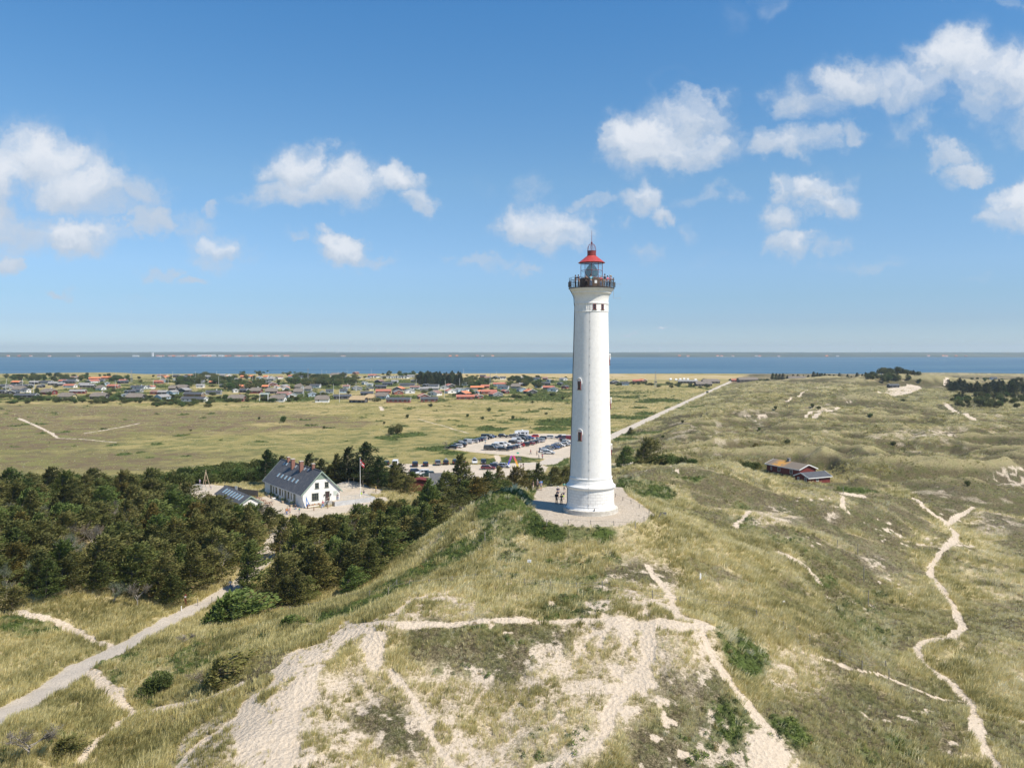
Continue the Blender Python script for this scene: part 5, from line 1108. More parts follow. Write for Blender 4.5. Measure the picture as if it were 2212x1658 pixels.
VIL = [(0, [(0,235,350,B,d,0),(50,210,372,Bn,g_,1),(170,330,305,O,d,0),(250,430,350,B,d,0),(190,390,405,T,g_,0),(-60,100,440,B,d,0),(100,260,450,B,d,1),(215,560,500,B,d,0,2),(310,440,420,B,w,0),(400,500,345,B,d,1),(440,590,312,G_,d,0),(600,790,310,B,g_,0),(560,650,350,B,d,1),(610,840,450,T,r_,0,2),(720,860,322,G_,d,0),(870,1120,520,T,y_,0),(885,1180,275,B,w,0),(880,1000,302,Rd,w,0),(940,1130,307,B,d,0),(940,1150,347,Rd,w,0),(855,940,330,G_,d,1),(1050,1150,220,Bn,k,0),(1150,1240,215,O,r_,1),(1330,1510,232,O,k,0),(1520,1680,220,O,k,0),(1680,1730,215,Rd,w,1),(1040,1280,437,G_,r_,0,1),(1180,1340,330,G_,g_,0),(1330,1450,300,Rd,w,1),(1200,1420,347,G_,d,0),(1600,1790,352,Rd,k,0),(1560,1640,320,B,b_,1),(1780,1910,275,Rd,w,0,2),(1790,1880,300,B,d,1),(1450,1560,395,T,w,0),(1350,1610,517,T,d,0,2),(1880,2160,527,T,d,0),(1830,1920,492,B,b_,1),(1890,1980,440,B,d,1),(1980,2130,422,B,g_,0),(1950,2200,377,B,w,0,2),(1480,1560,272,B,g_,0)]),
 (540, [(215,380,187,Bn,w,0),(300,400,215,O,y_,1),(225,370,270,B,b_,1),(170,320,290,Rd,k,0),(450,560,250,G_,w,1),(450,570,190,B,d,0),(590,700,207,B,d,1),(670,760,187,Rd,k,0),(760,840,180,B,d,0),(880,1060,215,B,d,0),(940,1010,190,Wh,w,0),(1240,1350,182,G_,w,1),(1150,1240,177,G_,g_,0),(1200,1320,217,O,k,1),(1320,1380,215,G_,w,0),(1460,1550,202,O,k,0),(1550,1670,200,O,b_,0),(1670,1820,217,O,b_,1),(1820,1880,207,O,w,0),(2010,2080,215,Bn,w,1),(1890,1970,212,B,w,1),(1870,1990,242,G_,g_,0),(1290,1440,257,G_,b_,1),(730,930,280,B,g_,0),(770,880,292,G_,g_,1),(1000,1100,290,O,k,0),(1040,1190,280,G_,w,0),(1320,1480,317,B,w,1),(1480,1560,317,B,w,1),(1500,1670,302,O,d,1),(1580,1750,347,B,g_,0),(1750,1870,265,G_,d,0),(1840,1960,300,B,d,1),(1860,2040,322,Rd,k,1),(1350,1530,357,O,k,0),(1150,1320,347,B,d,0),(800,930,347,G_,w,0),(0,60,377,B,w,1),(60,140,372,Rd,w,1),(410,490,392,T,d,0),(490,690,382,T,d,0),(510,740,420,G_,d,1),(120,260,447,Bn,k,0),(230,370,450,G_,d,0),(370,515,450,G_,b_,1),(180,400,527,G_,b_,1),(600,940,482,B,o_,0),(560,980,557,B,w,0),(940,1190,452,B,g_,0,2),(1340,1440,420,G_,w,1),(1450,1590,420,B,d,0),(1600,1790,432,T,r_,0,2),(1280,1540,552,T,k,0,1),(1770,1890,490,Gn,d,0),(1830,2030,437,T,d,0),(1900,2150,557,T,w,0),(2010,2212,470,Bn,w,0),(1800,1890,367,O,d,0),(1960,2050,367,O,w,1),(2055,2180,360,G_,w,1),(2080,2212,392,O,w,1)]),
 (1080, [(40,170,197,Rd,b_,0),(180,270,212,B,b_,1),(390,520,190,B,d,0),(670,860,177,T,w,0,2),(820,910,172,B,g_,1),(895,1005,212,Wh,w,0),(1010,1080,207,Wh,y_,1),(1080,1160,217,G_,y_,1),(1200,1280,235,Wh,y_,0),(1020,1100,142,Bn,k,1),(1240,1380,180,Rd,k,0),(1260,1300,197,B,w,1),(1305,1345,197,B,w,1),(1350,1405,197,B,w,1),(1450,1500,207,B,w,1),(1505,1552,207,B,w,1),(1557,1605,207,B,w,1),(1610,1655,207,B,w,1),(1660,1705,207,B,w,1),(1710,1755,207,B,w,1),(1760,1800,207,B,w,1),(1802,1845,207,B,w,1),(1825,1950,192,G_,w,0),(1350,1470,277,Bn,d,1),(1450,1620,312,B,d,0),(1590,1700,277,G_,w,0),(1700,1960,332,B,g_,0),(1890,1980,267,G_,d,1),(1990,2110,300,B,d,0),(1160,1220,300,G_,w,1),(1220,1320,322,Wh,w,0),(1340,1530,362,B,d,0),(1220,1310,392,B,y_,1),(970,1180,387,B,g_,1),(870,970,362,Bn,w,0,2),(820,930,427,B,b_,0),(370,540,357,B,w,0),(120,280,442,T,g_,0),(150,270,377,T,g_,0,1),(285,410,402,T,g_,0),(330,480,482,B,b_,1),(600,730,432,B,w,0),(520,600,457,B,w,1),(440,670,567,T,w,0),(710,1000,517,B,d,0),(955,1240,572,S,d,0),(1240,1310,542,S,y_,0),(1120,1330,467,B,d,0),(1340,1600,432,Rd,k,0),(1600,1810,397,O,d,1),(1860,2030,372,Bn,w,0),(2005,2212,397,G_,g_,0),(1750,1980,432,B,w,1),(1600,1770,447,B,k,1),(1340,1560,512,T,b_,0),(1500,1900,570,B,k,0,1),(1950,2200,517,Rd,k,1),(2010,2300,560,B,k,0),(20,170,497,Rd,w,1),(-30,80,467,Bn,w,0),(2070,2150,337,B,d,1)]),
 (1600, [(100,260,350,B,w,0),(0,260,392,G_,g_,0),(265,400,372,B,w,1),(350,480,347,Rd,d,1),(590,700,317,B,b_,1),(490,620,412,G_,b_,1),(600,700,402,B,w,1),(340,510,432,Rd,w,1),(80,300,467,Bn,w,1),(490,800,522,Rd,k,0,1),(790,900,512,Rd,k,1),(520,720,470,O,d,1),(790,890,442,O,w,1),(870,1130,442,Rd,k,0),(990,1210,482,Rd,g_,1),(710,940,377,O,g_,0),(870,1020,357,Rd,k,0),(1050,1270,322,Rd,b_,0),(1120,1310,372,B,w,0),(1320,1480,362,T,g_,0,1),(1460,1540,322,G_,r_,0),(1400,1600,412,B,b_,1),(1510,1720,437,O,d,1,1),(1690,1820,347,B,b_,1),(1800,1990,377,Rd,d,0),(1830,2080,407,B,w,1),(1780,1930,312,B,d,0),(2020,2110,312,B,d,1),(2095,2190,362,B,r_,1),(2070,2160,242,G_,w,1),(1870,1930,262,G_,b_,1),(1805,1880,232,Bn,k,0),(1370,1550,227,G_,g_,0,2),(1590,1760,237,B,b_,0),(1040,1150,217,B,d,1),(1155,1260,222,B,w,0),(860,960,192,B,k,0),(930,1035,222,Bn,w,0),(1220,1262,432,Rd,r_,1),(20,80,207,G_,b_,0),(330,368,215,B,w,0)])]
ORD = 'first second third fourth fifth sixth seventh eighth ninth tenth eleventh twelfth thirteenth fourteenth fifteenth sixteenth seventeenth eighteenth nineteenth twentieth'.split()
def ordw(i): return ORD[i] if i < 20 else 'twenty-' + ORD[i - 20]
RN = {B: 'black-roofed', G_: 'grey-roofed', T: 'grey-thatched', S: 'golden-thatched', Rd: 'red-tiled', O: 'orange-tiled', Bn: 'brown-roofed', Gn: 'green-roofed', Wh: 'white-roofed'}
WN = {w: 'white', d: 'black', k: 'brick', r_: 'dark red', b_: 'pale blue', y_: 'yellow', g_: 'grey', o_: 'brown wooden'}
def village():
    rng = random.Random(5); E = []
    for x0, L in VIL:
        for e in L:
            u = (x0 + (e[0] + e[1]) / 2 / 3.95) / 1.7545; v = (1380 + e[2] / 3.95) / 1.7545
            E.append([u, v, (e[1] - e[0]) / 3.95 / 1.7545] + list(e[3:6]) + [e[6] if len(e) > 6 else 0])
    def f7(x): return (2200 + x / 2.458) / 1.7545
    def g7(y): return (1320 + y / 2.458) / 1.7545
    for (a, b2, yb, ro, wa, or_, ch) in [(480,560,316,Rd,k,0,0),(545,610,312,O,k,1,0),(270,372,330,B,d,1,0),(380,460,342,B,b_,0,0),(1120,1305,326,T,d,0,0),(1060,1230,348,T,d,0,0),(900,1100,322,G_,d,0,0),(1450,1662,318,T,d,0,0),(1930,2110,312,T,d,0,0),(2860,2970,367,B,d,0,0),(3498,3578,357,B,w,0,0),(3820,3880,290,B,w,0,0),(1410,1452,310,Rd,k,0,0)]:
        E.append([f7((a + b2) / 2), g7(yb), (b2 - a) / 2.458 / 1.7545, ro, wa, or_, ch])
    row = lambda e: 'right of the lighthouse' if e[0] > 1300 else ('in the front rows' if e[1] > 845 else 'in the middle rows' if e[1] > 826 else 'in the back rows')
    cnt = {}; tot = {}
    E.sort(key=lambda e: e[0])
    for e in E: tot[(e[3], e[4], row(e))] = tot.get((e[3], e[4], row(e)), 0) + 1
    placed = []
    for e in E:
        u, v, wp, ro, wa, or_, ch = e; Y = (CAMZ - .9) * F / (v - HZ); X = (u - 1106) / F * Y; wm_ = wp * Y / F
        key = (ro, wa, row(e)); i = cnt.get(key, 0); cnt[key] = i + 1
        n = tot[key]; rw_ = {'right of the lighthouse': 'right of the lighthouse', 'in the front rows': 'in the front village rows', 'in the middle rows': 'in the middle village rows', 'in the back rows': 'in the back village rows'}[row(e)]
        lab = f"only {RN[ro]} {WN[wa]}-walled house {rw_}" if n == 1 else f"{ordw(i)} from left of the {RN[ro]} {WN[wa]}-walled houses {rw_}"
        style = 'hip' if ro in (T, S) else 'gable'
        if or_ == 0: L, W_ = max(6.0, wm_ * .92 - 1), 6.2 if style == 'gable' else 7.2; rz = rng.uniform(-.22, .22)
        else: L, W_ = rng.uniform(8, 11), min(9.5, max(4.5, wm_ - .8)); rz = math.pi / 2 + rng.uniform(-.5, -.15) * rng.choice((-1, 1)); W_ *= .88
        L = min(L, 30); hw_ = 2.3; hr_ = hw_ + W_ / 2 * (.42 if style == 'gable' else .72)
        if ro == Wh: hr_ = hw_ + .4
        if wa == d and or_ == 1 and style == 'hip': hr_ += 1
        if wp * 0 + Y > 0: Y2 = Y + (W_ / 2 if or_ == 0 else L / 2)
        summer_house(X * Y2 / Y, Y2, rz, round(L * 2) / 2, round(W_ * 2) / 2, hw_, round(hr_ * 5) / 5, ro, wa, style, lab, 'summer houses beyond the moor', ch, rng)
        placed.append((X * Y2 / Y, Y2, max(L, W_) / 2))
    # trees and hedges between the houses
    q = np.random.default_rng(31); n = 0
    for (u0, u1, v0, v1, m, s0, s1, kd, lb) in [
        (0, 330, 856, 871, 44, .55, .85, 'dbush', 'grey-green hedge bush along the front edge of the village, left part'), (330, 460, 864, 878, 26, .55, .9, 'dbush', 'grey-green hedge bush in the moor-edge clump left of the long low houses'), (470, 640, 856, 868, 28, .5, .9, 'dbush', 'hedge bush along the village front edge near the thatched houses'),
        (10, 190, 812, 822, 26, .9, 1.5, 'dbush', 'dark tree on the dune ridge at the far left of the village'), (235, 275, 814, 824, 8, .9, 1.4, 'dbush', 'dark tree left of the orange roofs by the shore'), (385, 480, 812, 836, 26, .9, 1.7, 'dbush', 'tall dark tree in the wood left of centre'), (480, 570, 818, 842, 26, .9, 1.5, 'dbush', 'dark tree in the wood around the mast'),
        (620, 768, 812, 834, 66, .9, 1.6, 'dbush', 'dark tree in the broad wood in mid village'), (900, 1000, 818, 834, 44, .9, 1.5, 'dark', 'black-green conifer in the tall grove before the back meadow'), (860, 930, 808, 814, 14, .8, 1.2, 'dbush', 'brownish tree by the shore behind the small cottages'), (1005, 1060, 820, 836, 20, .8, 1.3, 'dbush', 'green tree right of the tall conifer grove'), (1095, 1170, 820, 838, 24, .8, 1.4, 'dbush', 'dark tree between the houses left of the lighthouse'),
        (1330, 1420, 826, 832, 16, .5, .9, 'dbush', 'dark bush near the red gabled house right of the lighthouse'), (1420, 1530, 828, 838, 16, .5, .9, 'dbush', 'bush in front of the thatched barns'), (1520, 1660, 820, 826, 12, .5, .8, 'dbush', 'dark tree by the thatched barns'),
        (520, 640, 800, 812, 14, .7, 1.1, 'dbush', 'dark tree near the shore behind the village'), (820, 900, 800, 812, 10, .6, 1.0, 'dbush', 'tree near the shore behind the long cottages')]:
        for j in range(int(m * 1.25)):
            u = q.uniform(u0, u1); v = q.uniform(v0, v1); Y = (CAMZ - .9) * F / (v - HZ); X = (u - 1106) / F * Y
            if any((X - a) ** 2 + (Y - b2) ** 2 < (c * .75) ** 2 for a, b2, c in placed): continue
            put_tree(kd, n, X, Y, q.uniform(s0, s1) * 1.15, q.uniform(0, 6), lb, 'bush' if s1 < .95 else 'tree', lb.split(' in ')[-1].split(' along ')[-1][:40] + ' planting', name='hedge_bush' if s1 < .95 else None, sz=q.uniform(s0, s1) * (.75 if s1 < .95 else 1)); n += 1
    for j in range(290):
        v = 800 + 66 * q.random() ** 1.3; Y = (CAMZ - .9) * F / (v - HZ); u = q.uniform(-20, 1230); X = (u - 1106) / F * Y
        if 930 > u > 860 and v < 826 or any((X - a) ** 2 + (Y - b2) ** 2 < (c + 2) ** 2 for a, b2, c in placed) or Y > 1180: continue
        put_tree('dbush', j, X, Y, q.uniform(.55, 1.15), q.uniform(0, 6), 'rounded dark green garden bush between the summer houses', 'bush', 'garden bushes of the village', name='garden_bush', sz=q.uniform(.45, .8))
village()

def white_house():
    r = empty('white_house', (-48.0, 179.3, 2.0), math.atan2(.6, .8), 'long white house with slate roof, brick chimneys and green trim, beyond the plantation', 'house')
    W, L, hw, hr = 9.1, 25.0, 3.4, 8.0; wl = pmat('whitewashed_brick', (.80, .79, .76), (.70, .69, .65), 2.5, .8, .35, 9); k = (hr - hw) / (W / 2)
    MB().add([(0,0,-1),(W,0,-1),(W,L,-1),(0,L,-1),(0,0,hw),(W,0,hw),(W,L,hw),(0,L,hw),(W/2,0,hr-.05),(W/2,L,hr-.05)], [(0,1,5,8,4),(1,2,6,5),(2,3,7,9,6),(3,0,4,7)]).build('wall', wl, r)
    sl = bpy.data.materials.new('slate'); sl.use_nodes = True; nt = sl.node_tree; bb = nt.nodes['Principled BSDF']; bb.inputs['Roughness'].default_value = .7
    tc = nd(nt, 'ShaderNodeTexCoord'); mp = nd(nt, 'ShaderNodeMapping', ins={0: tc.outputs['Object'], 'Scale': (.0, 3.2, 5.2)}).outputs[0]
    sx = nd(nt, 'ShaderNodeSeparateXYZ', ins={0: mp}).outputs; vv = nd(nt, 'ShaderNodeCombineXYZ', ins={0: sx[1], 1: sx[2]}).outputs[0]
    br = nd(nt, 'ShaderNodeTexBrick', ins={'Vector': vv, 'Scale': 1.0, 'Mortar Size': .05, 'Color1': (.062, .066, .074, 1), 'Color2': (.105, .108, .115, 1), 'Mortar': (.04, .04, .045, 1), 'Brick Width': 1.0, 'Row Height': 1.0})
    nz = nd(nt, 'ShaderNodeTexNoise', ins={'Vector': tc.outputs['Object'], 'Scale': .8, 'Detail': 6.0}); nt.links.new(mixc(nt, ss(nt, nz.outputs[0], .5, .7, 0, .45), br.outputs['Color'], (.17, .16, .15)), bb.inputs['Base Color'])
    grn = pmat('sage_green_paint', (.30, .38, .31), (.25, .33, .27), 3, .6); grn2 = pmat('sage_boarding', (.22, .29, .23), (.17, .23, .18), 12, .7, stretch=(8, 8, .3))
    def slope(s, ya, yb, ov=.5, x=W/2, hx=W/2, th=.18):
        ze = hw - ov * k; xa = -ov if s < 0 else W + ov
        P_ = [(xa, ya, ze + th), (W/2, ya, hr + th), (W/2, yb, hr + th), (xa, yb, ze + th)]
        return P_ + [(a, b, c - th) for a, b, c in P_]
    rf = MB()
    for s in (-1, 1): rf.add(slope(s, -.35, L + .35), [(0,1,2,3)[::-s],(4,5,6,7)[::s],(0,4,7,3)[::s],(0,1,5,4)[::s],(3,7,6,2)])
    rf.tube([(W/2, -.35, hr + .2), (W/2, L + .35, hr + .2)], .13, 6); ro = rf.build('roof', sl, r)
    bg = MB()
    for yy in (-.42, L + .36):
        for s, xa in ((-1, -.55), (1, W + .55)):
            P_ = [(xa, yy, hw - .55 * k - .12), (W/2, yy, hr - .12), (W/2, yy, hr + .22), (xa, yy, hw - .55 * k + .24)]; bg.add(P_ + [(a, b + .06, c) for a, b, c in P_], [(0,1,2,3),(7,6,5,4),(0,4,5,1),(2,6,7,3),(0,3,7,4)])
    bg.build('barge_boards', grn, r)
    z0 = 6.25; hh = (hr - z0) / k - .1
    MB().add([(W/2-hh,-.04,z0),(W/2+hh,-.04,z0),(W/2,-.04,hr-.1),(W/2-hh,.0,z0),(W/2+hh,.0,z0),(W/2,.0,hr-.1)], [(0,1,2),(0,3,4,1)]).build('gable_boarding', grn2, r)
    br_ = pmat('chimney_brick', (.30, .135, .095), (.20, .10, .075), 6, .85, .3, 12); cc = pmat('chimney_cap', (.55, .50, .42), (.42, .38, .32), 3, .9)
    for (y, t, s, h) in ((15, .78, .85, 2.5), (9.7, .788, .85, 2.5), (20.1, .965, .6, 1.5), (4.7, 1.0, .62, 1.4)):
        x = t * W / 2; zb = hw + (hr - hw) * t; c = MB().box(x - s/2, x + s/2, y - s/2, y + s/2, zb - .6, zb + h - .15).build('chimney', br_, ro)
        MB().box(x - s/2 - .08, x + s/2 + .08, y - s/2 - .08, y + s/2 + .08, zb + h - .15, zb + h).build('chimney_cap', cc, r)
    sg = pmat('skylight_glass', (.20, .34, .42), (.30, .45, .52), 1, .12); sf = pmat('zinc_frame', (.40, .42, .43), rough=.4)
    def sky(y, t, wd=.75, ht=1.1, par=None, hw_=hw, hr_=hr, Wd=W):
        kk = (hr_ - hw_) / (Wd / 2); an = -math.atan(kk)
        M = Matrix.Translation((t * Wd / 2, y, hw_ + (hr_ - hw_) * t + .19)) @ Matrix.Rotation(an, 4, 'Y')
        o = MB().box(-ht/2, ht/2, -wd/2, wd/2, -.05, .08).xf(M).build('skylight', sf, par or r); MB().box(-ht/2+.08, ht/2-.08, -wd/2+.08, wd/2-.08, .0, .10).xf(M).build('skylight_pane', sg, o)
    for i in range(6): sky(19.2 - i * 2.42, .325)
    for y, t in ((21.4, .84), (19.8, .86), (14.0, .87), (8.6, .89), (6.3, .89)): sky(y, t, .6, .8)
    fm = pmat('olive_window_paint', (.17, .18, .12), (.13, .14, .10), 3, .5)
    def win(x, y, z, w_, h_, face, mull=1, parent=r, fmat=fm):
        M = Matrix.Translation((x, y, z)) @ Matrix.Rotation(face, 4, 'Z')
        f = MB(); q = .07
        for a, b in ((-w_/2, -w_/2+q), (w_/2-q, w_/2)): f.box(a, b, -.05, .04, 0, h_)
        for a, b in ((0, q), (h_-q, h_), (h_*.6, h_*.6+.05)): f.box(-w_/2+q, w_/2-q, -.05, .04, a, b)
        for i in range(mull): xx = -w_/2 + w_ * (i+1)/(mull+1); f.box(xx-.03, xx+.03, -.06, .03, q, h_-q)
        o = f.xf(M).build('window', fmat, parent); MB().box(-w_/2+q, w_/2-q, -.02, .03, q, h_-q).xf(M).build('pane', dark_glass, o); MB().box(-w_/2-.08, w_/2+.08, -.12, .0, -.08, -.003).xf(M).build('sill', fm, o)
    def door(x, y, z, w_, h_, face, m_=None, open_=False):
        M = Matrix.Translation((x, y, z)) @ Matrix.Rotation(face, 4, 'Z')
        o = MB().box(-w_/2, w_/2, -.04, .03, 0, h_).xf(M).build('door', m_ or fm, r)
        MB().box(-w_/2-.08, -w_/2, -.07, .03, 0, h_+.08).box(w_/2, w_/2+.08, -.07, .03, 0, h_+.08).box(-w_/2, w_/2, -.07, .03, h_, h_+.08).xf(M).build('door_frame', fm, o)
    win(3.0, 0, 1.5, 1.65, 1.65, 0, 2); win(3.45, 0, 4.2, .95, 1.3, 0); win(5.85, 0, 4.2, .95, 1.3, 0)
    door(6.0, 0, 1.1, .95, 2.1, 0, cm('dark_doorway', (.03, .02, .02), (.05, .025, .02), 1, .8))
    sgn = MB().box(7.5, 8.55, -.06, 0, 2.1, 3.2).build('wall_sign', pmat('pale_sign', (.62, .66, .60), rough=.5), r)
    tx = MB()
    for i in range(5): tx.box(7.62, 8.4 - .12 * (i % 3), -.068, -.06, 3.0 - .17 * i, 3.05 - .17 * i)
    tx.build('sign_lettering', grn, sgn)
    for xx in (5.2, 6.8): MB().box(xx-.1, xx+.1, -.25, 0, 2.3, 2.65).build('wall_lamp', cm('black_lamp', (.03,.03,.03)), r)
    F90 = -math.pi / 2
    for y, kd in ((20.4,'d'),(18.6,'n'),(16.8,'w'),(14.3,'w'),(12.6,'n'),(10.7,'d'),(8.75,'w'),(7.0,'n'),(5.0,'d')):
        if kd == 'd': door(0, y, .35, .95, 2.1, F90)
        elif kd == 'n': win(0, y, 1.0, .5, 1.45, F90, 0)
        else: win(0, y, 1.0, 1.0, 1.5, F90)
    for y in (20.4, 10.7, 5.0):
        MB().box(-1.3, 0, y-.7, y+.7, -.2, .17).box(-.9, 0, y-.55, y+.55, .17, .34).tube([(-1.3,y-.6,0),(-1.3,y-.6,1.1),(-.1,y-.6,1.3)], .025, 5).tube([(-1.3,y+.6,0),(-1.3,y+.6,1.1),(-.1,y+.6,1.3)], .025, 5).build('door_step', pmat('concrete', (.42,.41,.38), (.35,.34,.31), 2, .9), r)
    MB().tube([(-.5,.1,hw-.45),(-.5,L,hw-.45)], .07, 6).tube([(-.5,.15,hw-.45),(-.06,.15,hw-.8),(-.06,.15,0)], .05, 6).build('gutter', sf, r)
    st = MB()
    for i in range(6): st.box(3.9 + i * .3, 5.6, -1.3, -.05, .18 * i - .2, .18 * (i + 1))
    st.box(5.6, 6.6, -1.3, -.05, -.2, 1.1).tube([(3.9,-1.25,1.0),(5.6,-1.25,2.0),(6.5,-1.25,2.0),(6.5,-1.25,1.1)], .03, 5).tube([(3.9,-1.25,0),(3.9,-1.25,1.0)], .03, 5).build('staircase', CM.get('conc') or cm('stair_concrete', (.45,.44,.42), (.37,.36,.34), 2, .9), r)
    M = r.matrix_basis
    def W3(x, y, z=0): return M @ Vector((x, y, z))
    # raised terrace with a grey retaining wall
    conc = pmat('grey_concrete', (.50, .51, .52), (.40, .41, .42), 1.2, .85, .2, 8)
    t = empty('raised_terrace', r.location, r.rotation_euler.z, 'raised grey concrete terrace wall with railing, right of the white house stairs', 'terrace')
    MB().box(6.7, 17, -2.6, -2.35, -1, 1.05).box(16.75, 17, -2.35, 4, -1, 1.05).build('retaining_wall', conc, t); MB().box(6.7, 16.7, -2.3, -.1, -1, .98).box(9.3, 16.7, -.1, 4, -1, .98).build('paving', cm('terrace_sand', (.50,.44,.35), (.42,.37,.29), 1, .95), t)
    rl = MB()
    for i in range(9): rl.tube([(8 + i, -2.4, 1), (8 + i, -2.4, 1.95)], .025, 5)
    rl.tube([(8,-2.4,1.95),(16,-2.4,1.95)], .025, 5).tube([(8,-2.4,1.5),(16,-2.4,1.5)], .015, 5).build('handrail', sf, t)
    # outbuilding
    s = empty('outbuilding', (-58.1, 173.7, 2.0), r.rotation_euler.z, 'low white outbuilding with a row of skylights, left of the white house', 'shed')
    W2, L2, a2, b2 = 4.8, 17.5, 2.2, 3.75
    def rr(p): return (p[0] - W2/2, p[1], p[2])
    MB().add([rr(p) for p in [(0,0,-1),(W2,0,-1),(W2,L2,-1),(0,L2,-1),(0,0,a2),(W2,0,a2),(W2,L2,a2),(0,L2,a2),(W2/2,0,b2-.04),(W2/2,L2,b2-.04)]], [(0,1,5,8,4),(1,2,6,5),(2,3,7,9,6),(3,0,4,7)]).build('wall', wl, s)
    k2 = (b2 - a2) / (W2/2); f = MB()
    for sg_ in (-1, 1):
        xa = sg_ * (W2/2 + .35); P_ = [(xa,-.3,a2-.35*k2+.12),(0,-.3,b2+.12),(0,L2+.3,b2+.12),(xa,L2+.3,a2-.35*k2+.12)]; f.add(P_ + [(a,b,c-.12) for a,b,c in P_], [(0,1,2,3)[::-sg_],(4,5,6,7)[::sg_],(0,4,7,3)[::sg_],(0,1,5,4)[::sg_]])
    f.build('roof', sl, s); bg = MB()
    for sg_ in (-1, 1):
        xa = sg_ * (W2/2 + .4); P_ = [(xa,-.36,a2-.4*k2-.1),(0,-.36,b2-.1),(0,-.36,b2+.17),(xa,-.36,a2-.4*k2+.17)]; bg.add(P_ + [(a,b+.05,c) for a,b,c in P_], [(0,1,2,3),(7,6,5,4),(0,4,5,1),(2,6,7,3),(0,3,7,4)])
    bg.build('barge_boards', grn, s); MB().add([(-1.0,-.03,3.05),(1.0,-.03,3.05),(0,-.03,b2-.08)], [(0,1,2)]).build('gable_boarding', grn2, s)
    for i in range(7):
        an = -math.atan(k2); Mx = Matrix.Translation((-W2/4, 3.0 + i * 1.9, (a2+b2)/2 + .13)) @ Matrix.Rotation(an, 4, 'Y')
        o = MB().box(-.75,.75,-.38,.38,-.04,.07).xf(Mx).build('skylight', sf, s); MB().box(-.68,.68,-.31,.31,0,.085).xf(Mx).build('skylight_pane', sg, o)
    win(.6, 0, .9, .9, .9, 0, 1, s)
    # plank fences
    pf = pmat('weathered_planks', (.25, .21, .17), (.17, .14, .12), 1.5, .9, stretch=(9, 9, .4))
    for (p, q_, h, lb, dr) in ((onz(519,1071,2), onz(558,1076,2), 1.9, 'weathered plank fence between the outbuilding and the white house', 0), (onz(484,1062,2), onz(523,1068,2), 1.8, 'weathered plank fence with white door, behind the outbuilding', 1)):
        p = Vector(p[:2] + (2.0,)); q_ = Vector(q_[:2] + (2.0,)); dd = q_ - p; n = int(dd.length / .16); e = empty('plank_fence', p, math.atan2(dd.y, dd.x), lb, 'fence'); bb_ = MB(); rg_ = random.Random(3)
        for i in range(n): bb_.box(i*.16, i*.16+.14, 0, .025, 0, h + rg_.uniform(-.06, .06))
        bb_.build('planks', pf, e); pst = MB()
        for i in range(int(n / 12) + 1): MB().box(i*1.92-.05, i*1.92+.05, .03, .13, -.2, h+.05).build('post', pf, e)
        if dr: MB().box(dd.length*.62, dd.length*.62+.9, -.06, -.01, 0, 2.0).build('door', trimw, e)
    # benches, tables, planters, board
    wood = pmat('table_wood', (.30, .18, .11), (.22, .13, .08), 3, .7); wood2 = pmat('pale_wood', (.45, .36, .25), (.36, .28, .19), 3, .75)
    def table(p, rz, lb, m_=wood):
        e = empty('picnic_table', p, rz, lb, 'table'); MB().box(-.9,.9,-.38,.38,.7,.75).build('tabletop', m_, e)
        for sy in (-1, 1): MB().box(-.9,.9,sy*.75-.14,sy*.75+.14,.42,.46).build('bench_seat', m_, e)
        for sx in (-.65, .65): MB().add([(sx-.04,-.75,0),(sx+.04,-.75,0),(sx+.04,-.25,.7),(sx-.04,-.25,.7),(sx-.04,-.65,0),(sx+.04,-.65,0),(sx+.04,-.15,.7),(sx-.04,-.15,.7)], [(0,1,2,3),(7,6,5,4),(0,3,7,4),(1,5,6,2)]).add([(sx-.04,.75,0),(sx+.04,.75,0),(sx+.04,.25,.7),(sx-.04,.25,.7),(sx-.04,.65,0),(sx+.04,.65,0),(sx+.04,.15,.7),(sx-.04,.15,.7)], [(3,2,1,0),(4,5,6,7),(4,7,3,0),(2,6,5,1)]).box(sx-.035,sx+.035,-.72,.72,.38,.42).build('leg_frame', m_, e)
    rz = r.rotation_euler.z
    for (x, y, lb) in ((-5.2, 7.8, 'dark brown picnic table nearest the outbuilding gable'), (-5.4, 11.5, 'dark brown picnic table in the middle of the courtyard'), (-5.0, 15.5, 'dark brown picnic table at the far end of the courtyard by the planks')):
        table(W3(x, y), rz + .3, lb)
    b = empty('display_bench', W3(2.2, -1.0), rz, 'long low table of goods under the gable window of the white house', 'table'); MB().box(-1.6,1.6,-.35,.35,.62,.68).build('tabletop', wood, b)
    for sx in (-1.5, 1.5): MB().box(sx-.05,sx+.05,-.32,.32,0,.62).build('leg', wood, b)
    rg_ = random.Random(8)
    for i in range(6):
        x = -1.3 + i * .5; o = MB().box(-.16,.16,-.12,.12,0,.16+.06*(i%2)).box(-.18,.18,-.14,.14,.16+.06*(i%2),.2+.06*(i%2)).build('goods_box', cm('goods%d' % (i % 3), [(.5,.3,.12),(.6,.55,.45),(.35,.2,.12)][i % 3]), None); o.location = W3(2.2 + x, -1.0, .68); o.rotation_euler = (0,0,rz)
        tag(o, f'{ordw(i)} small box from left on the display table under the gable window', 'box', 'boxes on the display table')
    for i, (x, y) in enumerate(((-1.0, 18.2), (-1.0, 8.9), (-1.1, 3.4), (-1.0, 16.2))):
        e = empty('planter', W3(x, y), rz, f'wooden planter with dark shrub, {ordw(i)} of the four listed along the courtyard wall', 'planter'); e['label'] = 'wooden planter with dark shrub ' + ['beside the far door', 'beside the middle door', 'beside the door nearest the gable', 'under the far windows'][i] + ' of the white house'
        MB().box(-.6,.6,-.4,.4,0,.45).box(-.63,.63,-.43,.43,.38,.43).build('trough', wood2, e); tr_, qd, sh = broad(60 + i, 1.0, .6, 240, 5, .14); o = link('shrub', quads_mesh('shrub', qd.reshape(-1, 3), sh, leaf_mat), e); o.location = (0, 0, .35)
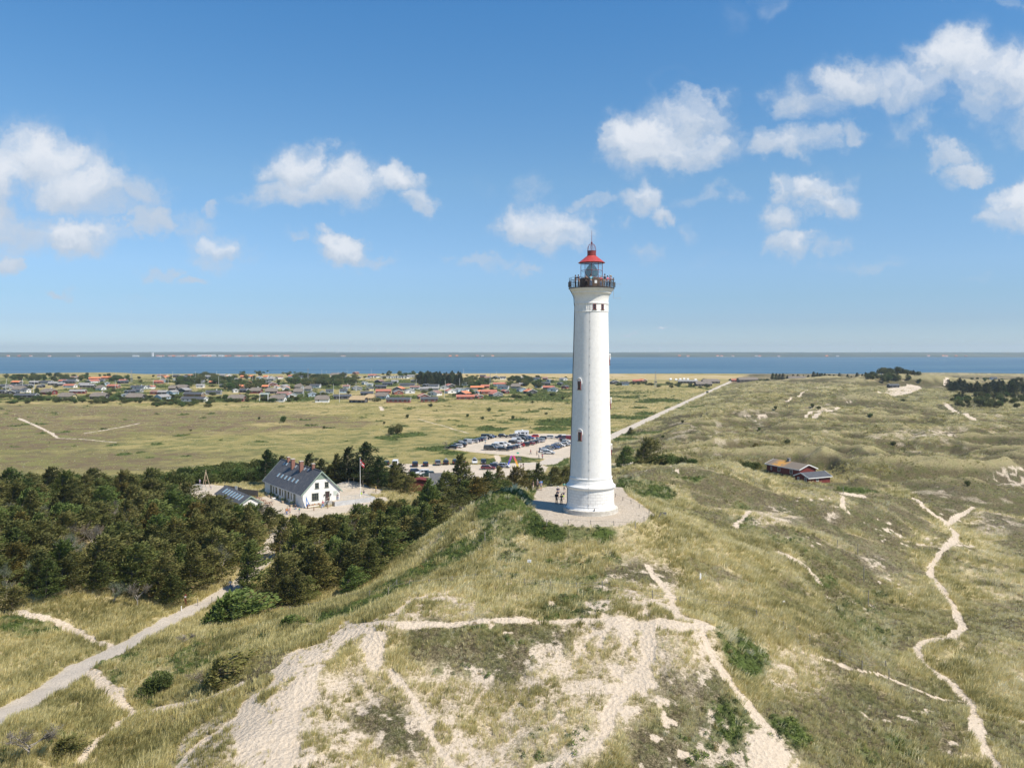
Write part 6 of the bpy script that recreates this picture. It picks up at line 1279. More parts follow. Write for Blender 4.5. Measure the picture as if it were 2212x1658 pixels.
    o = empty('grill', W3(-2.6, 11.6), rz, 'small white-topped grill cart in the courtyard', 'grill'); MB().box(-.4,.4,-.25,.25,.75,.95).build('lid', trimw, o)
    for sx in (-.35, .35):
        for sy in (-.2, .2): MB().tube([(sx,sy,0),(sx,sy,.75)], .02, 5).build('leg', sf, o)
    # feather flag
    fl = empty('feather_flag', W3(.4, -.9), rz, 'blue and white feather flag at the near corner of the white house', 'flag')
    pts = [(0, 0, .5), (1.0, 0, .45), (.75, 0, 1.0), (.42, 0, 1.7), (.15, 0, 2.5), (0, 0, 2.9)]
    MB().add([(x, -.01, z) for x, y, z in pts] + [(x, .01, z) for x, y, z in pts], [tuple(range(6)), tuple(range(11, 5, -1))] + [(i, i + 6, (i + 1) % 6 + 6, (i + 1) % 6) for i in range(6)]).build('cloth', pmat('blue_cloth', (.03, .14, .42), (.04, .17, .48), 2, .6), fl)
    MB().tube([(-.02,0,0),(-.02,0,3.0)], .025, 5).build('pole', trimw, fl); MB().add([(.12,-.02,1.1),(.5,-.02,.9),(.45,-.02,1.15),(.2,-.02,1.9)], [(0,1,2,3)]).build('emblem', trimw, fl)
    for i, (x, y) in enumerate(((-7.5, -1.5), (-5.0, -2.6), (-2.0, -3.0), (.9, -4.2), (4.5, -3.6))):
        o = MB().tube([(0,0,-.3),(0,0,.85),(0,0,.95)], [.11,.11,.07], 8).build('bollard', wood); o.location = W3(x, y); tag(o, f'{ordw(i)} short wooden bollard from left along the front of the house yard', 'bollard', 'bollards of the house yard')
    # play things
    e = empty('climbing_tripod', onz(445, 1052, 2), 0, 'tall wooden tripod in the sandy playground left of the outbuilding', 'play equipment')
    for a in (0, 2.1, 4.2): MB().tube([(1.1*math.cos(a), 1.1*math.sin(a), 0), (-.1*math.cos(a), -.1*math.sin(a), 4.6)], .09, 6).build('leg', wood2, e)
    MB().tube([(0,0,4.1),(0,0,2.4)], .02, 4).lathe([(0,1.7),(.3,1.75),(.3,1.85),(0,1.95)][::1], 12).build('swing_basket', wood, e)
    e = empty('climbing_dome', onz(428, 1061, 2), 0, 'grey metal climbing dome on the playground sand', 'play equipment'); dm = MB()
    for i in range(8):
        a = i * math.pi / 4; dm.tube([(2.3*math.cos(t)*math.cos(a), 2.3*math.cos(t)*math.sin(a), 1.9*math.sin(t)) for t in np.linspace(0, math.pi/2, 6)], .03, 4)
    for t in (.35, .75, 1.15): dm.tube([(2.3*math.cos(t)*math.cos(a), 2.3*math.cos(t)*math.sin(a), 1.9*math.sin(t)) for a in np.linspace(0, 2*math.pi, 17)], .025, 4)
    dm.build('bars', sf, e)
    px, py, _ = onz(756, 1050, 2)
    MB().lathe([(5.2, -.3), (4.2, .35), (2.6, .95), (1.2, 1.3), (0, 1.35)], 28).xf(Matrix.Translation((px, py, 2)) @ Matrix.Scale(.62, 4, (0, 1, 0))).build('play_mound', pmat('grey_sand', (.40,.36,.30), (.5,.45,.38), 1, .95, .4, 3), None, True)
    tag(bpy.data.objects['play_mound'], 'grey sand mound with a slide, right of the white house', 'sand mound')
    e = empty('slide', (px + .3, py, 3.2), .3, 'wooden slide platform on top of the grey sand mound', 'slide'); MB().box(-.7,.7,-.6,.6,.0,.1).build('platform', wood2, e)
    for sx in (-.65,.65):
        for sy in (-.55,.55): MB().tube([(sx,sy,-.8),(sx,sy,1.5 if sx > 0 or sy > 0 else 1.0)], .06, 6).build('post', wood2, e)
    MB().box(-.65,.65,.52,.58,.9,1.0).build('rail', wood2, e); MB().slab([(-.7,-.3,.05),(-3.6,-.3,-1.15),(-3.6,.3,-1.15),(-.7,.3,.05)], .06).build('chute', sf, e)
    # flagpole with the red flag and its white cross
    e = empty('flagpole', onz(778.5, 1081, 2), 0, 'tall white flagpole with a red and white cross flag beside the white house', 'flagpole')
    MB().lathe([(0,-.2),(.10,-.2),(.10,.2),(.075,.3),(.04,10.3),(.0,10.3)], 10).lathe([(0,10.3),(.09,10.36),(0,10.46)], 8).build('pole', trimw, e, 40)
    rd = pmat('flag_red', (.50, .03, .04), (.44, .03, .04), 2, .7)
    def fp(a, h): return (.06 + .95 * a + .05 * math.sin(a * 9), .12 * math.sin(a * 8 + h * 2), 9.9 - 1.15 * h - 1.05 * a ** 1.3)
    for nm, m_, cells in (('flag', rd, 0), ('flag_cross', trimw, 1)):
        f = MB(); N, M_ = 14, 10
        for i in range(N):
            for j in range(M_):
                isc = (4 <= i <= 5) or (4 <= j <= 5)
                if isc == bool(cells):
                    f.add([fp(i/N, j/M_), fp((i+1)/N, j/M_), fp((i+1)/N, (j+1)/M_), fp(i/N, (j+1)/M_)], [(0,1,2,3)])
        if cells == 0: fo = f.build(nm, m_, e, True)
        else: f.build(nm, m_, fo, True)
white_house()

def cabin(name, x, y, z, rz, L, W, hw, hr, roofm, wallm, label, wins=(), ch=None, trim=True):
    r = empty(name, (x, y, z), rz, label, 'house' if L > 6 else 'shed'); k = (hr - hw) / (W/2); ov = .4
    MB().add([(0,0,-1.5),(W,0,-1.5),(W,L,-1.5),(0,L,-1.5),(0,0,hw),(W,0,hw),(W,L,hw),(0,L,hw),(W/2,0,hr-.04),(W/2,L,hr-.04)], [(0,1,5,8,4),(1,2,6,5),(2,3,7,9,6),(3,0,4,7)]).build('wall', wallm, r)
    f = MB()
    for s in (-1, 1):
        xa = -ov if s < 0 else W + ov; P_ = [(xa,-.4,hw-ov*k+.14),(W/2,-.4,hr+.14),(W/2,L+.4,hr+.14),(xa,L+.4,hw-ov*k+.14)]; f.add(P_ + [(a,b,c-.14) for a,b,c in P_], [(0,1,2,3)[::-s],(4,5,6,7)[::s],(0,4,7,3)[::s],(0,1,5,4)[::s],(3,7,6,2)])
    ro = f.build('roof', roofm, r); t = MB()
    for yy in (-.46, L + .4):
        for xa in (-ov - .04, W + ov + .04):
            e_ = hw - ov * k; P_ = [(xa,yy,e_-.12),(W/2,yy,hr-.12),(W/2,yy,hr+.18),(xa,yy,e_+.18)]; t.add(P_ + [(a,b+.06,c) for a,b,c in P_], [(0,1,2,3),(7,6,5,4),(0,4,5,1),(2,6,7,3),(0,3,7,4)])
    for xa in (-ov - .06, W + ov): t.box(xa, xa + .06, -.4, L + .4, hw - ov * k - .1, hw - ov * k + .13)
    if trim: t.build('barge_boards', trimw, r)
    for (wx, wy, wz, ww, wh, fc) in wins:
        o = add_window(r, wx, wy, wz, ww, wh, fc)
    if ch: MB().box(W/2-.35, W/2+.35, ch-.4, ch+.4, hr-.3, hr+.9).box(W/2-.4, W/2+.4, ch-.45, ch+.45, hr+.9, hr+1.0).build('chimney', cm('chimney_grey', (.22,.22,.23), (.17,.17,.18), 4, .8), r)
    return r
def other_buildings():
    lich = bpy.data.materials.new('lichen_sheet_roof'); lich.use_nodes = True; nt = lich.node_tree; b = nt.nodes['Principled BSDF']; b.inputs['Roughness'].default_value = .9
    tc = nd(nt, 'ShaderNodeTexCoord'); n = nd(nt, 'ShaderNodeTexNoise', ins={'Vector': tc.outputs['Object'], 'Scale': .9, 'Detail': 6.0, 'Roughness': .7})
    sy = nd(nt, 'ShaderNodeSeparateXYZ', ins={0: tc.outputs['Object']}).outputs
    wv = nd(nt, 'ShaderNodeTexWave', ins={'Vector': tc.outputs['Object'], 'Scale': 2.4, 'Distortion': .2}); wv.bands_direction = 'Y'
    base = mixc(nt, ss(nt, wv.outputs['Fac'], .3, .7, 0, .5), (.21, .175, .135), (.15, .12, .095)); pt = mth(nt, 'MULTIPLY', mth(nt, 'MULTIPLY', ss(nt, sy[1], 5.5, 8.0), ss(nt, sy[1], 12.5, 9.5)), ss(nt, n.outputs[0], .34, .52));     base = mixc(nt, pt, base, (.52, .27, .055)); nt.links.new(base, b.inputs['Base Color'])
    rw = WALLS['redwood']
    r = cabin('red_cabin', 83.0, 226, 1.5, math.atan2(.41, .91), 13.4, 6.3, 2.35, 3.55, lich, rw, 'dark red wooden cabin with an orange-lichened roof in the dunes', [(-.02, 3.2, .7, 1.1, 1.2, -math.pi/2), (-.02, 8.2, .7, 1.1, 1.2, -math.pi/2), (-.02, 11.4, .7, .6, 1.0, -math.pi/2)], 7.5)
    a = cabin('red_annex', 81.6, 217.6, 1.0, math.atan2(.41, .91) - math.pi/2, 8.0, 5.0, 2.0, 3.0, ROOFS['black'], rw, 'small dark red annex with a black roof in front of the red cabin', [(1.2, -.02, .8, .7, .9, 0), (3.9, -.02, .5, .8, 1.4, 0), (5.02, 3.2, .8, .9, .9, math.pi/2)])
    a.location = (80.0, 221.0, 1.0)
    cabin('red_hut', 13.3, 124.0, 14.2, .12, 2.6, 2.7, 2.4, 3.2, ROOFS['grey'], rw, 'small dark red hut with white trim half hidden behind the lighthouse')
    x, y, _ = onz(948, 1052, 2.4)
    s = cabin('dark_roofed_shed', x - 2.6, y + 5, 1.2, .1 - math.pi/2, 9.0, 7.0, 2.0, 4.6, pmat('tar_paper', (.085,.088,.095), (.12,.12,.125), 3, .85, .3, 20), rw, 'large shed with a charcoal roof between the plantation and the lower car park')
    x, y, _ = onz(905, 1052, 2.4); cabin('red_leanto', x - 2.5, y, 2.2, .0, 3.0, 5.5, 1.8, 2.3, rw, rw, 'low dark red lean-to left of the charcoal-roofed shed', trim=False)
other_buildings()

# ---------------------------------------------------------------- beyond the water
def turbines():
    wt = cm('turbine_white', (.85, .86, .88), (.8, .81, .83), 1, .5)
    tw = MB().tube([(0,0,-5),(0,0,62)], [3.2,2.2], 8).mesh('tower', wt); nc = MB().box(-2.4,2.4,-5,4,60,65).mesh('nacelle', wt)
    bl = MB().add([(-1.6,0,0),(1.6,0,0),(.9,0,30),(-.2,0,31),(-1.6,.5,0),(1.6,.5,0),(.9,.3,30),(-.2,.3,31)], [(3,2,1,0),(4,5,6,7),(0,1,5,4),(1,2,6,5),(2,3,7,6),(3,0,4,7)]).mesh('blade', wt); hub = MB().lathe([(0,-1.5),(1.8,-1),(1.8,1),(0,1.5)], 10).xf(Matrix.Rotation(R(90),4,'X')).mesh('hub', wt)
    rg_ = random.Random(2); us = [(1000 + x / 1.8433) / 1.7545 for x in (137,217,238,320,336,415,433,508,523,605,695,775,787,858,868,940,1015,1088)] + [(2200 + x / 2.458) / 1.7545 for x in (315,457,598,732,748)] + [1850, 1880, 1925]
    for i, u in enumerate(us):
        Y = 9600 + rg_.uniform(-500, 900); z = float(12); e = empty('wind_turbine', ((u-1106)/F*Y, Y, z), 0, f'{ordw(i)} white wind turbine from the left on the far shore skyline', 'wind turbine', 'wind turbines on the far shore')
        link('tower', tw, e); link('nacelle', nc, e); h = link('hub', hub, e); h.location = (0,-6,62.5); a0 = rg_.uniform(0, 2)
        for j in range(3): b = link('blade', bl, h); b.rotation_euler = (0, a0 + j * 2.094, 0)
    Y = 5350; x = (330.5-1106)/F*Y; e = empty('water_tower', (x, Y, 0), 0, 'white water tower standing alone on the far shore at left', 'tower')
    MB().box(-5.5,5.5,-5,5,-2,24).build('body', trimw, e); MB().box(-5.8,5.8,-5.3,5.3,24,26).build('roof', wt, e)
    for (u0, u1, h, lb) in ((428, 466, 9, 'long white industrial hall on the far shore'), (473, 482, 8, 'short white hall right of the long one on the far shore'), (288, 300, 6, 'white barn on the far shore left of the water tower')):
        e = empty('industrial_hall', ((((u0+u1)/2)-1106)/F*Y, Y, 0), 0, lb, 'building'); L = (u1-u0)/F*Y/2; MB().box(-L, L, -12, 12, -2, h).build('wall', trimw, e); MB().add([(-L-1,-13,h),(L+1,-13,h),(L+1,13,h),(-L-1,13,h),(-L-1,0,h+3),(L+1,0,h+3)], [(0,1,5,4),(2,3,4,5),(1,2,5),(3,0,4)]).build('roof', ROOFS['whiter'], e)
    for i in range(90):
        u = rg_.choice([rg_.uniform(340, 640), rg_.uniform(340, 640), rg_.uniform(0, 2200)]); Y = 5200 + rg_.uniform(0, 260); ro = rg_.choice((Rd, Rd, O, Bn, G_)); wa = rg_.choice((w, k, w))
        wm, rm, tm = gable_meshes(16, 10, 4, 8, ro, wa, 'gable'); e = empty('town_house', ((u-1106)/F*Y, Y, .8), 0, 'small red-roofed town house on the far shore of the inlet', 'house', 'town houses on the far shore')
        e['label'] = f'small {RN[ro]} town house with {WN[wa]} walls on the far shore'; e.scale = (1.1, 1, 1.1); link('wall', wm, e); link('roof', rm, e)
turbines()
def masts():
    st = cm('galvanised', (.32,.34,.35), (.26,.28,.29), 2, .5)
    for i, (u, vt, vb) in enumerate([((0+1967/3.95)/1.7545, (1380+80/3.95)/1.7545, 826), ((1080+345/3.95)/1.7545, (1380+60/3.95)/1.7545, 829), ((1600+1018/3.95)/1.7545, (1380+130/3.95)/1.7545, 829), ((2200+700/2.458)/1.7545, (1320+210/2.458)/1.7545, 837), (1895, 797, 812)]):
        Y = 37 * F / (vb - HZ); h = (vb - vt) / F * Y; e = MB()
        for sx, sy in ((-1,-1),(1,-1),(1,1),(-1,1)): e.tube([(sx*1.1, sy*1.1, 0), (sx*.3, sy*.3, h)], .09, 4)
        n = 8
        for j in range(n):
            z0, z1 = h*j/n, h*(j+1)/n; a, b = 1.1-.8*j/n, 1.1-.8*(j+1)/n
            e.tube([(-a,-a,z0),(b,-b,z1)], .05, 4).tube([(a,-a,z0),(-b,-b,z1)], .05, 4).tube([(-a,a,z0),(b,b,z1)], .05, 4).tube([(-b,-b,z1),(b,-b,z1)], .05, 4)
        o = e.build('lattice_mast', st); o.location = ((u-1106)/F*Y, Y, .6); tag(o, f'grey lattice mast, {ordw(i)} from the left rising above the roofs' if i < 4 else 'grey lattice mast on the right skyline dunes', 'mast')
    P_ = [(0,93,345),(0,332,350),(0,507,360),(0,492,475),(0,78,435),(0,1138,300),(0,1735,215),(0,1720,380),(540,265,240),(540,380,300),(540,155,370),(540,450,200),(540,715,260),(540,793,200),(540,978,280),(540,1137,295),(540,1108,190),(540,1648,300),(540,1848,320),(540,1880,200),(540,2115,215),(1080,278,490),(1080,725,450),(1080,810,565),(1080,1062,400),(1080,1292,150),(1080,1965,360),(1080,617,180),(1080,550,160),(1080,930,160),(1600,345,380),(1600,330,500),(1600,560,340),(1600,618,150),(1600,1110,185),(1600,1765,270)]
    P_.sort(key=lambda p: p[0] + p[1] / 3.95)
    for i, (x0, cx, cy) in enumerate(P_):
        u = (x0 + cx/3.95)/1.7545; v = (1380+cy/3.95)/1.7545; Y = 37.1*F/(v-HZ); X = (u-1106)/F*Y
        o = MB().lathe([(0,-.5),(.14,-.5),(.10,9.0),(0,9.0)], 6).lathe([(0,9),(.16,9.1),(0,9.25)], 6).build('garden_flagpole', trimw); o.location = (X, Y, float(H(np.array([X]), np.array([Y]))[0])); tag(o, f'thin white flagpole, {ordw(i) if i < 29 else "among the last"} from the left in the village gardens' if i < 29 else f'thin white flagpole among the houses, {ordw(i-29)} of the rightmost ones', 'flagpole', 'garden flagpoles')
masts()
# ---------------------------------------------------------------- cars
tyre = cm('tyre_rubber', (.02,.02,.02), (.03,.03,.03), 4, .8); rimm = cm('alloy_rim', (.45,.46,.48), (.38,.39,.40), 4, .35, metal=.6); carglass = cm('car_glass', (.015,.02,.026), (.02,.027,.033), 1, .06); lampg = cm('lamp_glass', (.75,.76,.78), (.7,.7,.72), 1, .15); redl = cm('tail_lamp_red', (.45,.02,.02), (.4,.02,.02), 1, .25)
PAINT = {n: (c, cm('paint_' + n, c, tuple(x * .93 for x in c), .5, .22, spec=.7)) for n, c in dict(black=(.012,.012,.014), charcoal=(.05,.052,.055), grey=(.15,.155,.16), silver=(.42,.44,.46), white=(.78,.78,.78), navy=(.018,.03,.07), blue=(.03,.09,.26), red=(.45,.02,.025), maroon=(.14,.015,.025), green=(.02,.05,.045)).items()}
SHAPES = {  # side profile of body (x, z) and of the glasshouse (x0 bottom rear .. ), length, width, height
 'hatch': ([(-1.95,.35),(-2.02,.62),(-1.98,.92),(1.0,.92),(1.85,.78),(2.02,.6),(2.0,.35)], [(-1.92,.92),(-1.55,1.44),(.25,1.46),(1.05,.92)], 1.72),
 'estate': ([(-2.25,.35),(-2.33,.62),(-2.28,.95),(1.05,.93),(2.1,.80),(2.30,.62),(2.28,.35)], [(-2.22,.95),(-1.9,1.46),(.2,1.48),(1.1,.93)], 1.78),
 'suv': ([(-2.15,.42),(-2.25,.72),(-2.2,1.08),(1.05,1.06),(2.05,.98),(2.25,.75),(2.22,.42)], [(-2.15,1.08),(-1.85,1.68),(.2,1.70),(1.1,1.06)], 1.86),
 'saloon': ([(-2.25,.35),(-2.33,.62),(-2.28,.96),(-1.6,.98),(1.05,.93),(2.1,.80),(2.30,.62),(2.28,.35)], [(-1.75,.97),(-.95,1.42),(.2,1.44),(1.1,.93)], 1.78),
 'van': ([(-2.5,.38),(-2.55,.7),(-2.5,1.15),(1.55,1.1),(2.3,.98),(2.5,.7),(2.48,.38)], [(-2.47,1.15),(-2.35,1.95),(.95,1.97),(1.75,1.1)], 1.92),
 'pickup': ([(-2.5,.45),(-2.6,.75),(-2.55,1.08),(1.1,1.08),(2.2,1.0),(2.45,.75),(2.42,.45)], [(-.75,1.08),(-.55,1.72),(.45,1.72),(1.1,1.08)], 1.84)}
wheel_tyre = MB().lathe([(.2,-.1),(.30,-.11),(.33,-.08),(.33,.08),(.30,.11),(.2,.1)], 18).xf(Matrix.Rotation(R(90),4,'X')).mesh('tyre', tyre, 40)
wheel_rim = MB().lathe([(0,-.07),(.08,-.09),(.2,-.085),(.21,.085),(0,.07)], 14).xf(Matrix.Rotation(R(90),4,'X')).mesh('rim', rimm)
def car_mesh(kind, key={}):
    if kind in key: return key[kind]
    body, gl, W = SHAPES[kind]; hw = W / 2; bm = MB(); n = len(body)
    secs = [(-hw, .93), (-hw * .99, 1.0), (hw * .99, 1.0), (hw, .93)]
    V = []
    for (yy, s) in ((-hw, .955), (-hw + .09, 1.0), (hw - .09, 1.0), (hw, .955)):
        for (x, z) in body: zz = .62 + (z - .62) * (s if abs(yy) == hw else 1.0); V.append((x * s, yy, zz))
    Fc = []
    for a in range(3):
        for i in range(n): j = (i + 1) % n; Fc.append((a*n+i, (a+1)*n+i, (a+1)*n+j, a*n+j))
    Fc += [tuple(range(n)), tuple(range(4*n-1, 3*n-1, -1))]; bm.add(V, Fc)
    ti = .17; (rx0, rz0), (rx1, rz1), (rx2, rz2), (rx3, rz3) = gl
    # roof panel and pillars in body colour
    bm.add([(rx1-.02,-hw+ti,rz1),(rx2+.02,-hw+ti,rz2),(rx2+.02,hw-ti,rz2),(rx1-.02,hw-ti,rz1),(rx1-.04,-hw+ti,rz1-.05),(rx2+.04,-hw+ti,rz2-.05),(rx2+.04,hw-ti,rz2-.05),(rx1-.04,hw-ti,rz1-.05)], [(0,1,2,3),(0,4,5,1),(2,6,7,3),(1,5,6,2),(3,7,4,0)])
    for s in (-1, 1):
        for (xa, za, xb, zb) in ((rx0,rz0,rx1,rz1),(rx3,rz3,rx2,rz2),(-.35,.93,-.35,rz1)): bm.tube([(xa, s*(hw-.08), za-.03), (xb, s*(hw-ti+.005), zb-.02)], .045, 4)
        bm.box(.72, .88, s*(hw+.02)-.06, s*(hw+.02)+.06, .92, 1.05)
    if kind == 'van': 
        for s in (-1, 1): bm.add([(rx0+.05,s*(hw-.06),rz0),(-.3,s*(hw-.06),rz0),(-.3,s*(hw-ti+.02),rz1),(rx1+.05,s*(hw-ti+.02),rz1)], [(0,1,2,3)[::-s]])
    for xw in (-1.28, 1.3):
        for s in (-1, 1): bm.add([(xw-.42,s*(hw+.004),.34),(xw+.42,s*(hw+.004),.34),(xw+.30,s*(hw+.004),.66),(xw-.30,s*(hw+.004),.66)], [(0,1,2,3)[::-s]], 1)
    gm = MB(); b0, b1 = hw - .08, hw - ti
    gm.add([(rx0,-b0,rz0-.02),(rx3,-b0,rz3-.02),(rx3,b0,rz3-.02),(rx0,b0,rz0-.02),(rx1,-b1,rz1-.03),(rx2,-b1,rz2-.03),(rx2,b1,rz2-.03),(rx1,b1,rz1-.03)], [(0,1,5,4),(1,2,6,5),(2,3,7,6),(3,0,4,7)])
    key[kind] = (bm.mesh('body', [PAINT['grey'][1], cm('wheel_arch', (.01,.01,.01))], 35), gm.mesh('windows', carglass), W, body)
    return key[kind]
lm_ = {}
def put_car(u, v, z, colour, kind, deg, label, group='parked cars', extra=None):
    bm, gm, W, body = car_mesh(kind); x, y, _ = onz(u, v, z); z = float(H(np.array([x]), np.array([y]))[0])
    e = empty('parked_car' if group else 'moving_car', (x, y + .6, z), R(deg), label, 'van' if kind == 'van' else 'car', group)
    o = link('body', bm, e); o.material_slots[0].link = 'OBJECT'; o.material_slots[0].material = PAINT[colour][1]; link('windows', gm, e)
    for xw in (-1.28, 1.3):
        for s in (-1, 1):
            t = link('wheel', wheel_tyre, e); t.location = (xw, s * (W/2 - .08), .33); link('rim', wheel_rim, t)
    if kind not in lm_:
        fx = body[-2][0]; rx = body[1][0]; lm_[kind] = (MB().box(fx-.3, fx-.02, -.14, .14, -.07, .08).mesh('headlight', lampg), MB().box(rx-.0, rx+.12, -.1, .1, -.12, .12).mesh('tail_light', redl), fx, rx, body[1][1])
    hl, tl, fx, rx, zz = lm_[kind]
    for s in (-1, 1):
        a = link('headlight', hl, e); a.location = (0.02, s * (W/2 - .28), zz + .05); b = link('tail_light', tl, e); b.location = (0, s * (W/2 - .16), zz + .2)
    top = SHAPES[kind][1][1][1]
    if extra == 'box':
        MB().box(-1.1, .5, -.35, .35, top + .12, top + .42).box(-1.0, .4, -.3, .3, top + .42, top + .47).build('roof_box', cm('roof_box', (.35,.36,.38), (.3,.31,.33), 1, .4), e)
        for xx in (-.8, .1): MB().box(xx-.03, xx+.03, -.7, .7, top + .04, top + .12).build('roof_bar', rimm, e)
    if extra == 'canopy': MB().add([(-2.5,-.85,1.08),(-.65,-.85,1.08),(-.65,.85,1.08),(-2.5,.85,1.08),(-2.4,-.75,1.85),(-.7,-.75,1.85),(-.7,.75,1.85),(-2.4,.75,1.85)], [(4,5,6,7),(0,1,5,4),(1,2,6,5),(2,3,7,6),(3,0,4,7)]).build('canopy', trimw, e)
    return e
def cars():
    e1 = lambda x, y: ((1650 + x/7.135)/1.7545, (1620 + y/7.135)/1.7545); f1 = lambda x, y: ((1940 + x/8.508)/1.7545, (1620 + y/8.508)/1.7545); g1 = lambda x, y: ((1440 + x/3.95)/1.7545, (1720 + y/3.95)/1.7545)
    rows = [
     ('left row of the upper car park', .9, e1, [(435,578,'black','estate',168),(575,550,'white','estate',168),(690,528,'black','suv',168,'box'),(655,478,'navy','estate',168,'box'),(850,438,'silver','van',165),(1035,414,'silver','hatch',165),(1100,388,'navy','hatch',165),(1180,372,'navy','hatch',165),(1255,342,'silver','estate',165),(1345,322,'black','hatch',-12),(1395,300,'black','van',-12),(1470,285,'blue','hatch',-12),(1530,270,'black','saloon',-12)]),
     ('near side of the middle double row', .9, e1, [(1490,612,'charcoal','van',-8),(1600,592,'navy','estate',-8),(1660,548,'silver','suv',-8),(1850,630,'black','estate',-4),(1760,525,'white','van',-8),(1890,482,'white','estate',-8),(1975,603,'navy','hatch',172),(2040,585,'grey','hatch',172),(2110,570,'navy','hatch',172),(2185,548,'white','hatch',172)]),
     ('right end of the middle double row', .9, f1, [(245,622,'red','hatch',172),(400,607,'black','suv',172),(560,562,'maroon','saloon',172),(600,530,'grey','hatch',172),(675,522,'black','hatch',172),(745,497,'silver','hatch',172),(850,482,'silver','suv',172),(905,462,'silver','estate',172)]),
     ('far side of the middle double row', .9, f1, [(40,520,'charcoal','hatch',-10),(120,505,'silver','hatch',-10),(190,478,'white','van',-10),(320,445,'black','van',-10),(450,405,'navy','saloon',-10),(560,375,'blue','saloon',-10),(70,330,'grey','estate',-10),(190,318,'white','suv',-10),(370,330,'black','hatch',-10)]),
     ('back edge of the upper car park', .9, f1, [(720,327,'red','hatch',176),(950,407,'black','suv',172),(1180,357,'silver','estate',176),(1560,362,'navy','pickup',178,'canopy'),(1720,405,'maroon','van',176)]),
     ('right row beside the lighthouse', .9, f1, [(1190,847,'silver','estate',-2),(1110,805,'white','estate',-4),(1060,785,'navy','hatch',-6),(1160,750,'grey','estate',-6),(1210,712,'charcoal','hatch',-8),(1270,695,'navy','estate',-8),(1360,675,'blue','saloon',-8),(1440,652,'black','estate',-8,'box'),(1490,625,'black','hatch',-8,'box'),(1560,615,'white','hatch',-8),(1640,590,'grey','saloon',-8),(1735,572,'silver','hatch',-8),(1740,530,'black','hatch',-8),(1790,505,'white','estate',-8),(1700,455,'black','hatch',-8)]),
     ('upper edge of the lower car park', 1.2, g1, [(95,166,'black','hatch',95),(230,178,'white','van',92),(522,188,'black','suv',98),(680,182,'black','hatch',98),(862,166,'grey','suv',98),(985,156,'black','estate',96,'box'),(1125,152,'black','suv',98),(1240,148,'navy','hatch',96),(1415,136,'white','hatch',-86,'box'),(1550,143,'black','hatch',-88)]),
     ('lower edge of the lower car park', 1.2, g1, [(535,290,'navy','hatch',12),(630,322,'white','suv',194),(715,335,'green','hatch',190),(1620,235,'maroon','estate',-3),(1740,212,'navy','estate',-6,'box'),(1860,205,'silver','hatch',-20)])]
    KN = dict(hatch='hatchback', estate='estate car', suv='off-roader', saloon='saloon', van='van', pickup='pickup')
    for nm, z, fn, L in rows:
        L = sorted(L, key=lambda c: c[0]); cnt = {}; tot = {}
        for c in L: tot[(c[2], c[3])] = tot.get((c[2], c[3]), 0) + 1
        for c in L:
            i = cnt.get((c[2], c[3]), 0); cnt[(c[2], c[3])] = i + 1; u, v = fn(c[0], c[1]); ex = c[5] if len(c) > 5 else None
            n_ = tot[(c[2], c[3])]; lb = ('' if n_ == 1 else ordw(i) + ' ') + f'{c[2]} {KN[c[3]]}' + (' with roof box' if ex == 'box' else ' with white canopy' if ex == 'canopy' else '') + ('' if n_ == 1 else ' from left') + (' at the ' if nm.startswith('right end') else ' on the ' if 'side' in nm else ' at the ' if 'edge' in nm else ' in the ') + nm
            put_car(u, v, z, c[2], c[3], c[4], lb, 'cars parked below the lighthouse', ex)
    u, v = e1(1835, 274); put_car(u, v, .9, 'black', 'suv', -5, 'lone black off-roader at the top middle of the upper car park', 'cars parked below the lighthouse')
    x, y, _ = onz(1528.5, 849, .7); put_car(1528.5, 849, .7, 'charcoal', 'suv', 70, 'dark car driving on the straight road towards the barns', None)
    # motorhome
    u, v = f1(290, 318); x, y, _ = onz(u, v, .9); e = empty('motorhome', (x, y + 2, .9), R(176), 'large white motorhome with an overcab at the back of the upper car park', 'motorhome')
    pr = [(-3.4,.45),(-3.45,2.6),(-3.2,2.85),(1.6,2.85),(2.7,2.5),(2.3,1.75),(2.6,1.3),(3.4,1.0),(3.5,.45)]; k_ = len(pr)
    MB().add([(a,-1.1,b) for a,b in pr] + [(a,1.1,b) for a,b in pr], [tuple(range(k_-1,-1,-1)), tuple(range(k_, 2*k_))] + [(i,(i+1)%k_,(i+1)%k_+k_,i+k_) for i in range(k_)]).build('body', PAINT['white'][1], e)
    MB().add([(2.27,-1.0,1.78),(2.62,-1.0,1.34),(2.62,1.0,1.34),(2.27,1.0,1.78)], [(0,1,2,3)]).xf(Matrix.Translation((.03,0,.02))).build('windscreen', carglass, e)
    for (a, b, c, d_) in ((-2.8,-2.2,1.5,2.1),(-1.6,-.2,1.6,2.15),(.4,1.1,1.5,2.1),(1.5,2.2,1.25,1.75)):
        for s in (-1, 1): MB().box(a, b, s*1.11-.01, s*1.11+.01, c, d_).build('side_window', carglass, e)
    for xw in (-2.0, 2.4):
        for s in (-1, 1): t = link('wheel', wheel_tyre, e); t.location = (xw, s*1.02, .36); link('rim', wheel_rim, t)
    MB().lathe([(0,2.85),(.4,2.9),(.45,3.2),(0,3.25)], 12).xf(Matrix.Translation((-.6,0,0))).build('roof_hatch', trimw, e)
cars()

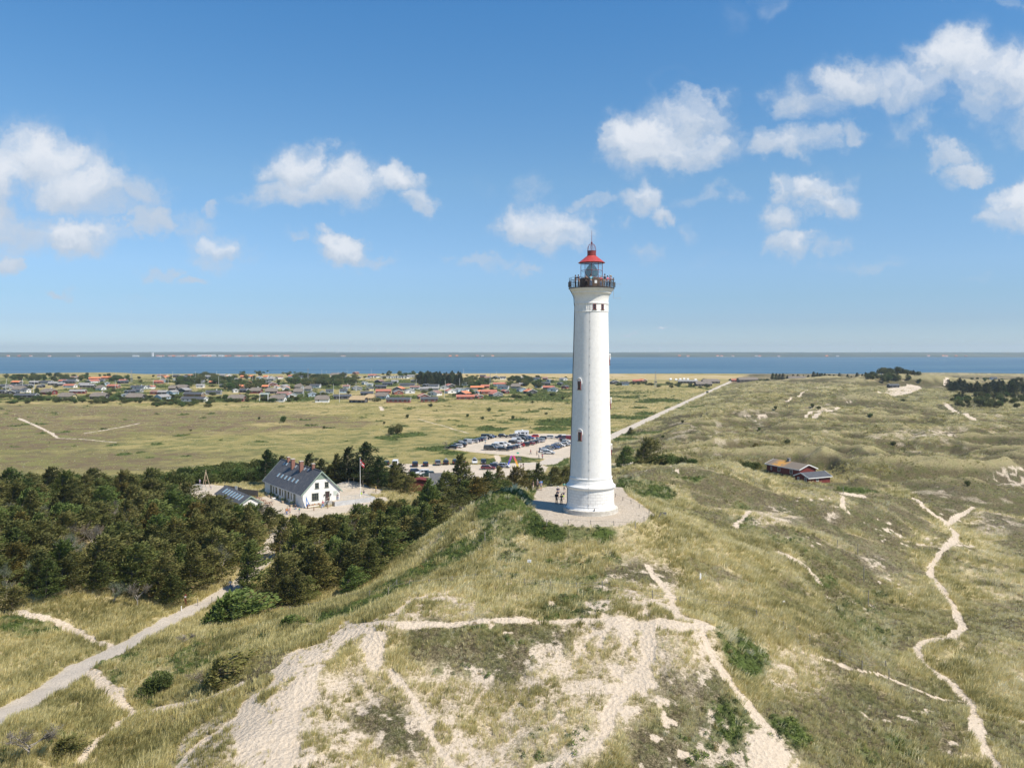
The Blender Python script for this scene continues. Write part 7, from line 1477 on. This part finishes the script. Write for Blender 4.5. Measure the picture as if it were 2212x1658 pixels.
# ---------------------------------------------------------------- people
def skin_mesh(name, chains, mat, sub=1):
    """chains: list of (points, radii, branch-from index or None); grown with a Skin modifier into one surface"""
    V = []; E = []; Rr = []; idx = {}
    for pts, rad, frm in chains:
        prev = frm
        for p, q in zip(pts, rad):
            V.append(p); Rr.append(q); i = len(V) - 1
            if prev is not None: E.append((prev, i))
            prev = i
    me = bpy.data.meshes.new('t'); me.from_pydata(V, E, []); o = bpy.data.objects.new('t', me); COL.objects.link(o)
    s = o.modifiers.new('s', 'SKIN'); s.use_smooth_shade = True
    for i, q in enumerate(Rr): me.skin_vertices[0].data[i].radius = (q, q) if not isinstance(q, tuple) else q
    me.skin_vertices[0].data[0].use_root = True
    if sub: o.modifiers.new('u', 'SUBSURF').levels = sub
    dg = bpy.context.evaluated_depsgraph_get(); r = bpy.data.meshes.new_from_object(o.evaluated_get(dg)); r.name = name
    bpy.data.objects.remove(o); r.materials.clear(); r.materials.append(mat); return r
skinm = cm('skin', (.50,.32,.235), (.44,.27,.20), 3, .6); hairs = {'dark': cm('dark_hair', (.03,.022,.018)), 'fair': cm('fair_hair', (.38,.28,.15)), 'grey': cm('grey_hair', (.42,.41,.39)), 'white': cm('white_hat', (.75,.75,.72)), 'pale': cm('pale_cap', (.55,.62,.66)), 'ginger': cm('ginger_hair', (.34,.13,.05))}
POSE = {}
def pose(kind):
    if kind in POSE: return POSE[kind]
    # joint positions for a 1.74 m figure facing -y
    hipz = .92; lean = 0; arms = {'stand': ((-.06, .02), (.0, -.10)), 'front': ((.0, -.08), (-.16, -.22)), 'walk': ((0, -.16), (0, .14)), 'lean': ((0, -.2), (0, -.4)), 'photo': ((0, -.1), (-.1, -.3))}
    P_ = {}
    sit = kind == 'sit'; hz = .48 if sit else hipz; ty = -.02 if kind != 'lean' else -.12
    pel = (0, 0, hz); ch = (0, ty * .6, hz + .36); nk = (0, ty, hz + .55); hd0 = (0, ty - .01, hz + .64); hd1 = (0, ty - .025, hz + .74); hd2 = (0, ty - .02, hz + .83)
    def leg(s):
        if sit: return [(s*.09, -.04, hz), (s*.11, -.42, hz), (s*.11, -.46, hz*.5), (s*.11, -.45, .07), (s*.12, -.60, .035)]
        if kind == 'walk': f = -s; return [(s*.09, 0, hz-.06), (s*.10, -.16*f if f > 0 else .02, .50), (s*.10, -.22*f, .28) , (s*.10, -.26*f if f > 0 else .34, .08), (s*.11, (-.26*f if f > 0 else .34)-.15, .03)]
        return [(s*.09, 0, hz-.06), (s*.105, -.015, .50), (s*.11, .0, .28), (s*.115, .02, .08), (s*.14, -.13, .03)]
    def arm(s):
        sh = (s*.19, ty, hz + .50)
        if kind == 'stand': return [sh, (s*.245, ty+.02, hz+.22), (s*.25, ty-.05, hz-.03)]
        if kind == 'walk': q = .16 * s; return [sh, (s*.245, ty+q*.6, hz+.22), (s*.25, ty+q-.05, hz+.0)]
        if kind == 'front': return [sh, (s*.25, ty-.02, hz+.24), (s*.07, ty-.25, hz+.24)]
        if kind == 'photo': return [sh, (s*.26, ty-.12, hz+.30), (s*.07, ty-.28, hz+.56)]
        if kind == 'lean': return [sh, (s*.27, ty-.12, hz+.26), (s*.22, ty-.38, hz+.22)]
        return [sh, (s*.23, ty-.04, hz+.24), (s*.14, ty-.28, hz+.12)]
    chains = [([pel, (0, ty*.3, hz+.18), ch, nk, hd0, hd1, hd2], [.115, .105, (.15,.10), .055, .06, .088, .07], None)]
    for s in (-1, 1): chains.append((leg(s), [.085, .058, .055, .042, .04], 0))
    for s in (-1, 1):
        A = arm(s); chains.append((A, [.055, .042, .03], 2)); base = sum(len(c[0]) for c in chains) - 1
        w_, e_ = Vector(A[2]), Vector(A[1]); dr = (w_ - e_).normalized(); chains.append(([tuple(w_ + dr*.07)], [.028], base)); pb = base + 1; side = dr.cross(Vector((0, 1, 0)) if abs(dr.y) < .8 else Vector((0, 0, 1))).normalized()
        for f, ln in ((-.024, .060), (-.008, .072), (.008, .070), (.024, .055)):
            chains.append(([tuple(w_ + dr*(.085+ln*.5) + side*f + Vector((0,-.005,0))), tuple(w_ + dr*(.085+ln) + side*f*1.1 + Vector((0,-.02,0)))], [.009, .008], pb))
        chains.append(([tuple(w_ + dr*.05 + side*.04*s), tuple(w_ + dr*.09 + side*.055*s)], [.010, .009], base))
    body = skin_mesh('body', chains, skinm)
    def off(c, r): return c
    top = [([(0,0,hz+.02), (0, ty*.3, hz+.18), ch, (0, ty, hz+.50)], [(.135,.12), (.128,.115), (.175,.125), (.085,.08)], None)]
    for s in (-1, 1): A = arm(s); mid = tuple((Vector(A[0]) + Vector(A[1])) / 2); top.append(([A[0], mid, A[1]], [.072, .064, .058], 2))
    shirt = skin_mesh('shirt', top, trimw)
    def trs(full):
        c = [([(0, 0, hz+.05), (0, 0, hz-.04)], [(.135,.12), (.13,.12)], None)]
        for s in (-1, 1): Lg = leg(s); c.append((Lg[:4] if full else Lg[:2], [.105, .075, .07, .062] if full else [.11, .088], 1))
        return skin_mesh('trousers', c, trimw)
    hair = MB().lathe([(0,-.01),(.085,0),(.104,.04),(.104,.09),(.08,.145),(.04,.17),(0,.178)], 12).xf(Matrix.Translation((0, ty+.008, hz+.70)))
    hr = hair.mesh('hair', hairs['dark'], True)
    shoe = MB()
    for s in (-1, 1): a, b = leg(s)[3], leg(s)[4]; shoe.tube([(a[0], a[1]+.05, .045), (a[0], a[1], .05), (b[0], b[1]-.02, .035)], [.045, .05, .035], 8)
    face = MB().tube([hd1, (hd1[0], hd1[1]-.105, hd1[2]-.01)], [.02, .012], 6).mesh('nose', skinm, True); ey = MB()
    for s in (-1, 1): ey.lathe([(0,-.01),(.011,0),(0,.01)], 6, s*.032, ty-.112).xf(Matrix.Translation((0,0,hd1[2]+.015)), len(ey.v)-18)
    ears = MB()
    for s in (-1, 1): ears.lathe([(0,-.03),(.016,0),(0,.03)], 6, s*.088, ty-.02).xf(Matrix.Translation((0,0,hd1[2])), len(ears.v)-18)
    POSE[kind] = dict(body=body, shirt=shirt, trousers=trs(True), shorts=trs(False), hair=hr, shoes=shoe.mesh('shoes', tyre, True), nose=face, eyes=ey.mesh('eyes', tyre), ears=ears.mesh('ears', skinm))
    return POSE[kind]
CL = {n: cm('cloth_' + n, c, tuple(x*.8 for x in c), 6, .85) for n, c in dict(black=(.02,.02,.022), navy=(.025,.035,.09), teal=(.06,.42,.36), blue=(.08,.24,.60), sky=(.18,.50,.66), white=(.72,.72,.70), cream=(.62,.55,.42), red=(.55,.04,.05), pink=(.80,.16,.24), orange=(.75,.25,.05), yellow=(.72,.50,.05), grey=(.24,.24,.25), brown=(.12,.07,.045), jeans=(.14,.22,.36), check=(.34,.24,.22), lime=(.45,.75,.06), green=(.10,.30,.10), lilac=(.45,.38,.62)).items()}
def person(p, kind, face, top, bot, hair, label, shorts=False, h=1.0, pack=None):
    D = pose(kind); e = empty('person', p, face, label, 'person'); e.scale = (h, h, h)
    b = link('body', D['body'], e); link('nose', D['nose'], b); link('eyes', D['eyes'], b); link('ears', D['ears'], b)
    def put(nm, me, m_):
        o = link(nm, me, e); o.material_slots[0].link = 'OBJECT'; o.material_slots[0].material = m_; return o
    put('shirt', D['shirt'], CL[top]); put('shorts' if shorts else 'trousers', D['shorts' if shorts else 'trousers'], CL[bot]); put('hair', D['hair'], hairs[hair]); link('shoes', D['shoes'], e)
    if pack:
        o = MB().box(-.16,.16,.12,.30,1.08,1.50).box(-.13,.13,.30,.36,1.12,1.34).box(-.15,-.11,-.14,.12,1.12,1.47).box(.11,.15,-.14,.12,1.12,1.47).build('backpack', CL[pack]); o.location = e.location; o.rotation_euler = e.rotation_euler; o.scale = e.scale; tag(o, f'{pack} backpack worn by the person in {top}' + (' near the tower' if p[2] > 10 else ''), 'backpack')
    return e
def folk():
    c2 = lambda x, y: ((1950 + x/3.687)/1.7545, (1600 + y/3.687)/1.7545)
    for (x, y, k_, f, t, b, hr, lb, sh, h, pk) in [
        (588,1137,'stand',150,'black','black','dark','man in dark clothes with a backpack standing nearest the tower in its shade',0,1.02,'black'),
        (655,1147,'front',200,'black','black','dark','woman in black between the backpacker and the tower',0,.96,None),
        (684,1075,'stand',20,'navy','lime','pale','child in a navy top and lime shorts beside the tower',1,.74,None),
        (606,1042,'stand',10,'navy','navy','white','woman in a navy dress and white hat behind the backpacker',1,1.0,None),
        (697,980,'front',170,'teal','grey','dark','man in a teal shirt and grey shorts close to the tower wall',1,1.02,None),
        (262,942,'front',-120,'black','cream','dark','person in a dark top and cream trousers at the back left of the terrace',0,.98,None),
        (320,946,'stand',150,'check','black','grey','grey-haired man in a checked shirt at the back of the terrace',0,1.04,None),
        (370,948,'stand',190,'blue','grey','dark','man in a bright blue shirt and dark shorts at the back of the terrace',1,1.05,None)]:
        u, v = c2(x, y); X, Y, Z = onz(u, v, GZ); person((X, Y, float(H(np.array([X]), np.array([Y]))[0])), k_, R(f), t, b, hr, lb, bool(sh), h, pk)
    X, Y, _ = onz(1131, 1060, 13.5); bz = float(H(np.array([X + 1]), np.array([135.]))[0])
    for i, (u, t, hr, lb) in enumerate(((1130, 'blue', 'dark', 'person in blue sitting above the rose hump, left of the pair'), (1137.5, 'lilac', 'grey', 'grey-haired person in lilac sitting beside the one in blue'))):
        X = (u - 1106)/F*134; z = float(H(np.array([X]), np.array([134.]))[0])
        b_o = MB().box(-.35,.35,-.2,.2,.40,.46).build('seat_board', cm('bench_wood', (.3,.2,.12)), empty('bench', (X, 134.05, z), 0, f'small wooden bench under the person in {t}', 'bench'))
        for sx in (-.3, .3): MB().box(sx-.04,sx+.04,-.16,.16,-.3,.40).build('leg', CM['bench_wood'], b_o.parent)
        person((X, 134.0, z), 'sit', R(20), t, 'grey', hr, lb, False, 1.0)
    # gallery
    zf = zc1(1018) + .11
    for (deg, rad, k_, f, t, b, hr, lb, sh, h, pk) in [
        (-62, 2.75, 'stand', -70, 'black', 'black', 'dark', 'person in black at the far left of the gallery', 0, 1.0, None), (-50, 2.6, 'lean', -40, 'navy', 'grey', 'dark', 'person in navy leaning on the left gallery rail', 0, 1.0, None),
        (-8, 2.78, 'lean', 175, 'sky', 'jeans', 'dark', 'person in a light blue shirt seen from behind on the gallery', 0, 1.0, None), (-24, 2.35, 'photo', -15, 'brown', 'black', 'dark', 'person in brown with raised arms beside the one in light blue', 0, .98, None),
        (22, 2.8, 'lean', 20, 'red', 'jeans', 'fair', 'person in red by the middle of the gallery rail', 0, .86, None), (38, 2.7, 'stand', 50, 'navy', 'grey', 'dark', 'tall person in navy right of the lantern on the gallery', 0, 1.04, None), (47, 2.75, 'lean', 48, 'pink', 'navy', 'dark', 'person in pink on the right of the gallery', 0, .92, None),
        (58, 2.8, 'lean', 70, 'lilac', 'navy', 'grey', 'grey-haired person in lilac near the right end of the gallery', 0, 1.0, None), (68, 2.8, 'lean', 75, 'check', 'grey', 'fair', 'last person at the right end of the gallery', 0, .98, None)]:
        a = R(deg); person((TC[0] + rad*math.sin(a), TC[1] - rad*math.cos(a), zf), k_, R(f), t, b, hr, lb, bool(sh), h, pk)
    c3 = lambda x, y: ((960 + x/4.254)/1.7545, (1820 + y/4.254)/1.7545); g1 = lambda x, y: ((1440 + x/3.95)/1.7545, (1720 + y/3.95)/1.7545); f1 = lambda x, y: ((1940 + x/8.508)/1.7545, (1620 + y/8.508)/1.7545); e1 = lambda x, y: ((1650 + x/7.135)/1.7545, (1620 + y/7.135)/1.7545)
    for (uv, z, k_, f, t, b, hr, lb, sh, h, pk) in [
        (c3(540,545),2,'stand',60,'orange','blue','fair','child in orange at the left of the group before the house',0,.8,None),(c3(560,535),2,'photo',0,'cream','brown','fair','fair-haired person in cream in the middle of the group before the house',1,.98,None),(c3(592,555),2,'front',-60,'pink','black','dark','person in pink and dark shorts at the right of the group before the house',1,.98,None),
        (c3(743,540),2,'stand',-20,'teal','white','fair','child in a mint green top by the corner of the white house',1,.85,None),(c3(683,462),2,'sit',20,'black','jeans','dark','person in black sitting on the step near the house corner',0,1.0,None),
        (c3(1120,440),2,'walk',150,'pink','blue','fair','person in pink at the foot of the house stairs',0,1.0,None),(c3(1365,312),3,'stand',0,'grey','jeans','dark','person in grey on the raised terrace right of the stairs',0,.95,None),(c3(1215,350),3,'sit',0,'brown','black','fair','fair-haired person seated on the raised terrace',0,.95,None),
        (c3(1976,196),2,'stand',100,'yellow','brown','fair','person in a yellow jacket standing on the play sand right of the flagpole',0,1.0,None),(c3(1740,290),2,'stand',0,'lime','lime','dark','person in bright lime green behind the flagpole foot',0,1.0,None),(c3(1780,262),2,'stand',30,'navy','black','dark','person in navy right of the lime-clad one',0,.95,None),
        (g1(795,588),2.2,'walk',170,'pink','grey','dark','person with a pink backpack on the footpath below the red lean-to',0,1.0,'pink'),(g1(833,585),2.2,'walk',170,'navy','red','pale','person in navy and red trousers beside the pink backpack',0,1.0,None),(g1(797,705),2.0,'stand',150,'teal','black','dark','person in turquoise on the lower footpath between the trees',0,1.0,None),(g1(825,705),2.0,'stand',-150,'blue','jeans','fair','person in blue on the lower footpath between the trees',0,1.0,None),(g1(852,690),2.0,'stand',20,'white','black','dark','small person in white on the lower footpath',0,.8,None),
        (g1(2063,182),1.1,'stand',0,'black','black','dark','person in black right of the rainbow arch, leftmost of three',0,1.0,None),(g1(2112,190),1.1,'stand',20,'white','black','dark','person in white and black right of the rainbow arch, middle of three',0,1.0,None),(g1(2146,190),1.1,'stand',-20,'black','grey','fair','person in black and grey right of the rainbow arch, rightmost of three',0,1.0,None),
        (f1(605,855),.9,'walk',120,'red','navy','dark','person in red walking across the upper car park entrance',0,.98,None),(f1(805,885),.9,'walk',180,'cream','brown','fair','person in cream walking behind the silver estate car',0,1.0,None),(f1(870,960),1.0,'stand',0,'white','grey','dark','person in white near the roadside bush below the car park',0,.95,None),(f1(985,985),1.0,'walk',160,'lilac','navy','dark','person in lilac by the road below the silver estate car',0,1.0,'red'),
        (e1(1352,450),.9,'walk',180,'sky','black','dark','person in a light blue top walking across the upper car park',1,1.02,None)]:
        X, Y, Z = onz(uv[0], uv[1], z); zz = float(H(np.array([X]), np.array([Y]))[0]); zz = max(zz, 2.98) if z == 3 else zz; person((X, Y, zz - (.0 if k_ != 'sit' or z == 3 else .1)), k_, R(f), t, b, hr, lb, bool(sh), h, pk)
    X, Y, Z = hit(498, 1274); person((X, Y, Z), 'walk', R(5), 'white', 'jeans', 'ginger', 'woman in a white top and pale jeans walking on the grey path', False, 1.0)
    for i, (x, y, t) in enumerate(((180, 520, 'red'), (280, 520, 'lilac'), (270, 560, 'navy'), (390, 530, 'white'), (335, 640, 'lilac'))):
        u = (650 + x/2.602)/1.7545; v = (1650 + y/2.602)/1.7545; X, Y, _ = onz(u, v, 2); person((X, Y, 2.0 + (.0 if i != 1 else 1.2)), 'stand', R(60*i), t, 'blue', 'fair' if i % 2 else 'dark', f'child in {t} at the playground' + (' top of the climbing dome' if i == 1 else ' sand left of the outbuilding' if i != 4 else ' nearest the outbuilding'), True, .72)
folk()

# ---------------------------------------------------------------- posts, fences, signs and small things
def small():
    pm = cm('grey_post', (.30,.27,.23), (.22,.20,.17), 4, .9); wire = cm('fence_wire', (.2,.2,.2))
    def fence(pts, h, label, lean=0.0, wires=(.5, .85)):
        P_ = [hit(*p) if len(p) == 2 else p for p in pts]; e = empty('wire_fence', P_[0], 0, label, 'fence'); o0 = Vector(P_[0]); rg_ = random.Random(len(pts)); T_ = []
        for i, p in enumerate(P_):
            q = Vector(p) - o0; t = q + Vector((rg_.uniform(-.08,.08) + (.25 if i in (5,) else 0), rg_.uniform(-.08,.08), h)); MB().tube([q - Vector((0,0,.3)), t], [.055,.05], 6).build('post', pm, e); T_.append((q, t))
        for f in wires:
            w_ = MB().tube([a.lerp(b, f) for a, b in T_], .012, 4, cap=False); w_.build('wire', wire, e)
    c6 = lambda x, y: ((1200 + x/1.7015)/1.7545, (1700 + y/1.7015)/1.7545); c4 = lambda x, y: ((2400 + x/1.4936)/1.7545, (2200 + y/1.4936)/1.7545); c2 = lambda x, y: ((1950 + x/3.687)/1.7545, (1600 + y/3.687)/1.7545); c2b = lambda x, y: ((x/1.7015)/1.7545, (2200 + y/1.7015)/1.7545); c5 = lambda x, y: ((2300 + x/1.399)/1.7545, (1700 + y/1.399)/1.7545)
    fence([c6(*p) for p in [(70,1010),(190,978),(340,960),(465,945),(518,890),(590,895),(728,890),(873,868),(1023,852),(1180,862),(1343,885),(1511,905),(1673,912),(1841,902)]] + [c4(*p) for p in [(110,100),(265,130),(410,150),(545,160),(700,210),(848,275),(1000,350),(1170,440),(1295,500),(1432,500),(1447,552)]], .95, 'long wire fence on grey posts across the front dune below the lighthouse')
    fence([onz(*c2(*p), GZ) for p in [(1410,1045),(1512,1092),(1632,1132),(1747,1197),(1880,1267),(1930,1335),(1815,1378),(1693,1452),(1393,1440),(1070,1430),(757,1415),(447,1410)]], .62, 'low post and wire fence around the gravel terrace', wires=(.85,))
    fence([c2b(*p) for p in [(1748,215),(1870,210),(1992,190),(2110,160)]], 1.0, 'wire fence along the foot of the plantation right of the sand track')
    for i, (p, h, lb) in enumerate([(c6(1085,608), 1.6, 'tall grey post standing alone on the left flank of the dune'), (c5(1253,240), 1.6, 'tall post beside the bare sand below the red cabin, farthest of the right-hand row'), (c5(1330,562), 1.9, 'tall post in the right-hand valley, third from the front'), (c5(1362,705), 2.6, 'tall post in the right-hand valley, second from the front'), (c5(1386,830), 2.2, 'tall post in the right-hand valley, nearest of the row'), (c5(1222,520), 1.3, 'short post left of the row in the right-hand valley'), (c4(1330,150), 1.5, 'thin post low on the valley slope right of the dune'), (c2b(1170,192), .7, 'short white marker beside the grey path')]):
        q = hit(*p); m_ = trimw if i == 7 else pm; o = MB().tube([(0,0,-.3),(0,0,h-.05),(0,0,h)], [.065,.06,.03], 7).build('post', m_); o.name = 'wooden_post'; o.location = q; tag(o, lb, 'post')
    q = hit(*c2b(1197, 162)); e = empty('waymark_post', q, .2, 'red-brown waymark post beside the grey path', 'post'); MB().box(-.13,.13,-.13,.13,-.3,1.75).build('post', cm('redbrown', (.22,.05,.03), (.16,.04,.03), 4, .7), e); MB().box(-.135,.135,-.137,-.13,1.3,1.5).build('marker_plate', trimw, e)
    for i, (x, y) in enumerate(((1275,160),(1367,148),(1527,80))):
        q = hit(*c2b(x, y)); o = MB().tube([(0,0,-.3),(0,0,1.05)], .06, 6).build('path_post', pm); o.location = q; tag(o, f'{ordw(i)} grey post from left beside the grey path before the trees', 'post')
    for i, (p, h, w_, hh, lb) in enumerate(((c6(1371,782), 1.3, .5, .35, 'small white notice on a post in the green below the terrace'), (c5(495,712), 1.2, .22, .75, 'narrow white sign on the slope right of the sand path'), (c4(850,130), .35, .42, .38, 'small white square sign low in the grass on the right slope'))):
        q = hit(*p); e = empty('notice_sign', q, .3 * i, lb, 'sign'); MB().tube([(0,0,-.2),(0,0,h)], .035, 6).build('post', pm, e); MB().box(-w_/2,w_/2,-.06,-.035,h-hh+.05,h+.05).build('board', trimw, e)
        if i != 1: MB().box(-w_*.3,w_*.3,-.065,-.06,h-hh*.55,h-hh*.45).box(-w_*.2,w_*.2,-.065,-.06,h-hh*.75,h-hh*.68).build('lettering', cm('sign_red', (.5,.06,.05)) if i == 2 else cm('sign_grey', (.2,.2,.2)), e)
    q = onz(*c2(2090, 1345), GZ - .6); e = empty('information_box', (q[0], q[1], float(H(np.array([q[0]]), np.array([q[1]]))[0])), .2, 'dark square information box on a post right of the terrace', 'sign'); MB().tube([(0,0,-.3),(0,0,.5)], .05, 6).build('post', pm, e); MB().box(-.28,.28,-.15,.15,.4,.9).box(-.3,.3,-.17,.17,.9,.94).build('box', cm('slate_grey', (.10,.10,.105), (.14,.14,.145), 3, .6), e)
    q = onz(*c2(2005, 1330), GZ); o = MB().tube([(0,0,-.2),(.45,0,.75)], [.09,.06], 7).build('leaning_stake', pm); o.location = q; tag(o, 'thick grey stake leaning right at the terrace fence corner', 'post')
    # rainbow arch
    g1 = lambda x, y: ((1440 + x/3.95)/1.7545, (1720 + y/3.95)/1.7545); q = onz(*g1(1987, 190), 1.1); e = empty('rainbow_arch', (q[0], q[1], 1.1), 0, 'slanted rainbow-coloured pillars by the lower car park exit', 'arch'); PX = q[1] / F
    for s, cols in ((-1, [(.05,.18,.62),(.10,.12,.55),(.28,.08,.45),(.45,.10,.45)]), (1, [(.80,.62,.10),(.85,.40,.06),(.85,.16,.08),(.75,.10,.25)])):
        for i, c in enumerate(cols):
            a, b = i/4, (i+1)/4; f = lambda t: (s*(1.7 - 1.35*t), 0, 3.6*t); A, B_ = f(a), f(b); hw = .30
            MB().add([(A[0]-hw,-.12,A[2]),(A[0]+hw,-.12,A[2]),(B_[0]+hw,-.12,B_[2]),(B_[0]-hw,-.12,B_[2]),(A[0]-hw,.12,A[2]),(A[0]+hw,.12,A[2]),(B_[0]+hw,.12,B_[2]),(B_[0]-hw,.12,B_[2])], [(0,1,2,3),(7,6,5,4),(0,3,7,4),(1,5,6,2),(3,2,6,7)]).build('coloured_panel', cm('rainbow%d%d' % (s+1, i), c, c, 1, .5), e)
    q = onz(*g1(2085, 150), 1.1); e = empty('information_board', (q[0], q[1]+3, 1.1), 0, 'dark information board beside the rainbow pillars', 'sign'); MB().box(-.7,.7,-.04,.04,.9,1.9).build('board', cm('slate_grey', (.1,.1,.1)), e)
    for sx in (-.6,.6): MB().box(sx-.05,sx+.05,-.03,.03,-.2,.9).build('leg', pm, e)
    f1 = lambda x, y: ((1940 + x/8.508)/1.7545, (1620 + y/8.508)/1.7545); q = onz(*f1(190, 935), 1.0); e = empty('road_sign', (q[0], q[1], .8), 0, 'small green sign in the shrubs between the two car parks', 'sign'); MB().tube([(0,0,0),(0,0,1.5)], .04, 6).build('post', trimw, e); MB().box(-.4,.4,-.05,-.02,1.2,1.8).build('board', cm('sign_green', (.08,.42,.30)), e)
    q = onz(*f1(895, 760), .9); e = MB().box(-.3,.3,-.3,.3,-.2,1.3).box(-.35,.35,-.35,.35,1.3,1.38).build('parking_meter', cm('meter_grey', (.22,.23,.22))); e.location = q; tag(e, 'grey box post at the left end of the right car row', 'parking meter')
    # dead tree and litter bin at the left of the upper car park
    x, y, _ = onz((1650+235/7.135)/1.7545, (1620+560/7.135)/1.7545, .8); put_tree('bare', 1, x, y, .55, 1.0, 'leafless twisted tree at the left end of the upper car park', 'tree')
    # white goal frame by the village and rafts of round bales
    x, y, _ = onz(1000/1.7545, (1380+550/3.95)/1.7545, .9); q = onz((540 + 1815/3.95)/1.7545, (1380+553/3.95)/1.7545, .9); o = MB().tube([(-3.2,0,0),(-3.2,0,5.5),(3.2,0,5.5),(3.2,0,0)], .35, 6).build('goal_frame', trimw); o.location = (q[0], q[1], .9); tag(o, 'white square frame standing at the village edge', 'frame')
    for i, (x, y) in enumerate(((840,290),(890,293),(930,290),(965,288),(1000,290),(1072,296))):
        u = (2200+x/2.458)/1.7545; v = (1320+y/2.458)/1.7545 + 2; Y = 37.5*F/(v-HZ); o = MB().lathe([(0,-1.4),(1.5,-1.4),(1.6,-1.2),(1.6,1.2),(1.5,1.4),(0,1.4)], 14).xf(Matrix.Rotation(R(90),4,'Y')).build('round_bale', trimw); o.location = ((u-1106)/F*Y, Y, 1.8); tag(o, f'{ordw(i)} white wrapped bale from left in the meadow before the inlet', 'bale', 'wrapped bales in the meadow')
small()
# ---------------------------------------------------------------- sea air
def haze():
    m = bpy.data.materials.new('haze'); m.use_nodes = True; nt = m.node_tree; nt.nodes.clear()
    o = nd(nt, 'ShaderNodeOutputMaterial'); v = nd(nt, 'ShaderNodeVolumePrincipled', ins={'Color': (.80, .92, 1, 1), 'Density': 8.0e-5, 'Anisotropy': .2})
    nt.links.new(v.outputs[0], o.inputs['Volume'])
    tag(MB().box(-9700, 9700, -2800, 12700, -7, 112).build('haze', m), 'thin sea haze over the inlet', 'haze', kind='stuff')
haze()
